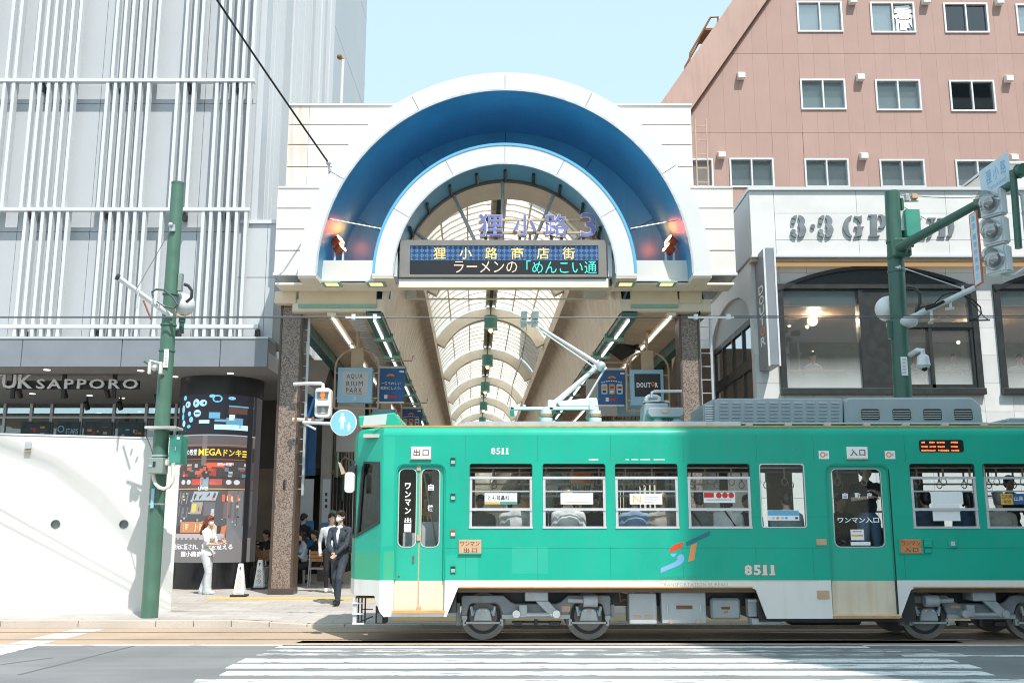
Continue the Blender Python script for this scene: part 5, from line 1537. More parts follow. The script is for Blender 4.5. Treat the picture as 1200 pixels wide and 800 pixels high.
PB(MB(), 490, 492, 545, 716, DYL + .004, DYL + .02).build('door_seal', M['tan_sign'], tr)
for py in (543, 625, 709): PB(MB(), 488.3, 493.2, py + 1, py + 8, DYL - .02, DYL + .01).build('door_hinge', M['tan_metal'], d1)
PB(MB(), 483.3, 485, 651, 659, DYL - .015, DYL + .01).build('door_handle', M['rust'], d1)
MB().box(Xd1a - .01, Xd1b + .01, TY - .05, TY + .03, zb1 + .05, zb1 + .085).build('door_step', M['orange_trim'], tr)
for i, ch in enumerate('ワンマン'):
 ptext(ch, 474.5, 481.5, 565.5 + i * 9.6, 573 + i * 9.6, DYL, M['white_text'], d1, dy=-.004, weight=.035)
ptext('出', 474, 482, 606, 612.5, DYL, M['white_text'], d1, dy=-.004, weight=.03)
PB(MB(), 473.5, 481.8, 613.5, 623, DYL - .004, DYL).build('sticker', M['white_text'], d1)
ptext('口', 475.5, 480, 615.5, 621, DYL, M['signgrey'], d1, dy=-.008)
ptext('自', 501.5, 508.5, 567, 574.5, DYL, M['white_text'], d2, dy=-.004, weight=.03)
ptext('後', 501, 508.5, 591, 598.5, DYL, M['white_text'], d2, dy=-.004, weight=.03)
d3 = leaf(972, 1047, 545.5, 720.5, (976.8, 1034.2, 549.5, 640), DYL)
PB(MB(), 1046.3, 1048.7, 546, 721, TY + .01, TY + .06).build('door_seal', M['dark'], tr)
MB().box(Xd2a - .0, Xd2b + .02, TY - .03, TY + .03, WZ(720.8, TY) - .03, WZ(720.8, TY)).build('door_step', M['orange_trim'], tr)
ptext('自', 987, 993.5, 577, 584, DYL, M['white_text'], d3, dy=-.004, weight=.03)
ptext('動', 1001.5, 1008.5, 577, 584, DYL, M['white_text'], d3, dy=-.004, weight=.03)
ptext('扉', 1015.5, 1022, 577, 584, DYL, M['white_text'], d3, dy=-.004, weight=.03)
ptext('ワンマン入口', 981.5, 1030, 605.5, 612.5, DYL, M['white_text'], d3, dy=-.004, weight=.03)
PB(MB(), 997, 1012.5, 620, 632.5, DYL - .004, DYL).build('sticker', M['white_text'], d3)
PB(MB(), 998, 1011.5, 626, 628, DYL - .0065, DYL - .004).build('sticker_print', M['yellow'], d3)
PB(MB(), 999, 1010, 622, 622.8, DYL - .0065, DYL - .004).build('sticker_print', M['red'], d3)
PB(MB(), 997, 1020, 634.5, 638.5, DYL - .004, DYL).build('sticker', M['white_text'], d3)
for (xa, xb) in ((Xd1a, Xd1b), (Xd2a, Xd2b)):
 o_ = arch_door(xa, xb); i_ = arch_door(xa + .022, xb - .022, .10); i_ = [(k[0], k[1] - (.022 if k[1] > ZW else 0)) for k in i_]
 mb = MB(); mb.plate(o_ + i_[::-1], [], TY + .012, TY + .05); mb.build('door_portal', M['tram_green'], tr)
# windows
M['sash'] = mat('sash', (.60, .60, .61), .35, .35, .06, 6)
for (a, b) in wn_px:
 xa, xb = WX(a, 580, TY), WX(b, 580, TY)
 f = MB(); zt_ = WZ(558.2, TY); zb_w = zwb
 f.box(xa + .003, xa + .04, TY + .002, TY + .04, zb_w + .003, zt_); f.box(xb - .04, xb - .003, TY + .002, TY + .04, zb_w + .003, zt_)
 f.box(xa + .003, xb - .003, TY - .006, TY + .035, zt_ - .035, zt_ + .002)
 f.box(xa + .003, xb - .003, TY - .010, TY + .035, WZ(596.5, TY) - .02, WZ(596.5, TY) + .018)
 f.box(xa - .004, xb + .004, TY - .010, TY + .03, zb_w - .012, zb_w + .02)
 fo = f.build('window_frame', M['sash'], tr)
 MB().box(xa + .04, xb - .04, TY + .02, TY + .032, WZ(575.3, TY) - .01, WZ(575.3, TY) + .012).build('window_bar', M['sash'], fo)
 MB().box(xa + .04, xb - .04, TY + .016, TY + .019, zb_w + .02, zt_ - .035).build('pane', M['tram_glass'], fo)
 mb = MB()
 lip = rrect(xa - .001, xb + .001, zwb - .001, zwt + .001, .036); inn = rrect(xa + .012, xb - .012, zwb + .012, zwt - .012, .03)
 mb.plate(lip, [inn], TY + .022, TY + .05); mb.build('gasket', M['dark'], fo)
xa, xb = WX(891, 580, TY), WX(944, 580, TY)
mb = MB(); mb.plate(rrect(xa - .001, xb + .001, zwb - .001, zwt + .001, .041), [rrect(xa + .014, xb - .014, zwb + .014, zwt - .014, .035)], TY - .003, TY + .05); fo = mb.build('window_frame', M['sash'], tr)
MB().box(xa + .01, xb - .01, TY + .016, TY + .019, zwb + .01, zwt - .01).build('pane', M['tram_glass'], fo)
for z_ in (WZ(548, 15.2), ):
 for y_ in (15.15, 16.25):
  mb = MB(); mb.tube([(X0 + .4, y_, z_), (XEND - .4, y_, z_)], .016, 6); mb.build('grab_rail', M['steel'], tr)
  k = X0 + 1.2
  while k < XEND - .6:
   mb = MB(); mb.box(k - .012, k + .012, y_ - .01, y_ + .01, z_ - .16, z_); mb.tube([(k + .045 * math.cos(t), y_, z_ - .21 + .055 * math.sin(t)) for t in [2 * math.pi * q / 8 for q in range(9)]], .008, 4)
   mb.build('strap', M['tan_metal'], tr)
   k += .40
for (a, b) in ((545, 885), (1060, 1330)):
 xa, xb = WX(a, 640, TY), WX(b, 640, TY)
 for (y0_, y1_) in ((TY + .08, TY + .52), (TF - .52, TF - .09)):
  MB().box(xa, xb, y0_, y1_, zfloor + .25, zfloor + .42).build('bench_seat', M['seat_cloth'], tr, bevel=.03)
 MB().box(xa, xb, TY + .06, TY + .13, zfloor + .42, zwb - .02).build('bench_back', M['seat_cloth'], tr)
 MB().box(xa, xb, TF - .15, TF - .085, zfloor + .42, zwb - .02).build('bench_back', M['seat_cloth'], tr)
for px in (540, 632, 800, 886, 955, 1060, 1150):
 x_ = WX(px, 600, 15.3)
 mb = MB(); mb.tube([(x_, 15.1, zfloor), (x_, 15.1, ztop)], .017, 6); mb.build('grab_pole', M['steel'], tr)
PB(MB(), 494, 516, 611, 645, 15.1, 15.2).build('cab_partition', M['signgrey'], tr)
PB(MB(), 472, 487, 624, 645, 15.0, 15.15).build('fare_box', M['signgrey'], tr)
a = W(497, 552, 15.2); b = W(512, 640, 15.2)
mb = MB(); mb.tube([(a[0], 15.1, a[1]), (b[0], 15.1, b[1])], .015, 6); mb.build('grab_pole', M['tan_metal'], tr)
PB(MB(), 506, 520, 545, 612, 15.3, 15.34).build('cab_panel', M['interior_cream'], tr)
def notice(x0, x1, y0, y1, m_='white_text'):
 return PB(MB(), x0, x1, y0, y1, TY + .010, TY + .0155).build('window_notice', M[m_], tr)
def npr(x0, x1, y0, y1, m_): PB(MB(), x0, x1, y0, y1, TY + .0065, TY + .0098).build('notice_print', M[m_], tr)
notice(568, 606, 577.5, 590.5); npr(568.3, 585, 587.5, 590.2, 'yellow'); npr(585.5, 605.7, 587.5, 590.2, 'box_green')
ptext('とも耳鼻科', 572, 597, 580, 586, TY + .0095, M['dark_text'], tr, dy=-.001, weight=.01)
notice(657, 695, 577.5, 590.5); ptext('♡', 671, 680, 579, 585, TY + .0095, M['signgrey'], tr, dy=-.001); npr(663, 690, 587.3, 588.4, 'signgrey')
notice(738, 776, 578, 590.5); ptext('N', 741.5, 751, 580, 588.5, TY + .0095, M['yellow'], tr, dy=-.001)
for y_ in (581, 584, 587): npr(754, 773 - (y_ - 581), y_, y_ + 1.4, 'signgrey')
notice(824.5, 861.5, 576.5, 588.8); npr(825, 836.5, 577, 582.6, 'red')
for cx_ in (842.5, 849.7, 857):
 x_, z_ = p(cx_, 580); mb = MB(); mb.plate(circ(x_, z_, .042, n=14), [], TY + .0065, TY + .0098); mb.build('notice_print', M['red'], tr)
npr(828, 857, 584.6, 586, 'signgrey')
notice(899.5, 936.5, 597.5, 609.5); npr(900, 936, 598, 603.6, 'edge_blue')
for x_, m_ in ((905, 'signgrey'), (910, 'orange'), (915.5, 'signgrey'), (920, 'edge_blue'), (932, 'dark_text')): npr(x_, x_ + 3, 605.5, 607.8, m_)
notice(1091, 1128.5, 577, 590.5); notice(1093, 1125, 590.8, 610)
notice(1173, 1187, 578, 591, 'yellow'); notice(1187.2, 1205, 578, 590.6, 'banner_blue')
ptext('白内障', 1174, 1186, 579, 584, TY + .0095, M['dark_text'], tr, dy=-.001); ptext('手術', 1176, 1184.5, 585, 590, TY + .0095, M['dark_text'], tr, dy=-.001)
ptext('山鼻う', 1188.5, 1204, 581, 586.5, TY + .0095, M['white_text'], tr, dy=-.001)
# plates, numbers, lamps on the side
def plate(x0, x1, y0, y1, m_, nm='plate', d=.02, bevel=.003):
 return PB(MB(), x0, x1, y0, y1, TY - d, TY + .002).build(nm, M[m_], tr, bevel=bevel)
s1_ = plate(481.5, 505, 523.2, 536.8, 'white_text', 'exit_sign'); PB(MB(), 481, 505.5, 536.8, 538, TY - .03, TY).build('sign_bracket', M['tan_metal'], s1_)
M['brown_text'] = mat('brown_text', (.16, .05, .03), .5, 0, 0)
ptext('出口', 484.5, 502.5, 526, 534, TY - .02, M['brown_text'], s1_, dy=-.002, weight=.02, spacing=1.25)
s2_ = plate(992.5, 1017, 523.2, 536.8, 'white_text', 'entry_sign'); PB(MB(), 992, 1017.5, 536.8, 538, TY - .03, TY).build('sign_bracket', M['tan_metal'], s2_)
ptext('入口', 996, 1014, 526, 534, TY - .02, M['brown_text'], s2_, dy=-.002, weight=.02, spacing=1.25)
s3_ = plate(537.5, 564, 632, 648.5, 'tan_sign', 'exit_plate'); PB(MB(), 537, 564.5, 647.8, 649, TY - .03, TY).build('sign_bracket', M['tram_green'], s3_)
ptext('ワンマン', 539.5, 562, 634, 639.5, TY - .02, M['brown_text'], s3_, dy=-.002, weight=.01); ptext('出口', 543.5, 559, 641.5, 647, TY - .02, M['brown_text'], s3_, dy=-.002, weight=.01, spacing=1.4)
M['orange_plate'] = mat('orange_plate', (.60, .24, .09), .5, 0, .12, 20)
s4_ = plate(1055, 1080.3, 631.5, 648, 'orange_plate', 'entry_plate'); PB(MB(), 1053.5, 1055, 631, 648.5, TY - .03, TY).build('sign_bracket', M['tram_green'], s4_); PB(MB(), 1080.3, 1082, 631, 648.5, TY - .03, TY).build('sign_bracket', M['tram_green'], s4_)
ptext('ワンマン', 1056.5, 1078.5, 633.5, 639, TY - .02, M['brown_text'], s4_, dy=-.002, weight=.01); ptext('入口', 1060, 1076, 641, 646.5, TY - .02, M['brown_text'], s4_, dy=-.002, weight=.01, spacing=1.4)
for py in (540, 582, 624.5, 667):
 o = plate(527, 534.5, py - 5.5, py + 5.5, 'tram_green', 'lamp_recess', .004)
 PB(MB(), 528, 533.5, py - 3.8, py + 4.2, TY - .016, TY - .004).build('side_lamp', M['dark' if py != 624.5 else 'rust_red'], o)
 PB(MB(), 528.3, 533.2, py - .8, py + 3.4, TY - .022, TY - .015).build('lamp_cover', M['mint' if py != 624.5 else 'signgrey'], o, bevel=.004)
for (x_, y_) in ((1088, 636), (1117, 636.5)):
 o = plate(x_ - 5, x_ + 5, y_ - 5, y_ + 5, 'tram_green', 'side_lamp_box', .03, .008)
 PB(MB(), x_ - 2.5, x_ + 2.2, y_ - 2.5, y_ + 2.5, TY - .034, TY - .029).build('lamp_cover', M['signgrey' if x_ > 1100 else 'tram_green_b'], o)
plate(1084, 1092, 643, 648, 'tram_green', 'small_handle', .03, .008)
plate(957, 969, 631, 638.5, 'tan_sign', 'side_reflector', .012); plate(957.5, 972, 691.5, 701.5, 'tan_sign', 'maker_plate', .012)
for cx_, cy_ in ((458, 679 - 130), (459, 675)):
 x_, z_ = p(cx_ + 8, cy_); mb = MB(); mb.ball((x_, DYL, z_), .014, 8, 5); mb.build('bolt', M['rust'], tr)
for (x_) in (959.5, 1037):
 o = plate(x_, x_ + 12, 528, 537.5, 'white_text', 'notice_square', .002, 0)
 xx, zz = p(x_ + 4.5, 532.5); mb = MB(); mb.plate(circ(xx, zz, .04, n=14), [circ(xx, zz, .024, n=14)], TY - .005, TY - .002); mb.build('sticker_print', M['orange'], o)
 PB(MB(), x_ + 8, x_ + 10.5, 530.5, 534, TY - .005, TY - .002).build('sticker_print', M['signgrey'], o)
x0, x1, z0_, z1_ = PR(1077, 1129, 515.2, 529.5, TY)
mb = MB(); mb.plate(rrect(x0, x1, z0_, z1_, .035), [], TY - .006, TY + .01); lo_ = mb.build('destination_sign', M['black_gloss'], tr)
M['led_orange'] = glow('led_orange', (1, .14, .02), 1.6)
random.seed(9)
for py, segs in ((518.2, ((1080, 1084), (1089, 1095.5), (1098, 1107), (1114.5, 1123))), (523.2, ((1080, 1087), (1089.5, 1092), (1093, 1096.5), (1099, 1107), (1114.5, 1123))), (527.6, ((1080, 1096.5), (1099.5, 1113), (1115, 1124)))):
 for (a, b) in segs:
  x_ = a
  while x_ < b - .6:
   w_ = random.uniform(.9, 2.2)
   PB(MB(), x_, min(b, x_ + w_), py - 1.1 + random.uniform(0, .5), py + .9 - random.uniform(0, .5), TY - .009, TY - .006).build('led_text', M['led_orange'], lo_)
   x_ += w_ + .35
M['number_cream'] = mat('number_cream', (.72, .68, .60), .5, 0, .03)
M['number_edge'] = mat('number_edge', (.33, .17, .09), .5, 0, .03)
def number(x0, x1, y0, y1, edge):
 n_ = 4; w_ = (x1 - x0) / (n_ - .35)
 xs_ = [x0, x0 + w_ * 1.04, x0 + w_ * 2.12, x0 + w_ * 2.98]; ws = [w_ * .86, w_ * .82, w_ * .42, w_ * .42]
 for ch, a, w1 in zip('8511', xs_, ws):
  if edge: ptext(ch, a - .7, a + w1 + .7, y0 - .7, y1 + .7, TY, M['number_edge'], tr, dy=-.0015, weight=.05, name='number')
  ptext(ch, a, a + w1, y0, y1, TY, M['number_cream'] if edge else M['white_text'], tr, dy=-.003, weight=.04 if edge else .02, name='number')
  if ch == '1':
   if edge: PB(MB(), a - 1.8, a + w1 + 1.8, y1 - 2.4, y1 + .7, TY - .0014, TY).build('number', M['number_edge'], tr)
   PB(MB(), a - (1.2 if edge else .5), a + w1 + (1.2 if edge else .5), y1 - (1.8 if edge else 1.2), y1, TY - .0029, TY).build('number', M['number_cream'] if edge else M['white_text'], tr)
number(575.5, 597, 524.5, 532, False)
number(872.5, 910, 661.5, 673.5, True)
def emblem(pts, m_): mb = MB(); mb.plate(P(pts, TY), [], TY - .002, TY + .001); mb.build('emblem', M[m_], tr)
M['em_teal'] = mat('em_teal', (.01, .15, .19), .4, 0, 0); M['em_blue'] = mat('em_blue', (.20, .40, .66), .4, 0, 0)
M['em_red'] = mat('em_red', (.70, .06, .01), .4, 0, 0); M['em_orange'] = mat('em_orange', (.72, .27, .09), .4, 0, 0)
emblem([(803.5, 635), (832, 621.5), (831.5, 627), (804.5, 639.8)], 'em_teal')
emblem([(809.8, 638.6), (816.8, 635.5), (813.6, 655.6), (806.6, 658)], 'em_orange')
emblem([(801.8, 634), (798, 642), (784.5, 647.2), (784.3, 644.5), (786, 641), (790, 638.2)], 'em_red')
emblem([(785.5, 649), (788, 648.2), (793.6, 648), (790, 652.2), (787.5, 652)], 'em_blue')
emblem([(793, 652.5), (797.8, 648.8), (800.8, 650), (802, 654), (800.8, 658), (797, 661.5), (774, 671), (774.5, 665.2), (791.5, 657.8), (794, 655)], 'em_blue')
M['grey_print'] = mat('grey_print', (.10, .19, .16), .5, 0, 0)
ptext('SAPPORO CITY', 774, 818, 674.8, 679, TY, M['grey_print'], tr, dy=-.002, weight=-.006, spacing=1.05)
M['grey_print2'] = mat('grey_print2', (.40, .385, .36), .5, 0, 0)
ptext('TRANSPORTATION BUREAU', 774, 852.5, 682.4, 686.4, TY, M['grey_print2'], tr, dy=-.002, weight=-.006)
PB(MB(), 690, 701, 537.6, 539, TY - .004, TY + .001).build('chip_mark', M['white_text'], tr)
for a, b in ((733, 737), (740, 748), (750, 762), (766, 779)): PB(MB(), a, b, 537.8, 538.8, TY - .004, TY + .001).build('chip_mark', M['white_text'], tr)
for px in (545, 630, 715.5, 800.5, 886, 953, 1060): PB(MB(), px, px + .35, 640, 679, TY - .0016, TY + .001).build('panel_seam', M['seam'], tr); PB(MB(), px, px + .35, 510, 541, TY - .0016, TY + .001).build('panel_seam', M['seam'], tr)
for (a, b, y_) in ((522, 970, 641.5), (1050, 1290, 641.5), (880, 891, 605), (945, 970, 605), (1050, 1067, 605)): PB(MB(), a, b, y_, y_ + .35, TY - .0014, TY + .001).build('panel_seam', M['seam'], tr)
# running gear
BYf = 14.95
FR = [(540.5, 699), (542.5, 697), (590, 697), (599, 705), (604, 706.8), (652, 706.8), (657, 705), (666, 697), (713.5, 697), (715.5, 699), (715.5, 725), (710, 725), (706, 709), (703, 706.5), (674, 706.5), (671, 709), (666, 722), (662, 724.5), (594, 724.5), (590, 722), (585, 709), (582, 706.5), (553, 706.5), (550, 709), (546, 725), (540.5, 725)]
def bogie(dx, flip):
 def q(x, y, Y): a_ = W(x, y, BYf); return (a_[0] + dx, a_[1])
 def qb(mb, x0, x1, y0, y1, Y0, Y1):
  a_, b_, c_, d_ = PR(x0, x1, y0, y1, BYf); return mb.box(a_ + dx, b_ + dx, Y0, Y1, c_, d_)
 mb = MB(); mb.plate([q(x, y, 0) for x, y in FR], [], BYf, BYf + .07); b_ = mb.build('bogie_frame', M['bogie'], tr, bevel=.012)
 mb = MB(); qb(mb, 541, 547.5, 720.5, 726, BYf - .03, BYf + .1); qb(mb, 588, 668, 719.3, 724.8, BYf - .03, BYf + .02); qb(mb, 709, 715.5, 720.5, 726, BYf - .03, BYf + .1); mb.build('frame_flange', M['bogie_light'], b_, bevel=.006)
 for wx in (566, 690):
  cx_ = q(wx, 717, 0)[0]; rw = .335; cz_ = .012 + rw
  for (y_, s_) in ((15.11, 1), (16.24, -1)):
   mb = MB(); mb.cyl((cx_, y_, cz_), (cx_, y_ + .12, cz_), rw, 36); o = mb.build('wheel', M['wheel'], b_, smooth=True)
   if s_ == 1:
    mb = MB(); mb.tube([(cx_, y_ - .012, cz_), (cx_, y_ + .01, cz_)], [.255, .255], 30); mb.build('wheel_web', M['dark'], o)
    mb = MB(); mb.tube([(cx_, y_ - .02, cz_), (cx_, y_ + .0, cz_)], [.205, .20], 26); mb.build('wheel_hub', M['wheel'], o)
  mb = MB(); mb.cyl((cx_, 15.2, cz_), (cx_, 16.3, cz_), .07, 10); mb.build('axle', M['bogie'], b_)
  mb = MB(); mb.plate([q(wx - 11, 727, 0), q(wx + 11, 727, 0), q(wx + 8.5, 715, 0), q(wx + 5, 712, 0), q(wx - 5, 712, 0), q(wx - 8.5, 715, 0)], [], BYf - .05, BYf + .1); o = mb.build('axle_box', M['bogie_light'], b_, bevel=.012)
  for s_ in (-1, 1):
   mb = MB(); a1 = q(wx + s_ * 14, 710, 0); a2 = q(wx + s_ * 12, 721, 0); mb.tube([(a1[0], BYf - .01, a1[1]), (a2[0], BYf - .01, a2[1])], .022, 6); mb.build('spring', M['bogie_light'], b_)
   mb = MB(); qb(mb, wx + s_ * 11.5 - 1.8, wx + s_ * 11.5 + 1.8, 714.5, 718.5, BYf - .02, BYf + .04); mb.build('spring_cap', M['blue_spring'], b_)
   mb = MB(); a1 = q(wx + s_ * 4, 714.5, 0); mb.cyl((a1[0], BYf - .07, a1[1]), (a1[0], BYf - .04, a1[1]), .016, 8); mb.build('bolt', M['signgrey'], o)
  mb = MB(); qb(mb, wx - 21.5, wx + 21.5, 728, 730.3, BYf - .04, BYf - .01); qb(mb, wx - 23.5, wx - 20, 724.8, 732, BYf - .04, BYf + .03); qb(mb, wx + 20, wx + 23.5, 724.8, 732, BYf - .04, BYf + .03); mb.build('wheel_guard', M['bogie_light'], b_)
 mb = MB(); qb(mb, 615, 642, 692, 703, BYf - .16, BYf + .2); o = mb.build('bolster', M['bogie_light'], b_, bevel=.012)
 mb = MB(); mb.plate([q(x, y, 0) for x, y in ((627, 703), (642.5, 703), (656.5, 718), (655, 722), (646, 722))], [], BYf - .14, BYf - .07); mb.build('bolster_arm', M['bogie_light'], b_, bevel=.01)
 mb = MB(); qb(mb, 608, 617.8, 707.3, 722, BYf - .12, BYf); mb.build('link_block', M['bogie_light'], b_, bevel=.01)
 for wx in (605, 651.5):
  a1 = q(wx, 718, 0); mb = MB(); mb.cyl((a1[0], BYf - .17, a1[1]), (a1[0], BYf, a1[1]), .055, 14); mb.build('pivot', M['bogie_light'], b_, smooth=True)
 a1, a2 = q(616, 719, 0), q(648, 719, 0); mb = MB(); mb.cyl((a1[0], BYf - .1, a1[1]), (a2[0], BYf - .1, a2[1]), .032, 10); mb.build('link_rod', M['bogie_light'], b_, smooth=True)
 cx_ = 566 if flip else 690; k = -1 if flip else 1
 if flip: seq = (558, 577, 596)
 a1, a2 = q(cx_ - 7, 703, 0), q(cx_ + 9, 703, 0); mb = MB(); mb.cyl((a1[0], BYf - .12, a1[1]), (a2[0], BYf - .12, a2[1]), .085, 16); mb.build('brake_cylinder', M['bogie_light'], b_, smooth=True)
 a1, a2 = (q(cx_ + 9, 703, 0), q(cx_ + 27, 702.5, 0)) if flip else (q(cx_ - 25, 702, 0), q(cx_ - 7, 703, 0)); mb = MB(); mb.cyl((a1[0], BYf - .11, a1[1]), (a2[0], BYf - .11, a2[1]), .035, 10); mb.build('brake_rod', M['bogie_light'], b_, smooth=True)
 mb = MB(); qb(mb, 658, 668, 709.5, 716, BYf - .006, BYf + .01) if not flip else qb(mb, 594, 604, 709, 712, BYf - .006, BYf + .01); mb.build('bogie_plate', M['tan_sign'], b_)
 mb = MB()
 for (a_, c_) in ((602, 612), (644, 656)): qb(mb, a_, c_, 727.5, 733.5, BYf - .02, BYf + .12)
 qb(mb, 600, 658, 727.5, 730, BYf + .05, BYf + .1); qb(mb, 626, 630, 724, 734, BYf, BYf + .1); mb.build('track_brake', M['dark'], b_, bevel=.006)
 a1, a2 = q(535, 720, 0), q(535, 732, 0); mb = MB(); qb(mb, 534, 539, 706, 732.5, BYf + .02, BYf + .1); qb(mb, 716.5, 720, 708, 723, BYf + .02, BYf + .1); mb.build('sand_box', M['bogie'], b_)
 MB().box(q(541, 700, 0)[0], q(715, 700, 0)[0], 15.3, 16.2, .40, .66).build('bogie_core', M['dark'], b_)
bogie(0, False)
bogie(WX(1149, 717, BYf) - WX(628, 717, BYf), True)
MB().box(X0 + .1, XEND - .1, TY + .55, TF - .3, zfloor - .34, zfloor - .125).build('underframe', M['dark'], tr)
MB().box(WX(446, 700, 15), WX(536, 700, 15), TY + .1, TF - .1, WZ(716, 15), zfloor - .1).build('step_well', M['dark'], tr)
MB().box(WX(884, 700, 15), WX(1064, 700, 15), TY + .15, TF - .1, WZ(726, 15), zfloor - .1).build('step_well', M['dark'], tr)
EY = 14.86
def eq(x0, x1, y0, y1, nm, m_='equip', Y=EY, d=.5, bv=.012): return PB(MB(), x0, x1, y0, y1, Y, Y + d).build(nm, M[m_], tr, bevel=bv)
e1 = eq(737.5, 769.5, 694.5, 731, 'equipment_box')
for a in (742.5, 755.5): PB(MB(), a, a + 9, 720.5, 723.5, EY - .006, EY + .002).build('label_plate', M['tan_sign'], e1)
for a in (740, 762): PB(MB(), a, a + 3, 692.3, 694.5, EY + .02, EY + .1).build('box_lug', M['equip'], e1)
e2 = eq(775.5, 827.5, 693.5, 730.5, 'equipment_box')
PB(MB(), 792.5, 811.5, 709, 713.3, EY - .006, EY + .002).build('label_plate', M['rust'], e2)
for a in (781.5, 820.5): PB(MB(), a, a + 1.3, 708, 717, EY - .02, EY + .002).build('box_handle', M['signgrey'], e2)
for a in (786.5, 817.5):
 x_, z_ = W(a, 727.5, EY); mb = MB(); mb.cyl((x_, EY - .02, z_), (x_, EY + .01, z_), .033, 12); mb.build('box_latch', M['tan_metal'], e2)
e3 = eq(833, 868, 700.5, 725.5, 'equipment_box', Y=14.98, d=.4, bv=.03)
PB(MB(), 845.5, 855.5, 710.5, 713.5, 14.974, 14.985).build('label_plate', M['rust'], e3); PB(MB(), 848.5, 853, 715, 718, 14.974, 14.985).build('label_plate', M['orange_plate'], e3)
e4 = eq(877, 889.5, 701, 722.5, 'switch_box', Y=14.9, d=.2); PB(MB(), 877, 890, 702, 705, 14.86, 14.9).build('box_lid', M['signgrey'], e4)
eq(881.5, 916.5, 724.3, 732, 'foot_plate', Y=14.8, d=.3)
PB(MB(), 926, 1010, 724.5, 732, 15.1, 15.4).build('air_tank', M['dark'], tr, bevel=.03)
mb = MB()
mb.tube([(WX(x_, y_, 15.0), 15.0, WZ(y_, 15.0)) for x_, y_ in ((722, 689), (728, 693), (735, 694.5), (742, 692), (748, 689))], .012, 6); mb.build('hose', M['orange_trim'], tr)
mb = MB()
mb.tube([(WX(x_, y_, 15.0), 15.0, WZ(y_, 15.0)) for x_, y_ in ((726, 694), (727, 705), (731, 702), (735, 702))], .009, 6); mb.build('hose', M['rust'], tr)
# roof equipment
AY1 = 15.05
def polybox(pts, Y0, Y1, nm, m_, bv=.015, par=tr): mb = MB(); mb.plate(P(pts, Y0), [], Y0, Y1); return mb.build(nm, M[m_], par, bevel=bv)
a1 = polybox([(838, 469), (841, 466.5), (986, 466.5), (988, 470), (988, 497.5), (838, 497.5)], AY1, AY1 + 1.35, 'cooling_unit', 'grey_unit')
polybox([(823.5, 474), (838, 466.5), (838.5, 497.5), (824.5, 497.5)], AY1 + .12, AY1 + 1.2, 'unit_end', 'grey_unit', .006, a1)
for k in range(8):
 py = 474.5 + k * 2.8; PB(MB(), 826, 836.5, py, py + 1.6, AY1 + .1, AY1 + .12).build('louvre_slit', M['steel'], a1)
for cxl in range(10):
 for k in range(6):
  py = 470.5 + k * 4.1; px = 843.5 + cxl * 14.5
  mb = MB(); x0, x1, z0_, z1_ = PR(px, px + 9.5, py, py + 2.2, AY1); mb.plate([(AY1 - .022, z0_), (AY1 + .002, z0_), (AY1 + .002, z1_)], [], x0, x1, lambda a, b, c: (c, a, b)); mb.build('louvre_slit', M['grey_unit'], a1)
a2 = polybox([(989, 470.5), (993, 465.5), (1139, 465), (1150, 474), (1153, 497.5), (990.5, 497.5)], AY1, AY1 + 1.35, 'ventilation_unit', 'grey_unit', .03)
for px in (1009, 1046, 1082, 1118):
 mb = MB(); x0, x1, z0_, z1_ = PR(px, px + 21.5, 479, 492, AY1); mb.plate(rrect(x0, x1, z0_, z1_, .03), [], AY1 - .004, AY1 + .002); g_ = mb.build('vent_opening', M['dark'], a2)
 for k in range(4):
  py = 481.3 + k * 2.7; PB(MB(), px + .6, px + 21, py, py + .8, AY1 - .014, AY1 - .003).build('vent_slat', M['signgrey'], g_)
polybox([(1181, 491), (1184, 489.5), (1240, 489.5), (1240, 498), (1181, 498)], AY1, AY1 + .8, 'roof_box', 'grey_unit')
sg_ = polybox([(755.5, 472), (783, 472), (784, 497.5), (753.5, 497.5)], 15.25, 15.75, 'switchgear', 'grey_unit', .02)
mb = MB(); mb.cyl((WX(769.5, 471, 15.4), 15.5, WZ(471.5, 15.4)), (WX(769.5, 471, 15.4), 15.5, WZ(469.8, 15.4)), .22, 14); mb.build('switch_lid', M['steel'], sg_)
mb = MB(); mb.tube([(WX(x_, y_, 15.4), 15.4, WZ(y_, 15.4)) for x_, y_ in ((757.5, 470), (758, 466), (760, 464.5), (769, 464.5), (772, 466), (772.5, 470))], .035, 8); mb.build('switch_handle', M['white_steel'], sg_)
polybox([(759.5, 479.5), (761.5, 477), (800, 477), (801.5, 479.5), (801.5, 485.5), (797, 488.5), (763, 488.5), (759.5, 485)], 15.05, 15.4, 'breaker_box', 'grey_unit', .012, sg_)
PB(MB(), 775.5, 783, 480.8, 483.3, 15.042, 15.052).build('label_plate', M['tan_sign'], sg_)
for px in (771, 793):
 x_ = WX(px, 490, 15.2)
 for k, r_ in enumerate((.06, .085, .06, .085)):
  z_ = WZ(497, 15.2) + k * .03; mb = MB(); mb.cyl((x_, 15.2, z_), (x_, 15.2, z_ + .03), r_, 12); mb.build('insulator', M['signgrey'], sg_)
mb = MB(); mb.tube([(WX(x_, y_, 15.3), 15.3, WZ(y_, 15.3)) for x_, y_ in ((763.5, 466), (764, 459.5), (767, 458.5), (799, 458.3))], .024, 6); mb.build('roof_pipe', M['steel'], tr)
PYc = 15.72
pg = MB(); PB(pg, 598, 700, 476.5, 480, PYc - .42, PYc - .34); PB(pg, 598, 700, 476.5, 480, PYc + .34, PYc + .42)
for px in (600, 646, 696): PB(pg, px - 2.5, px + 2.5, 476.2, 480.4, PYc - .42, PYc + .42)
PB(pg, 598, 601, 472.5, 480, PYc - .42, PYc - .36); PB(pg, 612.5, 616, 474, 477, PYc - .42, PYc - .36)
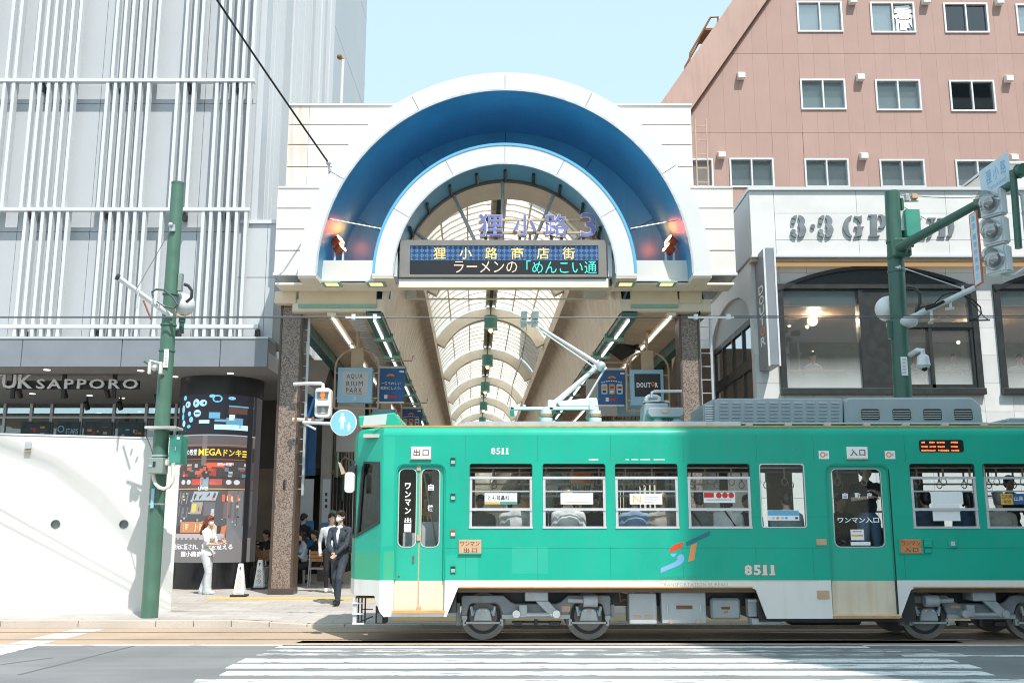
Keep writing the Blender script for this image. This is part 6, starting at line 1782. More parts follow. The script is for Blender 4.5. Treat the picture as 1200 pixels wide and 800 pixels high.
pgo = pg.build('pantograph_base', M['white_steel'], tr, bevel=.008)
PB(MB(), 642, 652, 468.5, 479, PYc - .3, PYc + .3).build('pantograph_hinge', M['white_steel'], pgo, bevel=.01)
mb = MB(); mb.plate(P([(652, 473.5), (660, 471.5), (690, 468.5), (698, 468.5), (700, 478.5), (655, 478.5)], PYc), [], PYc - .25, PYc + .25); mb.build('spring_cover', M['white_steel'], pgo, bevel=.015)
PB(MB(), 691, 696.5, 468, 480, PYc - .45, PYc - .38).build('pantograph_stop', M['white_steel'], pgo)
for px in (639, 695):
 for y_ in (PYc - .38, PYc + .38):
  x_ = WX(px, 490, PYc)
  zb0 = zr0 + .03
  zt0 = WZ(480, PYc)
  for k in range(6):
   mb = MB(); zk = zb0 + (zt0 - zb0) * k / 6; mb.cyl((x_, y_, zk), (x_, y_, zk + (zt0 - zb0) / 6), (.10, .075, .10, .07, .09, .06)[k], 14); mb.build('insulator', M['signgrey' if k < 1 else 'white_steel'], pgo, smooth=True)
  for k in (1, 3):
   mb = MB(); zk = zb0 + (zt0 - zb0) * (k + .4) / 6; mb.cyl((x_, y_, zk), (x_, y_, zk + .012), .105, 14); mb.build('insulator_ring', M['orange_trim'], pgo)
def pt(x_, y_, Y=PYc): a_ = W(x_, y_, Y); return (a_[0], Y, a_[1])
mb = MB(); mb.tube([pt(648, 474), pt(702, 428)], [.048, .036], 10); mb.build('lower_arm', M['white_steel'], pgo, smooth=True)
mb = MB(); mb.tube([pt(686, 470), pt(708, 433)], .018, 6); mb.build('guide_rod', M['signgrey'], pgo)
mb = MB(); mb.tube([pt(704, 428), pt(626, 379)], [.034, .022], 10); mb.build('upper_arm', M['white_steel'], pgo, smooth=True)
mb = MB(); mb.tube([pt(699, 432, PYc - .1), pt(625, 381.5, PYc - .05)], .012, 6); mb.build('guide_rod', M['white_steel'], pgo)
mb = MB(); mb.ball(pt(704, 429), .085, 12, 8); mb.tube([pt(703, 428), pt(709.5, 433.5)], .05, 8); mb.build('knee_joint', M['steel'], pgo, smooth=True)
hd_ = MB()
for px in (614, 627):
 a_, b_ = pt(px, 371.6), pt(px, 374.2)
 hd_.box(a_[0] - .05, a_[0] + .05, PYc - .62, PYc + .62, b_[2], a_[2] - .004)
 hd_.tube([pt(px, 374), pt(620, 380)], .018, 6)
hd_.box(pt(609, 372)[0], pt(632, 372)[0], PYc - .05, PYc + .05, pt(620, 377.5)[2], pt(620, 375)[2])
hd_.tube([pt(611, 377), pt(610, 383), pt(615, 385)], .012, 5); hd_.tube([pt(628, 376), pt(631, 385)], .02, 6)
hd_.build('collector_head', M['white_steel'], pgo)
mb = MB(); mb.tube([pt(617, 384), pt(612, 420), pt(601, 450), pt(597, 478)], .006, 4); mb.build('pull_rope', M['wire'], pgo)
# STREET FURNITURE
def wire(name, pts, r, label, cat, m_='wire', group=None):
 mb = MB(); mb.tube(pts, r, 5); o = mb.build(name, M[m_]); meta(o, label, cat, group); return o
def sag(a, b, s_, n=14): return [tuple(Vector(a).lerp(Vector(b), t) - Vector((0, 0, s_ * 4 * t * (1 - t)))) for t in [i / n for i in range(n + 1)]]
WYc = 15.72
zc1 = WZ(372, WYc)
wire('contact_wire', [(-40, WYc, zc1), (0, WYc, zc1), (45, WYc, zc1)], .009, 'thin overhead contact wire running straight along the tram track', 'wire')
a = W(445, 373.5, WYc); l0 = W(0, 362, 16.2)
wire('feeder_wire', sag((-40, 16.4, WZ(360, 16.2)), (a[0], WYc, zc1 + .02), .05), .008, 'second thin overhead wire joining the contact wire left of the pantograph', 'wire')
b = W(805, 372, WYc)
wire('feeder_wire', sag((b[0], WYc, zc1 + .02), (40, 16.3, WZ(352, 16.2)), .05), .008, 'second thin overhead wire joining the contact wire right of the pantograph', 'wire')
for (px0, px1, lab) in ((405, 446, 'pale wire clamp on the overhead wires left of the pantograph'), (806, 860, 'pale wire clamp on the overhead wires above the cooling unit')):
 x0, x1 = WX(px0, 372, WYc), WX(px1, 372, WYc)
 mb = MB(); mb.box(x0, x1, WYc - .015, WYc + .015, zc1 - .012, zc1 + .016); mb.box(x0 + .1, x0 + .16, WYc - .04, WYc + .04, zc1 - .03, zc1 + .05); mb.box(x1 - .12, x1 - .06, WYc - .04, WYc + .04, zc1 - .03, zc1 + .05); o = mb.build('wire_clamp', M['white_steel']); meta(o, lab, 'clamp', 'wire clamps')
a = W(250, -10, 15.0); b = W(385, 191, 20.15)
wire('span_cable', sag((a[0] - 1.2, 13.0, a[1] + 1.6), (b[0], 20.15, b[1]), .06), .021, 'thick black span cable anchored to the left of the gateway arch', 'cable', 'cable')
mb = MB(); mb.tube([(b[0], 20.15, b[1]), (b[0] + .02, 20.2, b[1] - .18)], .03, 6); mb.ball((b[0], 20.15, b[1]), .06, 8, 6); o = mb.build('cable_anchor', M['steel']); meta(o, 'steel anchor holding the black span cable on the arch', 'anchor')
# left pole
PYL = 17.35
xb_, zb2 = W(176.5, 700, PYL)
xt_, ztp = W(208.5, 216, PYL)
lp = thing('catenary_pole', 'tall green steel pole in front of the white site wall', 'pole', (xb_, PYL, zs(xb_, PYL)))
mb = MB(); mb.tube([(xb_, PYL, zs(xb_, PYL) - .05), (xb_ + (xt_ - xb_) * .45, PYL, zb2 + (ztp - zb2) * .45), (xt_, PYL, ztp)], [.142, .13, .112], 20); mb.build('shaft', M['pole_green'], lp, smooth=True)
mb = MB(); mb.cyl((xt_, PYL, ztp - .005), (xt_, PYL, ztp + .03), .116, 16); mb.build('cap', M['pole_green'], lp)
def onpole(y, off=0.0):          # world point on the left pole at photo row y
 z = WZ(y, PYL); t = (z - zb2) / (ztp - zb2); return xb_ + (xt_ - xb_) * t + off, z
for y_ in (534, 573.5, 590.5, 411, 345, 381):
 x_, z_ = onpole(y_); mb = MB(); mb.cyl((x_, PYL, z_ - .015), (x_, PYL, z_ + .015), .141, 18); mb.build('band', M['steel' if y_ in (534, 590.5) else 'pole_green'], lp)
def pb2(x0, x1, y0, y1, Y0, Y1, nm, m_, par, bevel=.008): return PB(MB(), x0, x1, y0, y1, Y0, Y1).build(nm, M[m_], par, bevel=bevel)
g1 = pb2(173.5, 190.5, 536, 554.5, PYL - .42, PYL - .14, 'meter_box', 'box_grey', lp)
pb2(179, 182, 540.5, 546.5, PYL - .43, PYL - .41, 'box_lock', 'dark', g1, 0); pb2(174, 178, 544, 547, PYL - .43, PYL - .41, 'box_latch', 'steel', g1, 0)
g2 = pb2(198, 212, 509.5, 543, PYL - .2, PYL + .16, 'cabinet', 'box_green', lp)
pb2(207.2, 210.5, 511.5, 514.5, PYL - .206, PYL - .19, 'label_plate', 'white_text', g2, 0); pb2(205, 206, 523, 527.5, PYL - .215, PYL - .19, 'box_latch', 'steel', g2, 0)
pb2(190.5, 196, 538, 545, PYL - .3, PYL - .1, 'junction_box', 'gate_panel', lp)
mb = MB(); mb.tube([(WX(x_, y_, PYL - .3), PYL - .3, WZ(y_, PYL - .3)) for x_, y_ in ((179.5, 554), (180, 560), (182, 566), (186.5, 571), (192, 572.5), (198, 570), (202, 564), (203, 556), (203, 542))], .032, 8); mb.build('conduit', M['gate_panel'], lp, smooth=True)
pb2(169, 206, 499, 502, PYL - .3, PYL + .1, 'shelf_lamp', 'signgrey', lp)
mb = MB(); mb.tube([(WX(x_, y_, PYL - .2), PYL - .2, WZ(y_, PYL - .2)) for x_, y_ in ((171, 502), (172, 512), (176, 522), (179, 532))], .008, 5); mb.build('thin_lead', M['wire'], lp)
mb = MB(); x0, x1, z0_, z1_ = PR(192, 197.5, 409, 430.5, PYL - .14); mb.box(x0, x1, PYL - .145, PYL - .138, z0_, z1_); st_ = mb.build('sticker', M['white_text'], lp)
for k in range(5): pb2(193.2, 196.3, 411 + k * 3.6, 413.3 + k * 3.6, PYL - .148, PYL - .1455, 'sticker_print', 'signgrey', st_, 0)
pb2(176.8, 180.3, 572, 595, PYL - .17, PYL - .12, 'blue_plate', 'lightblue', lp, 0)
mb = MB(); x_, z_ = onpole(434); mb.tube([(x_ + .02, PYL - .14, z_ - .1), (x_ - .28, PYL - .3, z_ + .12)], .022, 6); mb.build('small_arm', M['pole_green'], lp)
for px in (174.5, 187.5): pb2(px - 1.8, px + 1.8, 423.5, 438, PYL - .36, PYL - .28, 'insulator_block', 'gate_panel', lp, .015)
mb = MB(); c_ = W(181, 431, PYL - .32); mb.ball((c_[0], PYL - .32, c_[1]), .06, 8, 6); mb.tube([(WX(175, 426, PYL - .32), PYL - .32, WZ(426, PYL)), (WX(188, 428, PYL - .32), PYL - .32, WZ(429, PYL))], .02, 5); mb.build('clamp', M['steel'], lp)
for y_ in (262, 266):
 x_, z_ = onpole(y_);
mb = MB(); x_, z_ = onpole(268); mb.box(x_ - .05, x_ + .05, PYL - .16, PYL - .1, z_ - .09, z_ + .03); mb.ball((x_ - .02, PYL - .18, z_ + .02), .045, 8, 6); mb.build('eye_bolt', M['steel'], lp)
mb = MB(); x_, z_ = onpole(331); mb.box(x_ + .13, x_ + .20, PYL - .05, PYL + .05, z_ - .16, z_ + .16); mb.build('terminal', M['box_grey'], lp)
a = W(203, 372, PYL); b = W(145.5, 329.5, 16.9)
mb = MB(); mb.tube([(a[0], PYL - .1, a[1]), (b[0], 16.6, b[1])], .048, 10); ba = mb.build('bracket_arm', M['white_steel'], lp, smooth=True)
mb = MB(); mb.tube([(b[0] - .02, 16.59, b[1] + .01), (b[0] + .02, 16.62, b[1] - .01)], .055, 10); mb.build('arm_end', M['black_metal'], ba)
mb = MB(); t_ = W(204, 270, PYL); m_ = W(160, 340, 16.7); mb.tube([(t_[0], PYL - .13, t_[1]), (m_[0], 16.68, m_[1])], .006, 4); mb.build('stay_wire', M['wire'], lp)
mb = MB(); mb.tube([(WX(x_, y_, 17.0), 17.0, WZ(y_, 17.0)) for x_, y_ in ((179, 347), (178, 342), (183, 339), (193, 340), (202, 348), (208, 357), (204, 361), (193, 359), (184, 353))], .018, 6); mb.build('cable_loop', M['wire'], lp)
mb = MB(); mb.tube([(WX(x_, y_, 17.1), 17.1, WZ(y_, 17.1)) for x_, y_ in ((204, 361), (206, 368), (212, 371), (226, 372.5))], .02, 6); mb.build('cable_loop', M['tan_metal'], lp)
mb = MB(); mb.tube([(WX(x_, y_, 17.2), 17.2, WZ(y_, 17.2)) for x_, y_ in ((216, 333), (221, 335), (225, 341), (224, 349), (218, 354))], .03, 6); mb.build('cable_bend', M['black_metal'], lp)
for (x_, y0_, y1_, nm, c_) in ((160, 341, 361, 'drop_rod', 'signgrey'), (174, 352, 374, 'drop_rod', 'rust'), (185, 356, 362, 'hanger', 'steel'), (178, 350, 357, 'hanger', 'steel')):
 a1 = W(x_, y0_, 16.8); a2 = W(x_ + (2 if c_ != 'rust' else -6), y0_, 16.8); a3 = W(x_ + (0 if c_ != 'rust' else 3), y1_, 16.8); mb = MB(); mb.tube([(a2[0], 16.8, a2[1]), (a3[0], 16.8, a3[1])], .018, 6); mb.build(nm, M[c_], ba)
def globe(px, py, Y, r, label, grp):
 X, Z = W(px, py, Y)
 g_ = thing('globe_lamp', label, 'street lamp', (X, Y, Z - r - .3), 0, grp)
 mb = MB(); mb.ball((X, Y, Z), r, 22, 14); mb.build('globe', M['globe'], g_, smooth=True)
 mb = MB(); mb.cyl((X, Y, Z - r - .12), (X, Y, Z - r + .02), .06, 10); mb.cyl((X, Y, Z - r - .32), (X, Y, Z - r - .1), .045, 10); mb.build('globe_collar', M['pole_dark'], g_)
M['globe'] = mat('globe', (.74, .76, .77), .3, 0, .03, 2)
globe(214.5, 357, PYL + .3, .21, 'white globe lamp peeking out behind the left green pole', 'globe street lamps')
# right pole with traffic signal
PYR = 17.3
xr0, zr_0 = W(1058, 462, PYR); xr1, zr_1 = W(1045.5, 225, PYR)
rp = thing('signal_pole', 'thick dark green pole carrying the traffic signal arm in front of the white cafe building', 'pole', (xr0, PYR, .07))
dxz = (xr1 - xr0) / (zr_1 - zr_0)
mb = MB(); mb.tube([(xr0 + dxz * (.07 - zr_0), PYR, .05), (xr0, PYR, zr_0), (xr1, PYR, zr_1)], [.175, .155, .135], 22); mb.build('shaft', M['pole_dark'], rp, smooth=True)
def onr(y): z = WZ(y, PYR); return xr0 + dxz * (z - zr_0), z
for y_ in (283, 302, 318):
 x_, z_ = onr(y_); mb = MB(); mb.cyl((x_, PYR, z_ - .025), (x_, PYR, z_ + .025), .155, 18); mb.build('band', M['pole_dark'], rp)
x_, z_ = onr(293); mb = MB(); mb.box(x_ - .12, x_ + .2, PYR - .26, PYR - .12, z_ - .18, z_ + .16); mb.build('arm_flange', M['pole_dark'], rp, bevel=.03)
for k in range(6):
 a_ = 2 * math.pi * k / 6; mb = MB(); mb.ball((x_ + .09 + .11 * math.cos(a_), PYR - .28, z_ + .11 * math.sin(a_)), .03, 6, 5); mb.build('flange_bolt', M['dark'], rp)
a = W(1052, 291, PYR - .2); b = W(1150, 236.5, 15.6); e = W(1192, 205, 14.9)
arm_a, arm_b = Vector((a[0], PYR - .2, a[1])), Vector((b[0], 15.6, b[1]))
arm_c = arm_a + (arm_b - arm_a) * 1.35
mb = MB(); mb.tube([arm_a, arm_c], [.085, .066], 16); mb.build('signal_arm', M['pole_dark'], rp, smooth=True)
mb = MB(); q = onr(240); mb.box(q[0] + .12, q[0] + .16, PYR - .1, PYR + .05, q[1] - .12, q[1] + .1); mb.build('eye_plate', M['pole_dark'], rp)
pb2(1062, 1079, 245, 277, PYR - .2, PYR + .1, 'cabinet', 'box_green', rp); pb2(1055, 1061, 247, 270, PYR - .1, PYR + .1, 'cabinet_back', 'signgrey', rp)
mb = MB(); mb.tube([(WX(1054, 236, PYR), PYR, WZ(236, PYR)), (WX(1076, 235.5, PYR), PYR, WZ(235.5, PYR))], .018, 6); mb.tube([(WX(1056, 229, PYR), PYR, WZ(229, PYR)), (WX(1070, 230, PYR), PYR, WZ(230, PYR))], .014, 6); mb.build('cross_rod', M['steel'], rp)
pb2(1069, 1076, 227, 232.5, PYR - .05, PYR + .05, 'insulator_block', 'tan_sign', rp, .01); pb2(1061.5, 1066, 226.5, 235, PYR - .05, PYR + .05, 'insulator_block', 'steel', rp, .01)
mb = MB(); mb.tube(sag((WX(1076, 230, PYR), PYR, WZ(230, PYR)), (WX(1190, 226, PYR), PYR, WZ(226, PYR)), .06), .007, 4); mb.build('thin_lead', M['wire'], rp)
mb = MB(); mb.tube([(WX(1058, 242, PYR), PYR, WZ(242, PYR)), (WX(1094, 262, PYR), PYR, WZ(262, PYR))], .006, 4); mb.build('thin_lead', M['wire'], rp)
a = W(1072, 376, PYR - .1); b = W(1143, 337, 16.6)
mb = MB(); mb.tube([(a[0] - .2, PYR - .1, a[1]), (b[0], 16.6, b[1])], .05, 10); ba = mb.build('bracket_arm', M['white_steel'], rp, smooth=True)
mb = MB(); mb.ball((a[0] - .12, PYR - .13, a[1] - .02), .12, 12, 8, (1.4, 1, .9)); mb.build('arm_root', M['signgrey'], ba, smooth=True)
mb = MB(); t_ = W(1055, 313, PYR - .16); m_ = W(1129, 339, 16.7); mb.tube([(t_[0], PYR - .16, t_[1]), (m_[0], 16.68, m_[1])], .009, 5); mb.tube([(t_[0], PYR - .16, t_[1]), (t_[0] - .05, PYR - .1, t_[1])], .04, 6); mb.build('stay_wire', M['steel'], rp)
for (x0, y0, x1, y1, c_) in ((1091, 362, 1092, 379, 'white_steel'), (1113, 350, 1114, 361, 'white_steel'), (1108, 362, 1118, 361, 'white_steel'), (1128, 335, 1129, 342, 'white_steel')):
 a1 = W(x0, y0, 16.85); a2 = W(x1, y1, 16.85); mb = MB(); mb.tube([(a1[0], 16.85, a1[1]), (a2[0], 16.85, a2[1])], .024, 6); mb.build('hanger', M[c_], ba)
for pts, r_, c_ in ((((1062, 336.5), (1072, 337.5), (1078, 345), (1078, 355), (1074, 364)), .032, 'black_metal'), (((1072, 366), (1080, 360), (1095, 356), (1105, 346), (1115, 343), (1128, 345), (1140, 351), (1149, 360), (1150, 367), (1145, 373), (1136, 375.5), (1160, 375)), .013, 'cable'), (((1128, 345), (1142, 358), (1154, 372), (1160, 375.5)), .008, 'cable'), (((1088, 379), (1095, 374), (1104, 371), (1112, 372.5), (1118, 375)), .022, 'tan_metal'), (((1085, 362), (1096, 358), (1106, 353)), .03, 'cable')):
 mb = MB(); mb.tube([(WX(x_, y_, 16.8), 16.8, WZ(y_, 16.8)) for x_, y_ in pts], r_, 6); mb.build('cable_loop', M[c_], rp)
globe(1041, 362, PYR + .35, .235, 'white globe lamp peeking out behind the dark green signal pole', 'globe street lamps')
mb = MB(); x0, x1, z0_, z1_ = PR(1056, 1063.5, 418, 440, PYR - .16); mb.box(x0, x1, PYR - .166, PYR - .157, z0_, z1_); st_ = mb.build('sticker', M['white_text'], rp)
for k in range(5): pb2(1057.5, 1062, 420 + k * 3.8, 422.4 + k * 3.8, PYR - .17, PYR - .1665, 'sticker_print', 'signgrey', st_, 0)
mb = MB(); x_, z_ = onr(390); mb.box(x_ - .2, x_ - .14, PYR - .05, PYR + .05, z_ - .1, z_ + .2); mb.build('side_plate', M['pole_dark'], rp)
X, Z = W(1082, 424, 16.95)
cv = thing('dome_camera', 'white dome security camera hanging on the dark green signal pole', 'camera', (X, 16.95, Z - .2))
mb = MB(); mb.tube([(xr0 + .12, PYR - .12, Z + .16), (X - .08, 16.98, Z + .21), (X, 16.95, Z + .20), (X, 16.95, Z + .12)], .045, 8); mb.build('camera_arm', M['white_steel'], cv, smooth=True)
mb = MB(); mb.cyl((X, 16.95, Z - .06), (X, 16.95, Z + .07), .115, 18, .10); mb.ball((X, 16.95, Z + .07), .10, 16, 8, (1, 1, .7)); mb.build('camera_housing', M['white_steel'], cv, smooth=True)
mb = MB(); mb.ball((X, 16.95, Z - .06), .105, 16, 10, (1, 1, .85)); mb.build('camera_dome', M['signgrey'], cv, smooth=True)
mb = MB(); mb.ball((X, 16.92, Z - .11), .06, 12, 8); mb.build('camera_lens', M['black_gloss'], cv, smooth=True)
SYg = 15.3
X, Z = W(1167, 272, SYg)
ts = thing('traffic_signal', 'pale vertical traffic signal with three hooded lenses on the green arm', 'traffic light', (X, SYg, Z), R(-60), None, True); ts.scale = (.94, .94, .94)
M['sig_lens'] = glass('sig_lens', (.75, .78, .78), .25, 2.0, rough=.08, film=.18, fcol=(.5, .52, .52))
M['sig_white'] = mat('sig_white', (.60, .65, .67), .4, 0, .05, 5)
for k, dz in enumerate((.50, 0, -.50)):
 mb = MB(); mb.box(-.20, .20, -.10, .11, dz - .235, dz + .235); h_ = mb.build('signal_box', M['sig_white'], ts, bevel=.03, seg=2)
 mb = MB(); mb.ball((0, -.10, dz), .175, 18, 10, (1, 1.05, 1)); mb.build('lens', M['sig_lens'], h_, smooth=True)
 mb = MB(); mb.tube([(0, -.105, dz), (0, -.13, dz)], [.185, .175], 20); mb.build('lens_bezel', M['steel'], h_)
 mb = MB(); mb.ball((.02, -.10, dz - .02), .12, 12, 8, (1, .8, 1)); mb.build('reflector', M['black_gloss'], h_, smooth=True)
 vs = []; n_ = 12
 for i in range(n_ + 1):
  a_ = R(0 + 180 * i / n_)
  vs += [(.19 * math.cos(a_), -.10, dz + .19 * math.sin(a_)), (.19 * math.cos(a_), -.30 + .06 * abs(math.cos(a_)), dz + .19 * math.sin(a_))]
 mb = MB(); mb.add(vs, [(2 * i, 2 * i + 1, 2 * i + 3, 2 * i + 2) for i in range(n_)]); mb.build('hood', M['sig_lens'], h_, smooth=True)
mb = MB(); mb.tube([(0, .05, .74), (.18, .25, .80), (.3, .36, .62), (.3, .36, -.6), (.12, .2, -.76), (0, .04, -.74)], .03, 8); mb.build('signal_bracket', M['sig_white'], ts, smooth=True)
for z_ in (.3, -.28): mb = MB(); mb.box(.28, .48, .33, .40, z_ - .03, z_ + .03); mb.build('bracket_clamp', M['steel'], ts)
a = W(1187, 200, 15.0); b = W(1196, 291, 15.0)
hp = thing('signal_hanger', 'dark green hanger post holding the traffic signal at the right edge', 'bracket', (b[0], 15.0, b[1]))
mb = MB(); mb.tube([(a[0], 15.0, a[1]), (b[0] - .03, 15.0, b[1])], .055, 12); mb.build('hanger_post', M['pole_dark'], hp, smooth=True)
mb = MB(); c_ = W(1192, 202, 15.0); mb.cyl((c_[0] - .05, 14.9, c_[1]), (c_[0] + .3, 15.0, c_[1] + .04), .09, 14); mb.cyl((c_[0] + .02, 14.82, c_[1] - .01), (c_[0] + .02, 15.0, c_[1] - .01), .10, 12); mb.build('hanger_clamp', M['pole_dark'], hp)
def skew(px0, py0, px1, py1, dpx, dpy, Y0, Y1):
 """frame for a plate given by its left edge (px0,py0)-(..) and its right edge"""
 A = W(px0, py0, Y0); B = W(px1, py1, Y1)
 A3 = Vector((A[0], Y0, A[1])); B3 = Vector((B[0], Y1, B[1]))
 h0 = W(px0 + dpx, py0 + dpy, Y0); up = Vector((h0[0] - A[0], 0, h0[1] - A[1]))
 ex = B3 - A3
 nrm = up.cross(ex).normalized()
 return lambda a, b, c: tuple(A3 + ex * a + up * b + nrm * c)
f = skew(1150.5, 224.5, 1185, 213, -2.5, -17.5, 15.4, 15.15)
sn = thing('street_name_plate', 'pale blue white street name plate reading 狸小路 Tanukikoji above the traffic signal', 'sign', f(.5, 0, 0))
f2 = skew(1150.5, 233, 1185, 209, -2.8, -26, 15.4, 15.15)
M['plate_pale'] = mat('plate_pale', (.56, .68, .76), .4, 0, .04, 3)
M['plate_blue'] = mat('plate_blue', (.20, .46, .70), .4, 0, 0)
mb = MB(); mb.plate(rect(0, 1, -.05, 1.22), [], 0, .02, f2); mb.build('plate_body', M['plate_pale'], sn)
for i, ch in enumerate('狸小路'): text_fit(ch, .2 + .245 * i, .38 + .245 * i, .40, 1.02, lambda a, b, c: f2(a, b, -.004), M['plate_blue'], sn, weight=.01)
text_fit('Tanukikoji', .22, .84, .03, .30, lambda a, b, c: f2(a, b, -.004), M['plate_blue'], sn)
f3 = skew(1143, 336, 1149.5, 332, -7, -84, 15.75, 15.65)
vn = thing('vertical_notice', 'narrow vertical white notice with orange red border hanging from the signal arm', 'sign', f3(.5, 0, 0))
M['notice_red'] = mat('notice_red', (.62, .14, .07), .5, 0, 0)
mb = MB(); mb.plate(rect(-.15, 1.3, 0, 1), [], 0, .03, f3); mb.build('notice_board', M['notice_red'], vn)
mb = MB(); mb.plate(rect(.03, 1.13, .016, .984), [], -.004, .002, f3); mb.build('notice_face', M['plate_pale'], vn)
for i, ch in enumerate('路面電車停車禁止'):
 z0_ = .88 - i * .108 - (.04 if i > 1 else 0); text_fit(ch, .3, .9, z0_, z0_ + .075, lambda a, b, c: f3(a, b, -.007), M['grey_blue'] if 'grey_blue' in M else M['plate_blue'], vn)
mb = MB(); q = W(1144, 243, 15.75); mb.tube([(q[0], 15.72, q[1] - .2), (q[0] - .01, 15.70, q[1] + .12)], .05, 8); mb.build('notice_bracket', M['pole_dark'], vn)
rb = thing('plant_room', 'small white plant room on the roof of the cafe building at the right edge', 'shed', (14, 25, 9))
x0 = WX(1152, 205, 24.5)
mb = MB(); mb.plate([(x0, WZ(225, 24.5)), (x0 + 4, WZ(225, 24.5)), (x0 + 4, WZ(193, 24.5)), (x0 + .5, WZ(193, 24.5)), (x0, WZ(203, 24.5))], [], 24.5, 27); mb.build('shed_body', M['gate_panel'], rb)
mb = MB(); mb.plate([(x0 - .05, WZ(203, 24.5)), (x0 + .48, WZ(192.5, 24.5)), (x0 + 4.1, WZ(192.5, 24.5)), (x0 + 4.1, WZ(190.5, 24.5)), (x0 + .42, WZ(190.5, 24.5)), (x0 - .1, WZ(202, 24.5))], [], 24.4, 27.1); mb.build('shed_roof', M['white_metal'], rb)
q0, q1 = W(399, 122, 30), W(402, 70, 30)
ap = thing('vent_pole', 'thin white mast with a round head standing behind the left wing of the gateway', 'mast', (q0[0], 30, q0[1]))
mb = MB(); mb.tube([(q0[0], 30, q0[1] - 1.5), (q1[0], 30, q1[1])], .05, 8); mb.build('mast_tube', M['gate_white'], ap)
q2 = W(398, 67, 30); mb = MB(); mb.tube([(q1[0], 30, q1[1]), (q2[0], 30, q2[1])], .05, 6); mb.ball((q2[0], 30, q2[1]), .09, 10, 7); mb.build('mast_head', M['rust'], ap)
def ladder(x0, x1, y0, y1, Y, label, n_, r_=.025, m_='steel'):
 xa, xb, za, zc = PR(x0, x1, y0, y1, Y)
 l_ = thing('ladder', label, 'ladder', (xa, Y, za), 0, 'steel ladders on the gateway')
 for x_ in (xa, xb): MB().box(x_ - r_, x_ + r_, Y - .02, Y + .04, za, zc).build('rail', M[m_], l_)
 for k in range(n_):
  z_ = za + (zc - za) * (k + .5) / n_; MB().box(xa + .02, xb - .02, Y - .01, Y + .012, z_ - .01, z_ + .01).build('rung', M[m_], l_)
 return l_
ladder(346.5, 358.5, 366, 580, 21.9, 'long thin steel ladder running down beside the left gate column', 15)
ladder(820.5, 834, 345, 500, 21.9, 'thin steel ladder running down beside the right gate column', 10)
ladder(816, 829, 140, 222, 22.3, 'thin rusty ladder on the right wing of the gateway below the pink building', 5, .012, 'tan_metal')
mb = MB(); mb.tube([(WX(x_, y_, 21.5), 21.5, WZ(y_, 21.5)) for x_, y_ in ((820.5, 341), (822.5, 350), (822, 360), (819, 367), (815, 371))], .045, 8); o = mb.build('drain_hose', M['black_gloss'], smooth=True); meta(o, 'black bent hose at the top of the right gate column', 'hose')
# pedestrian signal and round sign on the left column
PSY = 21.3
ps = thing('pedestrian_signal', 'white pedestrian signal with a red standing figure beside the left gate column', 'traffic light', (WX(378, 472, PSY), PSY, WZ(489, PSY)))
x0, x1, z0_, z1_ = PR(369, 387.5, 454.5, 488.5, PSY)
mb = MB(); mb.plate(rrect(x0, x1, z0_, z1_, .07), [], PSY, PSY + .22); mb.build('signal_box', M['white_text'], ps, bevel=.015)
M['ped_grey'] = mat('ped_grey', (.32, .33, .32), .5, 0, .15, 12)
M['ped_red'] = glow('ped_red', (1, .19, .05), 1.1)
for (ya, yb) in ((456.5, 469), (473, 485.5)):
 mb = MB(); xa, xb, za, zc = PR(371.8, 384.8, ya, yb, PSY); mb.plate(rrect(xa, xb, za, zc, .04), [], PSY - .006, PSY + .002); l_ = mb.build('lens', M['ped_grey'], ps)
 mb = MB(); mb.plate([(xa - .02, zc - .06), (xb + .02, zc - .06), (xb + .02, zc + .02), (xa - .02, zc + .02)], [], PSY - .09, PSY - .004); mb.build('visor', M['white_steel'], l_, bevel=.01)
hx, hz = W(378.3, 459, PSY)
mb = MB(); mb.plate(circ(hx, hz, .024, n=12), [], PSY - .010, PSY - .0065); mb.build('red_figure', M['ped_red'], ps)
mb = MB(); mb.plate(P([(376, 460.5), (380.6, 460.5), (381.3, 464), (380, 464), (379.7, 468.5), (376.9, 468.5), (376.6, 464), (375.4, 464)], PSY), [], PSY - .010, PSY - .0065); mb.build('red_figure', M['ped_red'], ps)
mb = MB(); mb.plate(P([(377, 476.5), (379.6, 476.5), (381, 480), (380.5, 484.5), (376, 484.5), (377, 480)], PSY), [], PSY - .009, PSY - .0065); mb.build('grey_figure', M['signgrey'], ps)
mb = MB(); mb.tube([(WX(x_, y_, PSY + .1), PSY + .1, WZ(y_, PSY + .1)) for x_, y_ in ((344, 450), (376, 449), (378.5, 450.5), (378.6, 455))], .04, 8); mb.build('signal_pipe', M['white_steel'], ps, smooth=True); mb = MB(); mb.tube([(WX(x_, y_, PSY + .1), PSY + .1, WZ(y_, PSY + .1)) for x_, y_ in ((343, 491.5), (374, 492.5), (377.5, 491.5), (378.3, 488))], .04, 8); mb.build('signal_pipe', M['white_steel'], ps, smooth=True)
for px in (347, 359.5, 367):
 q = W(px, 491.8, PSY + .08); mb = MB(); mb.tube([(q[0], PSY + .04, q[1] - .06), (q[0], PSY + .04, q[1] + .06)], .03, 6); mb.build('pipe_clamp', M['rust'], ps)
RSY = 21.15
X, Z = W(402.5, 495, RSY)
rs2 = thing('round_sign', 'round light blue sign with a white adult and child beside the tram nose', 'sign', (X, RSY, Z))
rr_ = (WX(418, 495, RSY) - WX(387, 495, RSY)) / 2
M['sky_sign'] = mat('sky_sign', (.22, .56, .80), .4, 0, .03, 3)
mb = MB(); mb.plate(circ(X, Z, rr_, n=32), [], RSY, RSY + .02); mb.build('sign_rim', M['white_text'], rs2)
mb = MB(); mb.plate(circ(X, Z, rr_ * .94, n=32), [], RSY - .004, RSY + .001); mb.build('sign_face', M['sky_sign'], rs2)
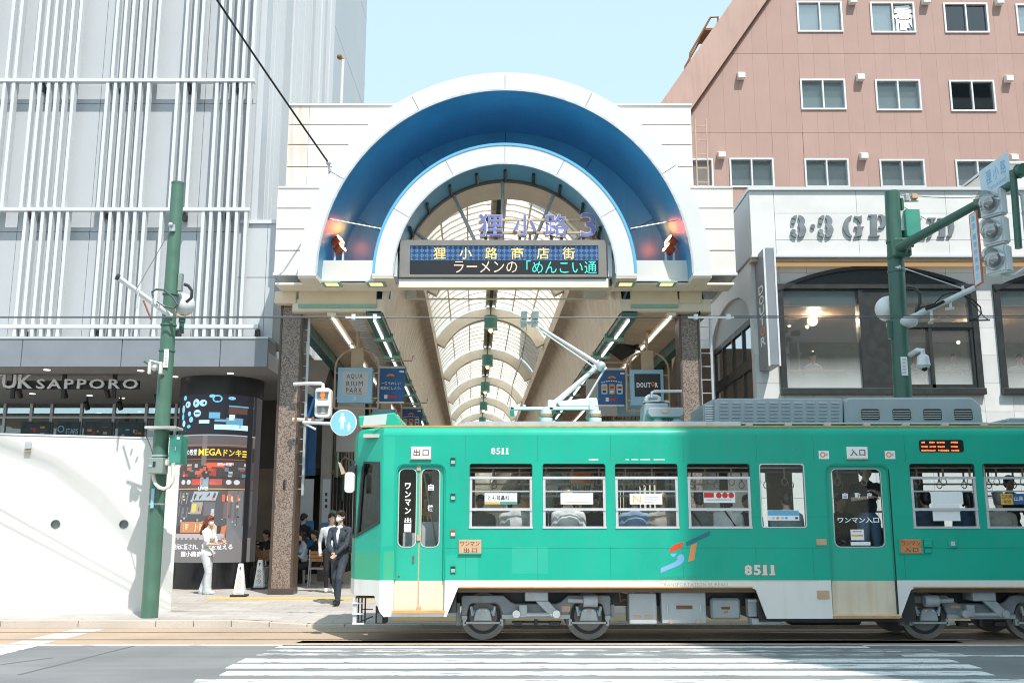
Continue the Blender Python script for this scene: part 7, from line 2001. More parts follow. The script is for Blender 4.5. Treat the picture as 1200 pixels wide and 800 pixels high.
def fig(cx, cy, k):
 pts = [(-.28, 1.0), (.28, 1.0), (.5, .9), (.62, .3), (.72, -.35), (.55, -.4), (.42, .2), (.34, .1), (.36, -.7), (.3, -1.9), (.12, -1.9), (.03, -.7), (-.03, -.7), (-.16, -1.9), (-.36, -1.9), (-.36, .1), (-.44, .2), (-.6, -.35), (-.75, -.3), (-.6, .4), (-.5, .9)]
 x_, z_ = W(cx, cy, RSY); u_ = k * .0185
 mb = MB(); mb.plate([(x_ + a * u_ * 5.2, z_ + b * u_ * 5.2) for a, b in pts], [], RSY - .007, RSY - .0045); mb.plate(circ(x_, z_ + 1.36 * u_ * 5.2, .34 * u_ * 5.2, n=12), [], RSY - .007, RSY - .0045); mb.build('sign_figure', M['white_text'], rs2, kind='stuff')
fig(401.3, 492.5, 1.0); fig(408.8, 500, .55)
mb = MB(); mb.tube([(WX(355, 494.8, RSY + .1), RSY + .1, WZ(494.8, RSY + .1)), (WX(389, 496, RSY + .05), RSY + .05, WZ(496, RSY))], .035, 8); mb.tube([(WX(357, 496, RSY + .1), RSY + .1, WZ(496, RSY + .1)), (WX(370, 503, RSY + .1), RSY + .1, WZ(503, RSY + .1))], .025, 6); mb.build('sign_pipe', M['white_steel'], rs2, smooth=True)
# hanging signs in the arcade
def hanging(name, x0, x1, y0, y1, Y, label, arch=True, left=True):
 xa, xb, za, zc = PR(x0, x1, y0, y1, Y)
 t = thing(name, label, 'sign', ((xa + xb) / 2, Y, za))
 mb = MB(); mb.box(xa, xb, Y, Y + .22, za, zc); mb.build('sign_box', M['lightblue'], t, bevel=.01)
 fa, fb = xa - .08, xb + .14
 rad_ = (fb - fa) / 2; cx_ = (fa + fb) / 2; zs_ = zc + .02
 pts = [(fa, Y + .1, za - .12)] + [(cx_ - rad_ * math.cos(R(a_)), Y + .1, zs_ + rad_ * .85 * math.sin(R(a_))) for a_ in range(0, 181, 15)] + [(fb, Y + .1, za - .12)]
 mb = MB(); mb.tube(pts, .026, 8); mb.tube([(fa, Y + .1, za - .12), (fb, Y + .1, za - .12)], .022, 8); fr_ = mb.build('sign_frame', M['tan_metal'], t, smooth=True)
 for zz in (za + .12, zc - .12): mb = MB(); mb.box(fa, xa, Y + .08, Y + .12, zz - .015, zz + .015); mb.box(xb, fb, Y + .08, Y + .12, zz - .015, zz + .015); mb.build('frame_lug', M['tan_metal'], fr_)
 MB().box(cx_ - .14, cx_ + .14, Y + .04, Y + .18, zc - .02, zs_ + rad_ * .85 + .02).build('frame_post', M['tan_metal'], t)
 mb = MB(); mb.cyl((cx_, Y + .1, zs_ + rad_ * .85), (cx_, Y + .1, 6.31), .035, 8); mb.build('hanger_rod', M['tan_metal'], t)
 return t, xa, xb, za, zc
HY = 23.4
M['aqua_text'] = mat('aqua_text', (.02, .025, .06), .5, 0, 0)
t, *_ = hanging('arcade_sign', 395.5, 436, 430.5, 471.5, HY, 'square light blue hanging sign reading AQUARIUM PARK 3 in a tan hoop frame')
MB().box(*PR(401, 431, 435, 463, HY)[:2], HY - .008, HY + .001, *PR(401, 431, 435, 463, HY)[2:]).build('sign_face', M['signgrey'], t)
for s_, a, b, y0, y1 in (('AQUA', 406.3, 425, 438, 444), ('RIUM', 406, 425, 446.5, 452.3), ('PARK', 405.5, 424.5, 454.3, 460.3)): ptext(s_, a, b, y0, y1, HY - .008, M['aqua_text'], t, dy=-.003, weight=0, spacing=1.25)
ptext('3', 413, 417.5, 464, 469, HY, M['plate_pale'], t, dy=-.003, weight=.02)
PB(MB(), 406, 417, 460.8, 462, HY - .010, HY - .0075).build('sign_print', M['plate_blue'], t); PB(MB(), 417.5, 424, 460.8, 462, HY - .010, HY - .0075).build('sign_print', M['orange'], t)
t, *_ = hanging('arcade_sign', 739, 778, 433, 474.5, HY, 'square light blue hanging sign with black face reading DOUTOR in a tan hoop frame')
MB().box(*PR(743.5, 774, 438, 464.5, HY)[:2], HY - .008, HY + .001, *PR(743.5, 774, 438, 464.5, HY)[2:]).build('sign_face', M['dark'], t)
for i, ch in enumerate('DOUTOR'):
 a = 746 + i * 4.3; dy_ = -1.2 if i == 4 else 0
 ptext(ch, a, a + 3.8, 448 + dy_, 454 + dy_, HY - .008, M['orange' if i == 4 else 'white_text'], t, dy=-.003, weight=.045)
t, *_ = hanging('arcade_sign', 723, 754.5, 466, 487, 27.0, 'small light blue hanging sign with a 3 behind the right blue banner')
ptext('3', 739, 744.5, 478, 484.5, 27.0, M['plate_pale'], t, dy=-.004, weight=.02)
t, *_ = hanging('arcade_sign', 436, 464, 479, 500, 28.0, 'small light blue hanging sign behind the tram roof under the left blue banner')
def banner(x0, x1, y0, y1, Y, label, kind, tilt=0):
 xa, xb, za, zc = PR(x0, x1, y0, y1, Y)
 t = thing('banner', label, 'banner', ((xa + xb) / 2, Y, za), 0, 'blue beer banners in the arcade')
 k_ = .03 * (xb - xa)
 mb = MB(); mb.plate([(xa, za), (xb - 1.2 * k_, za), (xb, zc), (xa + 1.2 * k_, zc)], [], Y, Y + .012); mb.build('cloth', M['banner_blue'], t)
 PB(MB(), x0 - .2 if not kind else x0, x1 - 2, y1 - .6, y1 + 1, Y - .01, Y + .02).build('batten', M['white_text'], t); PB(MB(), x0 + 2, x1, y0 - 1, y0 + 1.4, Y - .01, Y + .02).build('batten', M['signgrey'], t)
 mb = MB(); mb.tube([(xa - .05, Y + .03, zc + .1), (xa, Y + .03, zc + .16), (xb + .15, Y + .03, zc + .16), (xb + .18, Y + .03, zc + .3)], .018, 6); mb.build('banner_pole', M['tan_metal'], t)
 w_, h_ = x1 - x0, y1 - y0
 q = lambda u, v: W(x0 + u * w_, y0 + v * h_, Y - .002)
 arc_ = [(q(.5, .25)[0] + .10 * math.cos(R(a_)), q(.5, .27)[1] + .07 * math.sin(R(a_))) for a_ in range(0, 181, 20)]; arc2 = [(q(.5, .25)[0] + .05 * math.cos(R(a_)), q(.5, .27)[1] + .02 * math.sin(R(a_))) for a_ in range(180, -1, -20)]
 mb = MB(); mb.plate(arc_ + arc2, [], Y - .006, Y - .002); mb.build('banner_print', M['orange'], t)
 PB(MB(), x0 + w_ * .8, x0 + w_ * .95, y0 + h_ * .1, y0 + h_ * .15, Y - .006, Y - .002).build('banner_print', M['white_text'], t)
 PB(MB(), x0 + w_ * .42, x0 + w_ * .70, y0 + h_ * .81, y0 + h_ * .88, Y - .006, Y - .002).build('banner_print', M['red'], t)
 PB(MB(), x0 + w_ * .28, x0 + w_ * .39, y0 + h_ * .79, y0 + h_ * .9, Y - .006, Y - .002).build('banner_print', M['white_text'], t)
 if kind == 1:
  ptext('一番うれしい', x0 + w_ * .18, x0 + w_ * .84, y0 + h_ * .42, y0 + h_ * .51, Y, M['white_text'], t, dy=-.005, weight=.01)
  ptext('乾杯にしよう。', x0 + w_ * .16, x0 + w_ * .86, y0 + h_ * .55, y0 + h_ * .64, Y, M['white_text'], t, dy=-.005, weight=.01)
 else:
  for i, m_ in enumerate(('signgrey', 'tan_sign', 'plate_pale')):
   u0 = .13 + .27 * i; xa2, z2 = q(u0, .70); xb2, z3 = q(u0 + .21, .42)
   mb = MB(); mb.plate(rrect(xa2, xb2, z2, z3, .03), [], Y - .008, Y - .002); c_ = mb.build('can_print', M[m_], t)
   PB(MB(), x0 + w_ * (u0 + .03), x0 + w_ * (u0 + .18), y0 + h_ * .48, y0 + h_ * .54, Y - .011, Y - .0085).build('can_label', M[('orange', 'red', 'red')[i]], c_)
   PB(MB(), x0 + w_ * (u0 + .05), x0 + w_ * (u0 + .16), y0 + h_ * .60, y0 + h_ * .66, Y - .011, Y - .0085).build('can_label', M['navy_text' if i != 1 else 'white_text'], c_)
  for k in range(9):
   u0 = .12 + .085 * k; v0 = .37 - .05 * math.sin(math.pi * (k + .5) / 9); PB(MB(), x0 + w_ * u0, x0 + w_ * (u0 + .06), y0 + h_ * v0, y0 + h_ * (v0 + .025), Y - .006, Y - .002).build('banner_print', M['white_text'], t)
 return t
banner(440.5, 475, 430, 471, 24.3, 'blue banner with two white lines of japanese text left in the arcade', 1)
banner(468.5, 494.5, 477.5, 508, 33.5, 'blue banner with three drink cans just above the tram roof on the left', 2)
banner(700.5, 733.5, 432, 474.5, 24.3, 'blue banner with three drink cans right in the arcade behind the pantograph', 2)
gs = thing('grey_board', 'blank grey sign board behind the right blue banner', 'board', (WX(715, 470, 26.5), 26.5, 4))
x0, x1, z0_, z1_ = PR(687, 722, 444, 487, 26.5); MB().box(x0, x1, 26.5, 26.6, z0_, z1_).build('board_face', M['signgrey'], gs); MB().box((x0 + x1) / 2 - .03, (x0 + x1) / 2 + .03, 26.55, 26.62, z1_, 6.3).build('board_hanger', M['tan_metal'], gs)
for (px, py, rz_, lab, sz_) in ((726, 405, 35, 'large black box loudspeaker under the right arcade ceiling', (.34, .26, .24)), (747, 399, -30, 'smaller black loudspeaker beside the larger one under the right arcade ceiling', (.17, .2, .26))):
 X, Z = W(px, py, 25.5)
 sp_ = thing('loudspeaker', lab, 'loudspeaker', (X, 25.5, Z), R(rz_), 'loudspeakers under the arcade ceiling', True)
 m_ = Matrix.Rotation(R(25), 4, 'Y') @ Matrix.Rotation(R(-20), 4, 'X')
 mb = MB(); mb.box(-sz_[0], sz_[0], -sz_[1], sz_[1], -sz_[2] * .7, sz_[2] * .7, m_); mb.build('cabinet', M['dark'], sp_, bevel=.02)
 mb = MB(); mb.box(-sz_[0] * .9, sz_[0] * .9, -sz_[1] - .012, -sz_[1], -sz_[2] * .6, sz_[2] * .6, m_); mb.build('grille', M['black_metal'], sp_)
 mb = MB(); mb.tube([(0, 0, 0), (.02, .02, 6.31 - Z)], .03, 6); mb.build('hanger_rod', M['dark'], sp_)
# LED COLUMN
LYc = 23.55
lr = (WX(305, 560, LYc) - WX(205.5, 560, LYc)) / 2 * .985
lcy = LYc + lr * .98; lcx = WX(255.2, 560, lcy)
lc = thing('led_column', 'round pillar wrapped in a lit screen showing japanese shop street pictures', 'pillar', (lcx, lcy, .25))
g0 = zs(lcx, LYc)
zt0, zt1, zbt = WZ(443, LYc), WZ(461.5, LYc), WZ(659, LYc)
mb = MB(); mb.cyl((lcx, lcy, zt1), (lcx, lcy, z0c + .1), lr + .02, 40); mb.build('top_ring', M['black_metal'], lc, smooth=True)
mb = MB(); mb.cyl((lcx, lcy, g0 - .05), (lcx, lcy, zbt), lr + .02, 40); mb.build('plinth', M['black_gloss'], lc, smooth=True)
M['screen_dark'] = glow('screen_dark', (.055, .052, .055), .7)
mb = MB(); mb.cyl((lcx, lcy, zbt), (lcx, lcy, zt1), lr - .01, 48); mb.build('screen', M['screen_dark'], lc, smooth=True)
def cylf(u, v, c): # u in photo px, v metres
 t = max(-.985, min(.985, (u - 255.2) / 49.8)); a_ = math.asin(t); r_ = lr - .006 - c
 return (lcx + r_ * math.sin(a_), lcy - r_ * math.cos(a_), v)
def cz(y): return WZ(y, LYc + .02)
SM = {}
def smat(col, s_=.8):
 k = (tuple(col), s_)
 if k not in SM: SM[k] = glow('screen_colour', col, s_)
 return SM[k]
def cpatch(x0, x1, y0, y1, m_, off=-.003, nm='screen_image', skewx=0):
 n_ = max(1, int((x1 - x0) / 6)); vs = []
 for i in range(n_ + 1):
  x_ = x0 + (x1 - x0) * i / n_
  vs += [cylf(x_, cz(y1), off), cylf(x_ + skewx, cz(y0), off)]
 mb = MB(); mb.add(vs, [(2 * i, 2 * i + 2, 2 * i + 3, 2 * i + 1) for i in range(n_)]); return mb.build(nm, m_, lc, recalc=False)
def cpoly(pts, m_, off=-.006, nm='screen_image'):
 tr_ = tessellate_polygon([[Vector((a_, b_, 0)) for a_, b_ in pts]])
 mb = MB(); mb.add([cylf(a_, cz(b_), off) for a_, b_ in pts], [tuple(t) for t in tr_]); return mb.build(nm, m_, lc, recalc=False)
BL = (.16, .52, .80); BL2 = (.38, .66, .80)
cpatch(207, 303, 461.5, 509.5, smat((.02, .02, .028), .8))
random.seed(21)
for (x_, y_, rx, ry) in ((221, 465, 2.5, 3), (226, 473, 4, 4), (219, 478, 2.5, 5), (238, 472, 4.5, 5), (229, 484, 2.5, 3), (240, 484, 5, 4.5), (247, 472, 5, 4), (219, 487, 2, 4), (221, 495, 2.5, 4), (232, 491, 3, 3.5), (264, 467, 6, 4.5), (258, 464, 4, 2), (280, 466, 4, 2), (229, 499, 3, 2)):
 cpoly([(x_ + rx * math.cos(a_), y_ + ry * math.sin(a_)) for a_ in [2 * math.pi * i / 10 for i in range(10)]], smat(random.choice((BL, BL2, (.22, .55, .75))), .8))
cpoly([(225, 504), (256, 484), (283, 486), (299, 494), (299, 508.5), (216, 508.5)], smat((.35, .68, .86), .85), -.005)
for (x0, x1, y0, y1, c_) in ((255, 268, 483, 490, (.14, .4, .6)), (243, 256, 492, 496, (.5, .78, .9)), (262, 278, 491, 494, (.15, .35, .5)), (275, 292, 489, 497, (.12, .3, .45)), (278, 284, 485, 492, (.55, .7, .8)), (277, 300, 476, 484, (.10, .055, .04)), (277, 301, 474.5, 476, (.1, .35, .6)), (262, 299, 497, 503, (.5, .76, .88)), (281, 290, 497, 501, (.2, .4, .55))): cpatch(x0, x1, y0, y1, smat(c_, .8), -.009)
cpatch(207, 303, 509.5, 523, smat((.11, .095, .095), .9)); cpatch(249, 255, 510, 545, smat((.16, .14, .14), .9), -.006); cpatch(207, 303, 508.8, 510, smat((.3, .36, .4), .9), -.006)
cpatch(207, 303, 523, 540, smat((.035, .03, .03), .8)); cpatch(210, 300, 537.5, 538.5, smat((.35, .1, .05), .8), -.006); cpatch(210, 300, 520.5, 521.4, smat((.4, .14, .07), .8), -.006)
Wt = smat((.80, .80, .86), .95); Yl = smat((1, .60, .05), .95)
def ctext(s_, x0, x1, y0, y1, m_, w_=.01): return text_fit(s_, x0, x1, cz(y1), cz(y0), lambda a, b, c: cylf(a, b, -.012), m_, lc, weight=w_)
ctext('激安の殿堂', 218, 243, 526, 533, Wt); ctext('MEGA', 245, 272, 525.5, 533.5, Yl, .015); ctext('ドンキ', 274, 292, 526, 534, Yl, .015)
for k in range(3):
 cpatch(293, 299, 527 + k * 3, 528.5 + k * 3, Yl, -.009); cpatch(213.5, 216.5, 526 + k * 4, 528.3 + k * 4, Yl, -.009)
cpatch(207, 303, 540, 558, smat((.07, .06, .06), .8))
for k in range(46):
 x_ = random.uniform(209, 296); y_ = random.uniform(541, 556); w_ = random.uniform(2, 7); h_ = random.uniform(1.5, 5)
 cpatch(x_, min(301, x_ + w_), y_, y_ + h_, smat(random.choice(((.5, .10, .06), (.55, .15, .08), (.4, .07, .05), (.5, .42, .4), (.12, .22, .28), (.05, .05, .06), (.65, .3, .2))), .75), -.006 - .0005 * (k % 8))
cpatch(256, 275, 542, 547, smat((.8, .12, .05), .8), -.011); ctext('激安の殿堂', 268, 283, 542, 545.5, Wt); cpatch(207, 303, 558, 561, smat((.05, .05, .05), .8), -.006)
cpatch(207, 303, 561, 572, smat((.10, .07, .065), .8))
for (x_, c_) in ((226, 0), (234, 0), (281, 0), (289, 0)): cpoly([(x_ + 3 * math.cos(a_), 564.5 + 3 * math.sin(a_)) for a_ in [2 * math.pi * i / 12 for i in range(12)]], smat((.55, .58, .6), .8))
cpatch(238, 252, 561, 568, smat((.6, .1, .07), .7), -.008); cpatch(260, 274, 561, 568, smat((.55, .12, .1), .7), -.008); cpatch(249, 259, 559, 573, smat((.24, .33, .38), .8), -.009); ctext('LIVE!', 247, 259, 570, 574, Wt)
cpatch(209, 299, 572, 573, smat((.6, .4, .15), .8), -.01); cpatch(207, 303, 574, 616, smat((.075, .075, .082), .9))
for (x0, x1, y0, y1, c_, sk_) in ((213, 222, 576, 588, (.20, .24, .27), 2), (224, 233, 577, 590, (.17, .2, .22), 2), (239, 268, 575.5, 586, (.30, .35, .38), 3), (238, 252, 588, 602, (.28, .27, .22), 2), (240, 246, 590, 600, (.5, .42, .12), 0), (255, 268, 588, 604, (.12, .12, .13), 0), (264, 267, 596, 612, (.35, .45, .5), 0), (275, 292, 579, 587, (.62, .10, .05), 0), (277, 290, 588, 607, (.13, .10, .10), 0), (280, 286, 581, 586, (.6, .5, .3), 0), (213, 222, 592, 604, (.16, .18, .2), 2), (225, 234, 594, 606, (.13, .15, .17), 2)): cpatch(x0, x1, y0, y1, smat(c_, .9), -.006, skewx=sk_)
for k in range(40):
 x_ = random.uniform(212, 292); y_ = random.uniform(577, 614); cpatch(x_, x_ + random.uniform(1, 2.6), y_, y_ + random.uniform(1, 3.2), smat(random.choice(((.4, .46, .5), (.25, .3, .34), (.5, .45, .3), (.6, .15, .08), (.03, .03, .035))), .8), -.0085)
cpoly([(211, 608), (218, 615), (262, 617), (281, 615), (280, 630), (262, 631), (222, 631), (212, 622)], smat((.60, .19, .08), .62), -.01)
cpatch(226, 262, 611, 624, smat((.50, .22, .10), .75), -.013); ctext('狸', 230, 238, 613, 621, smat((.75, .6, .4), .8)); ctext('小路', 243, 257, 613, 622, smat((.75, .6, .4), .8))
cpoly([(262, 613), (268, 613), (271, 616), (271, 627), (268, 630), (262, 630), (259, 627), (259, 616)], smat((.62, .45, .30), .75), -.014)
for i, ch in enumerate('狸神社'): ctext(ch, 262.5, 267.5, 615.2 + 4.7 * i, 619 + 4.7 * i, smat((.12, .06, .04), .8))
cpatch(281, 299, 574, 636, smat((.16, .17, .18), .8), -.0055); cpatch(207, 303, 630, 659, smat((.15, .14, .14), .9), -.006); cpatch(211, 280, 625, 632, smat((.40, .36, .36), .8), -.0062)
for (a, b) in ((212, 224), (214, 222)): cpoly([(a, 655), (a, 640), (a + 1, 640), (a + 1, 655)], smat((.3, .2, .15), .8), -.009)
ctext('地元に愛され、旅人を迎える', 216, 288, 637, 643.5, Wt, .012); ctext('狸小路商店街', 229, 271, 645.5, 652, Wt, .012)
for px in (212, 298.5):
 cpatch(px - 2, px + 2, 461.5, 659, smat((.025, .025, .03), .5), -.015)
# CONES
def cone(px, py, label):
 X, Y = G(px, py, .21)
 Zg = zs(X, Y)
 c = thing('sign_cone', label, 'cone', (X, Y, Zg), R(4), 'white prohibition cones', True); c.scale = (.85, .85, .83)
 mb = MB(); mb.box(-.20, .20, -.20, .20, .0, .045); mb.build('cone_base', M['dark'], c, bevel=.01)
 a_, b_ = .135, .055; h_ = .80
 mb = MB(); mb.add([(-a_, -a_, .045), (a_, -a_, .045), (a_, a_, .045), (-a_, a_, .045), (-b_, -b_, h_), (b_, -b_, h_), (b_, b_, h_), (-b_, b_, h_)], [(0, 3, 2, 1), (4, 5, 6, 7), (0, 1, 5, 4), (1, 2, 6, 5), (2, 3, 7, 6), (3, 0, 4, 7)]); mb.build('cone_body', M['white_text'], c, bevel=.012)
 ff = lambda u, v, w: (u, -(a_ + (b_ - a_) * (v - .045) / (h_ - .045)) - .004 + w, v)
 for k in range(3):
  zc_ = .22 + .135 * k; r_ = .058 - .004 * k
  mb = MB(); mb.plate(circ(0, zc_, r_, n=18), [circ(0, zc_, r_ * .78, n=18)], -.002, .001, ff); rg = mb.build('prohibition_ring', M['tan_sign'], c)
  mb = MB(); mb.plate([(-r_ * .62, zc_ + r_ * .5), (-r_ * .5, zc_ + r_ * .62), (r_ * .62, zc_ - r_ * .5), (r_ * .5, zc_ - r_ * .62)], [], -.002, .001, ff); mb.build('ring_bar', M['tan_sign'], rg)
  mb = MB(); mb.plate(rect(-r_ * .3, r_ * .3, zc_ - r_ * .25, zc_ + r_ * .3), [], -.001, .0005, ff); mb.build('ring_picture', M['signgrey'], rg)
 mb = MB(); mb.plate([(-.02, .72), (.02, .72), (.012, .66), (.004, .62), (-.012, .66)], [], -.002, .001, ff); mb.build('emblem', M['dark_text'], c)
 mb = MB(); mb.plate(rect(-.07, .07, .085, .098), [], -.002, .001, ff); mb.build('small_print', M['signgrey'], c)
cone(280.5, 700, 'nearer white pyramid cone with three prohibition rings by the led pillar')
cone(303.5, 692, 'farther white pyramid cone with three prohibition rings next to the gate column')
# CAFE TERRACE behind the column
def chair_at(x, y, rz, label, src=None):
 if src is not None:
  c = copy_tree(src, loc=(x, y, zs(x, y)), rz=rz); c['label'] = label; return c
 c = thing('cafe_chair', label, 'chair', (x, y, zs(x, y)), rz, 'wooden cafe chairs', True)
 for k in range(3): mb = MB(); mb.box(-.20, .20, .185, .205, .60 + k * .085, .675 + k * .085); mb.build('back_slat', M['wood'], c)
 for k in range(5): mb = MB(); mb.box(-.21, .21, -.20 + k * .078, -.13 + k * .078, .44, .458); mb.build('seat_slat', M['wood'], c)
 for sx_ in (-1, 1):
  mb = MB(); mb.tube([(sx_ * .22, -.19, .0), (sx_ * .21, -.18, .44), (sx_ * .21, -.18, .64)], .014, 6); mb.build('leg', M['steel'], c)
  mb = MB(); mb.tube([(sx_ * .22, .26, .0), (sx_ * .21, .19, .44), (sx_ * .20, .21, .88)], .014, 6); mb.build('leg', M['steel'], c)
  mb = MB(); mb.box(sx_ * .22 - .025, sx_ * .22 + .025, -.22, .18, .64, .66); mb.build('armrest', M['wood'], c)
 mb = MB(); mb.box(-.21, .21, -.19, .19, .42, .44); mb.build('seat_frame', M['steel'], c)
 return c
def at(px, py):
 X, Y = G(px, py, .255); return X, Y
cY = 25.2
ch0 = chair_at(WX(343, 650, cY), cY, R(170), 'wooden slat chair directly right of the gate column')
chair_at(WX(374, 650, 24.7), 24.7, R(185), 'wooden slat chair behind the man in the navy suit', ch0)
chair_at(WX(309, 650, 25.6), 25.6, R(178), 'wooden slat chair between the led pillar and the gate column', ch0)
chair_at(WX(321, 650, 26.6), 26.6, R(175), 'farther wooden slat chair half hidden by the gate column', ch0)
chair_at(WX(199, 645, 27), 27, R(178), 'wooden slat chair left behind the led pillar', ch0)
def table(x, y, label, src=None):
 if src is not None:
  c = copy_tree(src, loc=(x, y, zs(x, y))); c['label'] = label; return c
 t = thing('cafe_table', label, 'table', (x, y, zs(x, y)), 0, 'small cafe tables', True)
 mb = MB(); mb.box(-.32, .32, -.32, .32, .70, .73); mb.build('table_top', M['wood'], t, bevel=.008)
 mb = MB(); mb.cyl((0, 0, .03), (0, 0, .7), .03, 10); mb.build('table_leg', M['steel'], t)
 mb = MB(); mb.cyl((0, 0, 0), (0, 0, .03), .24, 18); mb.build('table_foot', M['steel'], t)
 return t
tb0 = table(WX(357, 650, 25.7), 25.7, 'small square cafe table between the seated guests')
table(WX(312, 650, 26.4), 26.4, 'small square cafe table behind the gate column', tb0)
PX = WX(345, 560, 24.3)
pc = thing('corner_post', 'tall grey steel corner post with blue and white posters right of the gate column', 'post', (WX(380, 600, 27.3), 27.3, .2))
a, b = WX(375, 580, 27.3), WX(386, 580, 27.3)
MB().box(a, b, 27.3, 27.55, .2, WZ(494, 27.3)).build('post_body', M['bronze_grey'] if 'bronze_grey' in M else mat('post_grey', (.30, .275, .25), .5, .2, .1, 3), pc)
def poster(x0, x1, y0, y1, Y, m_, label):
 xa, xb, za, zc = PR(x0, x1, y0, y1, Y)
 t = thing('poster_board', label, 'poster', ((xa + xb) / 2, Y, za)); MB().box(xa, xb, Y, Y + .05, za, zc).build('poster_sheet', M[m_], t); return t
M['poster_blue'] = mat('poster_blue', (.03, .22, .47), .4, 0, .35, 1.5); M['poster_white'] = mat('poster_white', (.52, .55, .58), .5, 0, .03)
t = poster(338, 360, 456, 558, 27.4, 'poster_blue', 'tall blue aquarium poster between the ladder and the grey corner post')
for s_, a, b, y0, y1 in (('UA', 342.5, 353.5, 523.5, 529), ('M', 346, 353, 533.5, 538.5), ('R K', 342.5, 353.5, 544.5, 549.5)): ptext(s_, a, b, y0, y1, 27.4, M['white_text'], t, dy=-.004)
for (x_, y_, r_) in ((345, 500, 3), (349, 505, 2.5), (345, 480, 3), (352, 497, 2)):
 X, Z = W(x_, y_, 27.4); mb = MB(); mb.plate(ell(X, Z, r_ * .022, r_ * .03, 12), [], 27.394, 27.3995); mb.build('poster_print', M['lightblue'], t)
PB(MB(), 340, 356, 555, 557.5, 27.38, 27.4).build('poster_rail', M['white_text'], t)
t = poster(360, 371, 456, 557, 27.45, 'banner_blue', 'narrow plain blue strip beside the aquarium poster')
t = poster(338, 367, 561, 610, 27.4, 'poster_white', 'white poster with a black brush emblem above the standing guest')
def brush(pts, w_):
 mb = MB(); mb.tube([(WX(x_, y_, 27.4), 27.395, WZ(y_, 27.4)) for x_, y_ in pts], w_, 6); return mb.build('brush_stroke', M['dark_text'], t)
brush([(340.5, 577), (343.5, 575.5), (345, 571.5), (346, 575.5), (348.5, 577)], .022)
brush([(340.5, 589), (341.5, 583), (345, 580), (348.5, 583), (349, 589)], .024); brush([(341, 585.5), (348.5, 585.5)], .018); brush([(345, 580), (345, 591)], .02)
ptext('YUK', 338.5, 348.5, 593.5, 597.5, 27.4, M['dark_text'], t, dy=-.006, weight=.02)
t = poster(338, 367, 610, 640, 27.4, 'poster_blue', 'bright blue lower part of the emblem poster behind the standing guest')
t = poster(377.5, 386.5, 561, 612, 27.25, 'poster_white', 'narrow white strip poster with small vertical black signs on the grey post')
for k in range(3): PB(MB(), 381, 383.5, 577 + k * 7, 581 + k * 7, 27.24, 27.25).build('poster_print', M['dark_text'], t)
t = poster(377.5, 386.5, 612, 640, 27.25, 'poster_blue', 'blue foot of the narrow strip poster on the grey post')
for lab, pts in (('overhead feeder cable high above the street on the left', ((-60, 512), (0, 525), (60, 548), (110, 587), (165, 647), (190, 680))), ('second overhead feeder cable high above the street on the left', ((-60, 502), (0, 516), (66, 540), (116, 577), (166, 634), (190, 664)))):
 q_ = []
 for (x_, y_) in pts:
  s_, z_ = hs(x_, y_); p3 = Vector(hfn(s_, z_, 0)) + sunv * 13; q_.append(p3)
 q_ = [q_[0] + (q_[0] - q_[1]) * 2] + q_ + [q_[-1] + (q_[-1] - q_[-2]) * 1.2]
 wire('feeder_cable', q_, .022, lab, 'cable', 'cable', 'overhead feeder cables')
# PEOPLE
PM = {}
def pmat(col, rough=.75, var=.08):
 k = (tuple(col), rough)
 if k not in PM: PM[k] = mat('cloth', col, rough, 0, var, 14)
 return PM[k]
SKIN, SKIN2 = (.60, .37, .27), (.54, .33, .235)
BLACKHAIR, BROWNHAIR, AUBURN, GREYHAIR = (.018, .014, .013), (.05, .028, .018), (.17, .045, .022), (.30, .29, .28)
LIP = (.42, .14, .12)
def prim_mesh(prims, seg=12):
 mb = MB()
 for pr in prims:
  if pr[0] == 'c':
   a, b, r0, r1 = Vector(pr[1]), Vector(pr[2]), pr[3], pr[4]
   d = (b - a); l = d.length
   if l < 1e-5: d = Vector((0, 0, 1)); l = 1e-5
   d = d / l
   pts, rs = [], []
   for k in range(4): t = math.pi / 2 * (1 - k / 4); pts.append(a - d * r0 * math.sin(t)); rs.append(max(r0 * math.cos(t), r0 * .05))
   pts.append(a); rs.append(r0); pts.append(b); rs.append(r1)
   for k in range(1, 5): t = math.pi / 2 * k / 4; pts.append(b + d * r1 * math.sin(t)); rs.append(max(r1 * math.cos(t), r1 * .05))
   mb.tube(pts, rs, seg)
  else:
   c, r, m3 = Vector(pr[1]), pr[2], pr[3]
   k0 = len(mb.v); mb.ball((0, 0, 0), 1, 16, 11, r)
   for i in range(k0, len(mb.v)): mb.v[i] = tuple(c + (m3 @ Vector(mb.v[i]) if m3 is not None else Vector(mb.v[i])))
 return mb
def prim_dist(p, pr):
 if pr[0] == 'c':
  a, b = np.array(pr[1]), np.array(pr[2]); ab = b - a; L2 = max(ab @ ab, 1e-9)
  t = np.clip(((p - a) @ ab) / L2, 0, 1)
  q = a + t[:, None] * ab
  return np.linalg.norm(p - q, axis=1) - (pr[3] + (pr[4] - pr[3]) * t)
 c, r = np.array(pr[1]), np.array(pr[2]); q = p - c
 if pr[3] is not None: q = q @ np.array(pr[3])
 k = np.linalg.norm(q / r, axis=1)
 return (k - 1) * min(r)
from mathutils import noise as vnoise
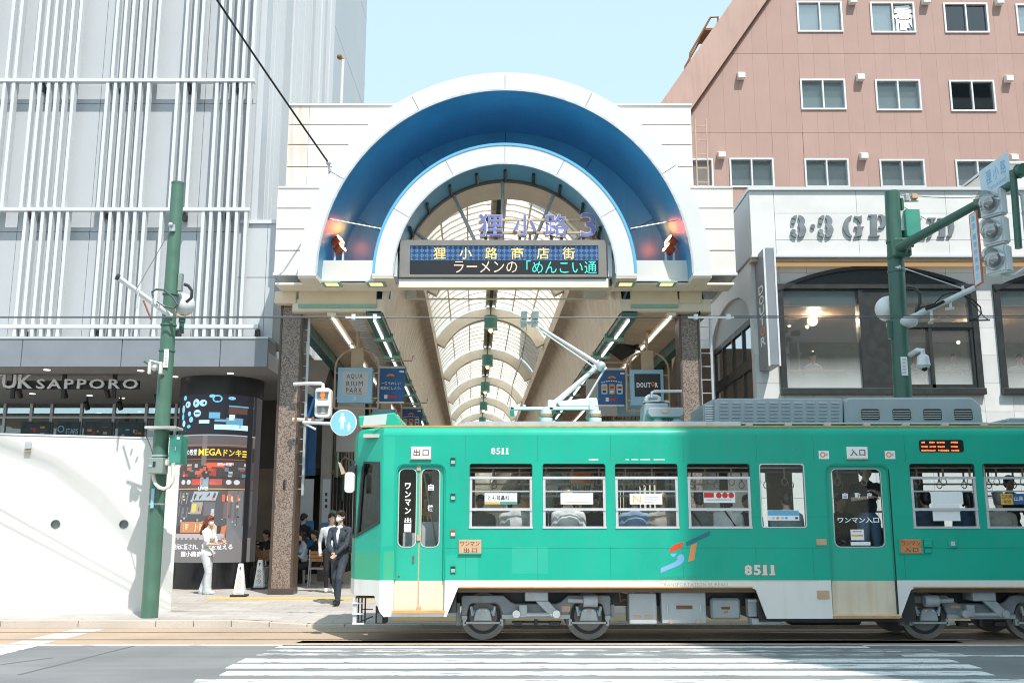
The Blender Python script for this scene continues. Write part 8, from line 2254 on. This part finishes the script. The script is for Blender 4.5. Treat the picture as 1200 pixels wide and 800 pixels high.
def fuse(name, prims, mats, parent, voxel=.014, smooth=2, ratio=.35, wrinkle=0):
 """one continuous skin from many tapered limbs: voxel remesh, smooth, decimate, colour by nearest limb"""
 mb = prim_mesh(prims)
 me = bpy.data.meshes.new(name)
 me.from_pydata(mb.v, [], mb.f)
 o = bpy.data.objects.new(name, me); C.objects.link(o)
 m = o.modifiers.new('r', 'REMESH'); m.mode = 'VOXEL'; m.voxel_size = voxel; m.adaptivity = 0
 m = o.modifiers.new('s', 'SMOOTH'); m.factor = .5; m.iterations = smooth
 if ratio < 1: m = o.modifiers.new('d', 'DECIMATE'); m.ratio = ratio
 dg = bpy.context.evaluated_depsgraph_get()
 me2 = bpy.data.meshes.new_from_object(o.evaluated_get(dg))
 bpy.data.objects.remove(o); bpy.data.meshes.remove(me)
 me2.name = name
 n = len(me2.polygons)
 ce = np.empty(n * 3); me2.polygons.foreach_get('center', ce); ce = ce.reshape(-1, 3)
 best = np.full(n, 1e9); idx = np.zeros(n, int)
 for pr in prims:
  d = prim_dist(ce, pr)
  w = d < best
  best[w] = d[w]; idx[w] = pr[4] if pr[0] == 'e' else pr[5]
 if wrinkle:
  nv = len(me2.vertices); co = np.empty(nv * 3); me2.vertices.foreach_get('co', co); co = co.reshape(-1, 3)
  bestv = np.full(nv, 1e9); iv = np.zeros(nv, int)
  for pr in prims:
   d = prim_dist(co, pr); w = d < bestv; bestv[w] = d[w]; iv[w] = pr[4] if pr[0] == 'e' else pr[5]
  nn = np.array([v.normal[:] for v in me2.vertices])
  off = np.array([(vnoise.noise(Vector((p_[0] * 13, p_[1] * 13, p_[2] * 8))) + .6 * vnoise.noise(Vector((p_[0] * 26, p_[1] * 26, p_[2] * 22)))) for p_ in co]) * wrinkle
  off[(iv == 0) | (iv == 3)] = 0
  co = co + nn * off[:, None]
  me2.vertices.foreach_set('co', co.ravel())
 me2.materials.clear()
 for mm in mats: me2.materials.append(mm)
 me2.polygons.foreach_set('material_index', idx.astype(np.int32))
 me2.polygons.foreach_set('use_smooth', np.ones(n, bool))
 me2.update()
 o = bpy.data.objects.new(name, me2); C.objects.link(o)
 attach(o, parent)
 return o
def cap(a, b, r0, r1, m): return ('c', tuple(a), tuple(b), r0, r1, m)
def elp(c, r, m, rot=None): return ('e', tuple(c), tuple(r), rot, m)
V = Vector
def arm(pr, S_, hand, hint, rs, m_up, m_low, m_hand, fine, curl=.5, palm_dir=None, hand_toward=None):
 S_, hand = V(S_), V(hand)
 l1, l2 = .285, .25
 d = hand - S_; D = min(d.length, l1 + l2 - .004)
 hand = S_ + d.normalized() * D
 a = (l1 * l1 - l2 * l2 + D * D) / (2 * D)
 h = math.sqrt(max(0, l1 * l1 - a * a))
 u = d.normalized(); hv = V(hint) - u * V(hint).dot(u)
 hv = hv.normalized() if hv.length > 1e-5 else u.orthogonal().normalized()
 E = S_ + u * a + hv * h
 pr.append(cap(S_, E, rs[0], rs[1], m_up))
 mid = E.lerp(hand, .5)
 pr.append(cap(E, mid, rs[1], (rs[1] + rs[2]) / 2, m_low)); pr.append(cap(mid, hand, (rs[1] + rs[2]) / 2, rs[2], m_low if m_low != m_up or m_low != 0 else 0))
 f = (hand - E).normalized()
 if hand_toward is not None: f = (f * .35 + V(hand_toward).normalized() * .65).normalized()
 side = f.cross(V(palm_dir) if palm_dir is not None else V((0, 0, 1)))
 side = side.normalized() if side.length > 1e-4 else f.orthogonal().normalized()
 nrm = side.cross(f).normalized()
 rot = Matrix((side, f, nrm)).transposed()
 pc = hand + f * .045
 pr.append(elp(pc, (.040, .052, .017), m_hand, rot))
 if fine:
  for k, (sx_, ln) in enumerate(((-.029, .068), (-.010, .078), (.010, .073), (.028, .058))):
   b0 = pc + side * sx_ + f * .040
   b1 = b0 + (f * math.cos(curl * .7) - nrm * math.sin(curl * .7)) * ln * .5
   b2 = b1 + (f * math.cos(curl * 1.9) - nrm * math.sin(curl * 1.9)) * ln * .5
   pr.append(cap(b0, b1, .0098, .0090, m_hand)); pr.append(cap(b1, b2, .0090, .0078, m_hand))
  t0 = pc - side * .030 - f * .020
  t1 = t0 + (f * .55 - side * .75 - nrm * .3).normalized() * .036
  t2 = t1 + (f * .9 - side * .1 - nrm * .35).normalized() * .030
  pr.append(cap(t0, t1, .012, .0105, m_hand)); pr.append(cap(t1, t2, .0105, .0088, m_hand))
 return E, hand, f
def head(pr, c, yaw, pitch, fine):
 """c centre of the skull; face looks to -Y turned by yaw"""
 Rm = Matrix.Rotation(yaw, 3, 'Z') @ Matrix.Rotation(pitch, 3, 'X')
 q = lambda x, y, z: V(c) + Rm @ V((x, y, z))
 pr.append(elp(q(0, .012, .022), (.074, .092, .088), 0, Rm))
 pr.append(elp(q(0, -.022, -.045), (.060, .068, .072), 0, Rm))
 pr.append(elp(q(0, -.050, -.095), (.030, .028, .022), 0, Rm))
 pr.append(cap(q(0, -.085, .012), q(0, -.102, -.024), .009, .014, 0))
 for s_ in (-1, 1): pr.append(elp(q(s_ * .076, .012, -.012), (.012, .020, .030), 0, Rm))
 return q, Rm
def face_bits(root, q, Rm, mask, hairc):
 for s_ in (-1, 1):
  mb = MB(); mb.ball(q(s_ * .030, -.078, .004), .0095, 8, 6, (1.25, .8, .75)); mb.build('eye', pmat((.02, .015, .012), .3), root, smooth=True)
  mb = MB(); mb.tube([q(s_ * .014, -.088, .024), q(s_ * .030, -.088, .029), q(s_ * .046, -.076, .024)], .0042, 5); mb.build('eyebrow', pmat(hairc), root)
 if not mask:
  mb = MB(); mb.tube([q(-.022, -.086, -.060), q(0, -.094, -.058), q(.022, -.086, -.060)], .0065, 6); mb.build('mouth', pmat(LIP), root)
 else:
  prs = [elp(q(0, -.058, -.045), (.056, .052, .050), 0, Rm), cap(q(0, -.098, -.008), q(0, -.095, -.07), .016, .02, 0)]
  fuse('mask', prs, [pmat((.82, .83, .84), .8, .02)], root, .009, 2, .5)
  mb = MB()
  for s_ in (-1, 1): mb.tube([q(s_ * .048, -.062, -.03), q(s_ * .078, .0, -.002)], .003, 4); mb.tube([q(s_ * .044, -.066, -.07), q(s_ * .078, .01, -.03)], .003, 4)
  mb.build('mask_strap', pmat((.82, .83, .84), .8, .02), root)
def hair(root, q, Rm, style, col, vox=.012):
 prs = [elp(q(0, .020, .036), (.085, .098, .090), 0, Rm), elp(q(0, .055, -.02), (.076, .068, .075), 0, Rm), elp(q(0, -.035, .085), (.066, .055, .032), 0, Rm)]
 if style == 'short':
  for s_ in (-1, 1): prs.append(elp(q(s_ * .070, .020, .012), (.016, .04, .04), 0, Rm))
  prs.append(elp(q(.02, -.055, .085), (.055, .035, .026), 0, Rm))
 if style in ('bob', 'long'):
  for s_ in (-1, 1): prs.append(cap(q(s_ * .072, .0, .03), q(s_ * .074, .012, -.10), .024, .022, 0))
  prs.append(cap(q(0, .07, 0), q(0, .075, -.12), .062, .05, 0))
 if style == 'long':
  for s_ in (-1, 0, 1): prs.append(cap(q(s_ * .042, .075, -.08), q(s_ * .052, .105, -.32 - .03 * (s_ == 0)), .046, .022, 0))
  prs.append(cap(q(-.065, .0, -.06), q(-.085, .01, -.25), .024, .014, 0)); prs.append(cap(q(.065, .0, -.06), q(.085, .02, -.23), .024, .014, 0))
 if style == 'bun':
  prs.append(elp(q(0, .10, .05), (.04, .04, .04), 0, Rm))
 fuse('hair', prs, [mat('hair', col, .38, 0, .25, 40) if col not in PM else PM[col]], root, vox, 2, .5)
def person(label, loc, rz, pose='stand', h=1.70, top=(.5, .5, .5), low=(.05, .05, .06), shoes=(.02, .02, .02), skin=SKIN, hairc=BLACKHAIR, hstyle='short', mask=False,
   sleeve='long', hands=None, hints=None, fine=False, look=(0, 0), female=False, group=None, vox=.016, shirt=None, wide=False, lean=0, handkw=None, feet=None, nolegs=False, jacket=False, name='person'):
 k = h / 1.70
 root = thing(name, label, 'person', loc, rz, group, True)
 pr = []
 sw = .165 if female else .19
 hw = .095 if female else .09
 if pose == 'sit': hz = .50
 else: hz = .90
 sp = V((0, -lean, 0))
 up = lambda x, y, z: V((x, y - lean * max(0, (z - hz)) / .5, z))
 sz_ = hz + .50
 pr.append(elp(up(0, .0, hz + .02), (.155 if female else .150, .108, .115), 2))
 pr.append(elp(up(0, .0, hz + .20), (.125 if female else .142, .092, .15), 1))
 pr.append(elp(up(0, -.005, hz + .37), (.150 if female else .172, .108, .155), 1))
 pr.append(cap(up(-sw + .035, 0, sz_ - .015), up(sw - .035, 0, sz_ - .015), .062, .062, 1))
 pr.append(cap(up(-.05, .01, sz_ + .02), up(.05, .01, sz_ + .02), .062, .062, 1))
 if female:
  for s_ in (-1, 1): pr.append(elp(up(s_ * .065, -.085, hz + .36), (.06, .05, .06), 1))
 if jacket:
  pr.append(elp(up(0, .0, hz + .02), (.168, .122, .135), 1)); pr.append(elp(up(0, .005, hz - .09), (.165, .120, .10), 1))
 pr.append(cap(up(0, .012, sz_ + .03), up(0, -.002, sz_ + .14), .052, .050, 0))
 hc = up(0, -.018, sz_ + .235)
 q, Rm = head(pr, hc, look[0], look[1], fine)
 if hands is None: hands = ((-.24, .0, hz - .03), (.24, .0, hz - .03))
 if hints is None: hints = ((-.3, .6, -.1), (.3, .6, -.1))
 handkw = handkw or ({}, {})
 ml = 1 if sleeve == 'long' else 0
 rs = (.056, .046, .034) if (sleeve == 'long' or jacket) else (.044, .036, .026)
 if female: rs = tuple(r_ * .88 for r_ in rs)
 for i, s_ in enumerate((-1, 1)):
  S_ = up(s_ * sw, 0, sz_ - .025)
  E, Hn, f = arm(pr, S_, hands[i], hints[i], rs, 1, ml, 0, fine, **handkw[i])
  if sleeve == 'short': pr.append(cap(S_, S_.lerp(E, .75), .066, .064, 1))
 if not nolegs:
  if pose == 'sit':
   for s_ in (-1, 1):
    kn = V((s_ * .11, -.44, .50)); an = V((s_ * .11, -.42, .09))
    pr.append(cap((s_ * hw, -.02, hz - .02), kn, .088, .066, 2)); pr.append(cap(kn, an, .060, .045, 2))
    pr.append(elp(an + V((0, -.055, -.045)), (.046, .125, .045), 3)); pr.append(cap(an, an + V((0, 0, -.03)), .045, .046, 3))
  else:
   feet = feet or ((-.10, .02), (.10, -.02))
   for i, s_ in enumerate((-1, 1)):
    an = V((feet[i][0], feet[i][1], .085)); hp_ = V((s_ * hw, 0, hz - .02))
    kn = hp_.lerp(an, .5) + V((0, -.035 - abs(feet[i][1]) * .25, 0))
    w_ = (1.25, 1.7, 2.05) if wide else (1, 1, 1)
    pr.append(cap(hp_, kn, .090 * (1.08 if wide else 1), .064 * w_[0], 2)); pr.append(cap(kn, an + V((0, .01, .0 if not wide else -.02)), .062 * w_[0], .046 * w_[2], 2))
    if wide: pr.append(cap(an + V((0, .0, .02)), an + V((0, -.01, -.03)), .092, .098, 2))
    pr.append(elp(an + V((0, -.06, -.04)), (.047, .130, .046), 3)); pr.append(cap(an, an + V((0, 0.01, -.04)), .045, .048, 3))
 mats = [pmat(skin, .5, .04), pmat(top), pmat(low), pmat(shoes, .5), pmat(shirt or top)]
 if shirt is not None:
  pr.append(elp(up(0, -.070, hz + .36), (.048, .052, .15), 4)); pr.append(cap(up(-.035, -.035, sz_ + .035), up(.035, -.035, sz_ + .035), .03, .03, 4))
 if k != 1:
  pass
 fuse('body', pr, mats, root, vox if not fine else min(vox, .0085), 2, .34 if fine else .35, wrinkle=.011)
 hair(root, q, Rm, hstyle, hairc, .010 if fine else .014)
 if fine or mask or vox <= .016: face_bits(root, q, Rm, mask, hairc)
 root.scale = (k, k, k)
 WM[root.name] = WM[root.name] @ Matrix.Scale(k, 4)
 return root, pr
# woman at the led pillar, facing right, looking at her phone
X, Y = G(240, 697, .235)
wz = zs(X, Y)
wm, _ = person('woman with long auburn hair in white blouse and pale wide trousers looking at her phone', (X, Y, wz), R(78), h=1.60, top=(.78, .77, .74), low=(.55, .58, .60), shoes=(.78, .78, .78), hairc=AUBURN, hstyle='long', mask=True,
  sleeve='short', hands=((-.05, -.31, 1.10), (.05, -.33, 1.12)), hints=((-.5, .2, -.9), (.5, .2, -.9)), fine=True, look=(0, R(16)), female=True, wide=True, feet=((-.085, -.10), (.085, .10)),
  handkw=({'palm_dir': (0, 0, -1), 'curl': .9, 'hand_toward': (.1, -1, .3)}, {'palm_dir': (0, 0, -1), 'curl': .9, 'hand_toward': (-.1, -1, .3)}))
mb = MB(); n_ = 28; vs = []
for i in range(n_):
 a_ = 2 * math.pi * i / n_
 w_ = 1 + .05 * math.sin(5 * a_)
 vs += [(.150 * math.cos(a_), .112 * math.sin(a_), 1.02), (.185 * w_ * math.cos(a_), .150 * w_ * math.sin(a_), .86 + .012 * math.sin(3 * a_))]
mb.add(vs, [(2 * i, 2 * i + 1, (2 * i + 3) % (2 * n_), (2 * i + 2) % (2 * n_)) for i in range(n_)]); mb.build('blouse_hem', pmat((.78, .77, .74)), wm, smooth=True)
ca, sa = math.cos(R(78)), math.sin(R(78)); k_ = 1.6 / 1.7
lx, ly, lz = 0, -.41 * k_, 1.165 * k_
ph = thing('phone', 'small phone held by the woman in the white blouse', 'phone', (X + ca * lx - sa * ly, Y + sa * lx + ca * ly, wz + lz), R(78), None, True)
mm_ = Matrix.Rotation(R(-50), 4, 'X')
mb = MB(); mb.box(-.036, .036, -.005, .005, -.072, .072, mm_); mb.build('phone_case', M['tan_sign'], ph, bevel=.004)
mb = MB(); mb.box(-.032, .032, .005, .0062, -.066, .066, mm_); mb.build('phone_screen', M['black_gloss'], ph)
# man in the navy suit, white mask, hands joined in front
X, Y = G(396, 709, .165)
mz = zs(X, Y)
NAVY = (.034, .045, .062)
mn, _ = person('man in navy suit and white mask walking with his hands joined in front', (X, Y, mz), R(-14), h=1.74, top=NAVY, low=NAVY, shoes=(.015, .013, .012), skin=SKIN2, hairc=BLACKHAIR, hstyle='short', mask=True,
  sleeve='long', hands=((-.035, -.215, .955), (.035, -.225, .945)), hints=((-1, .35, -.2), (1, .35, -.2)), fine=True, look=(R(-12), R(6)), shirt=(.80, .80, .82), jacket=True, feet=((-.07, .13), (.06, -.16)),
  handkw=({'palm_dir': (0, 1, .2), 'curl': .75, 'hand_toward': (.55, -.2, -.6)}, {'palm_dir': (0, 1, .2), 'curl': .75, 'hand_toward': (-.55, -.2, -.6)}))
for s_ in (-1, 1):
 mb = MB(); mb.add([(s_ * .012, -.128, 1.04), (s_ * .055, -.134, 1.16), (s_ * .085, -.125, 1.28), (s_ * .062, -.085, 1.43), (s_ * .030, -.125, 1.30)], [(0, 1, 4), (1, 2, 4), (2, 3, 4)]); mb.build('lapel', pmat((.035, .05, .08)), mn)
mb = MB(); mb.tube([(0, -.126, 1.02), (0, -.140, 1.10), (0, -.142, 1.22), (0, -.12, 1.36)], [.010, .014, .013, .014], 6)
bpx, bpy_ = X + .30, Y + .16
bk = thing('backpack', 'dark grey backpack on the back of the man in the navy suit', 'backpack', (X, Y, mz), R(-14), None, True)
fuse('bag_body', [elp((.10, .20, 1.24), (.165, .10, .20), 0), elp((.10, .23, 1.10), (.15, .10, .14), 0), elp((.10, .27, 1.08), (.10, .06, .10), 0)], [pmat((.045, .05, .055))], bk, .014, 2, .4)
mb = MB(); mb.tube([(.19, .12, 1.38), (.19, -.0, 1.455), (.175, -.10, 1.36), (.19, -.09, 1.15), (.22, .1, 1.05)], .017, 6); mb.build('shoulder_strap', pmat((.03, .03, .034)), bk)
# person in white hoodie behind him
X, Y = G(382, 690, .255)
person('person in pale hoodie and black trousers half hidden behind the man in the navy suit', (WX(387.5, 650, 22.3), 22.3, zs(-3.5, 21.9)), R(12), h=1.66, top=(.56, .60, .64), low=(.015, .015, .017), shoes=(.75, .75, .75), hairc=BLACKHAIR, sleeve='long', look=(R(20), 0), feet=((-.08, .08), (.09, -.1)), vox=.018)
# terrace guests
gq = 'guests on the cafe terrace'
def guest(lab, px, Yg, rz, **k):
 x_ = WX(px, 640, Yg)
 return person(lab, (x_, Yg, zs(x_, Yg)), rz, group=gq, **k)
guest('seated guest with pale blue long sleeves right of the gate column', 358, 25.1, R(-62), pose='sit', h=1.64, top=(.40, .47, .55), low=(.02, .02, .025), hairc=BLACKHAIR, hstyle='bob', hands=((-.10, -.36, .80), (.12, -.34, .80)), female=True, vox=.02, lean=.06)
guest('seated guest in black facing left at the small table', 372, 25.9, R(-70), pose='sit', h=1.68, top=(.012, .012, .014), low=(.02, .02, .024), hands=((-.08, -.34, .86), (.10, -.32, .86)), vox=.02, lean=.05, look=(R(25), 0))
guest('standing guest in black t-shirt seen from behind in front of the white emblem poster', 354.5, 26.6, R(150), h=1.72, top=(.012, .012, .013), low=(.05, .05, .06), sleeve='short', hands=((-.14, -.28, 1.10), (.14, -.28, 1.12)), vox=.02, look=(R(-10), R(20)))
guest('long haired guest in dark clothes sitting left of the man in the suit', 386, 26.4, R(35), pose='sit', h=1.74, top=(.014, .013, .014), low=(.02, .02, .02), hairc=BROWNHAIR, hstyle='long', female=True, vox=.02)
guest('seated guest in black eating between the led pillar and the gate column', 312, 26.9, R(-35), pose='sit', h=1.70, top=(.014, .014, .018), low=(.02, .02, .024), hands=((-.07, -.26, 1.02), (.10, -.30, .90)), vox=.02, look=(R(-5), R(12)))
# guests behind the upper cafe windows
gw = 'guests behind the cafe windows'
zfl2 = WZ(459, GY, 1000) + .52 - .80
def wguest(lab, px, Yg, rz, **k):
 x_ = WX(px, 430, Yg)
 return person(lab, (x_, Yg, zfl2), rz, pose='sit', group=gw, nolegs=True, vox=.02, **k)
wguest('woman in white eating behind the large left cafe window', 953, 22.62, R(4), h=1.72, top=(.66, .68, .70), low=(.3, .3, .3), hairc=BLACKHAIR, hstyle='bun', female=True, hands=((-.06, -.24, .93), (.06, -.24, .93)), look=(0, R(14)))
wguest('guest in white behind the sliding cafe window right of the signal pole', 1117, 22.62, R(-10), h=1.66, top=(.62, .60, .60), low=(.3, .3, .3), hairc=BROWNHAIR, hstyle='bob', female=True, hands=((-.08, -.26, .92), (.10, -.28, 1.02)))
wguest('guest with dark hair behind the dome camera in the cafe window', 1072, 22.65, R(20), h=1.66, top=(.55, .45, .40), low=(.3, .3, .3), hairc=BROWNHAIR, hstyle='bob', female=True)
wguest('guest in white at the counter behind the rightmost cafe window', 1195, 22.62, R(-20), h=1.66, top=(.68, .66, .62), low=(.3, .3, .3), hairc=BROWNHAIR, hstyle='short')
# tram passengers: seated with their backs to the near windows
gp_ = 'passengers in the tram'
zseat = zfloor - .08
def rider(lab, px, top, hairc=BLACKHAIR, hs='short', h=1.68, rz=180, Yp=None, dz=0, **k):
 Yp = Yp or TY + .30
 x_ = WX(px, 605, Yp)
 return person(lab, (x_, Yp, zseat + .07 + dz), R(rz), pose='sit', group=gp_, nolegs=True, vox=.018, h=h, top=top, low=(.05, .05, .06), hairc=hairc, hstyle=hs, hands=((-.14, -.25, .62), (.14, -.25, .62)), **k)
rider('passenger in pale grey shirt in the first tram window', 604, (.55, .54, .53))
rider('broad passenger in white shirt in the second tram window', 666, (.78, .78, .77), hairc=SKIN2, h=1.74)
rider('passenger in blue striped top in the third tram window', 744, (.22, .33, .48))
rider('light haired passenger at the right of the third tram window', 776, (.40, .34, .30), hairc=(.20, .13, .08), hs='bob')
rider('passenger in grey top with bag strap in the fourth tram window', 820, (.17, .16, .16))
rider('passenger in white top with bag strap in the fourth tram window', 852, (.72, .72, .73), hs='bob')
rider('passenger in blue checked top behind the notice in the narrow fixed window', 922, (.28, .38, .45), hairc=BROWNHAIR)
rider('dark seated passenger low in the entrance door window', 985, (.05, .035, .03), hairc=BROWNHAIR, Yp=16.2, rz=10)
rider('passenger in navy behind the white notices in the fifth tram window', 1086, (.05, .08, .13))
rider('passenger in dark blue at the right of the fifth tram window', 1136, (.03, .07, .12), hs='bob')
rider('grey haired passenger in patterned top in the sixth tram window', 1172, (.48, .44, .38), hairc=GREYHAIR)
rider('passenger leaning at the left edge of the first tram window', 563, (.45, .42, .40), Yp=16.35, rz=0)
rider('dark passenger on the far bench in the second tram window', 697, (.06, .05, .05), Yp=16.35, rz=10)
rider('black haired passenger on the far bench in the fourth tram window', 876, (.04, .05, .05), Yp=16.35, rz=-5)
rider('tall dark passenger on the far bench in the sixth tram window', 1186, (.05, .04, .04), Yp=16.2, dz=.30, rz=0)
for px, lab in ((812, 'thin black bag strap across the back of the passenger in grey'), (851, 'thin black bag strap across the back of the passenger in white')):
 x0, z0_ = W(px - 2, 598, TY + .24); x1, z1_ = W(px + 12, 618, TY + .22)
 mb = MB(); mb.tube([(x0, TY + .30, z0_ + .03), (x0, TY + .225, z0_), (x1, TY + .215, z1_)], .013, 6); o = mb.build('bag_strap', pmat((.01, .01, .01))); meta(o, lab, 'bag strap', 'bag straps of passengers')
x_ = WX(1018, 600, 15.25)
person('standing passenger in black vest and jeans behind the entrance door window', (x_, 15.28, zfloor), R(5), h=1.72, top=(.015, .015, .018), low=(.10, .19, .32), hairc=BLACKHAIR, sleeve='short', hands=((-.10, -.27, 1.22), (.0, -.30, 1.30)), hints=((-1, -.1, -.5), (1, 0, -.5)), fine=True, look=(R(20), 0), vox=.014, group=gp_)
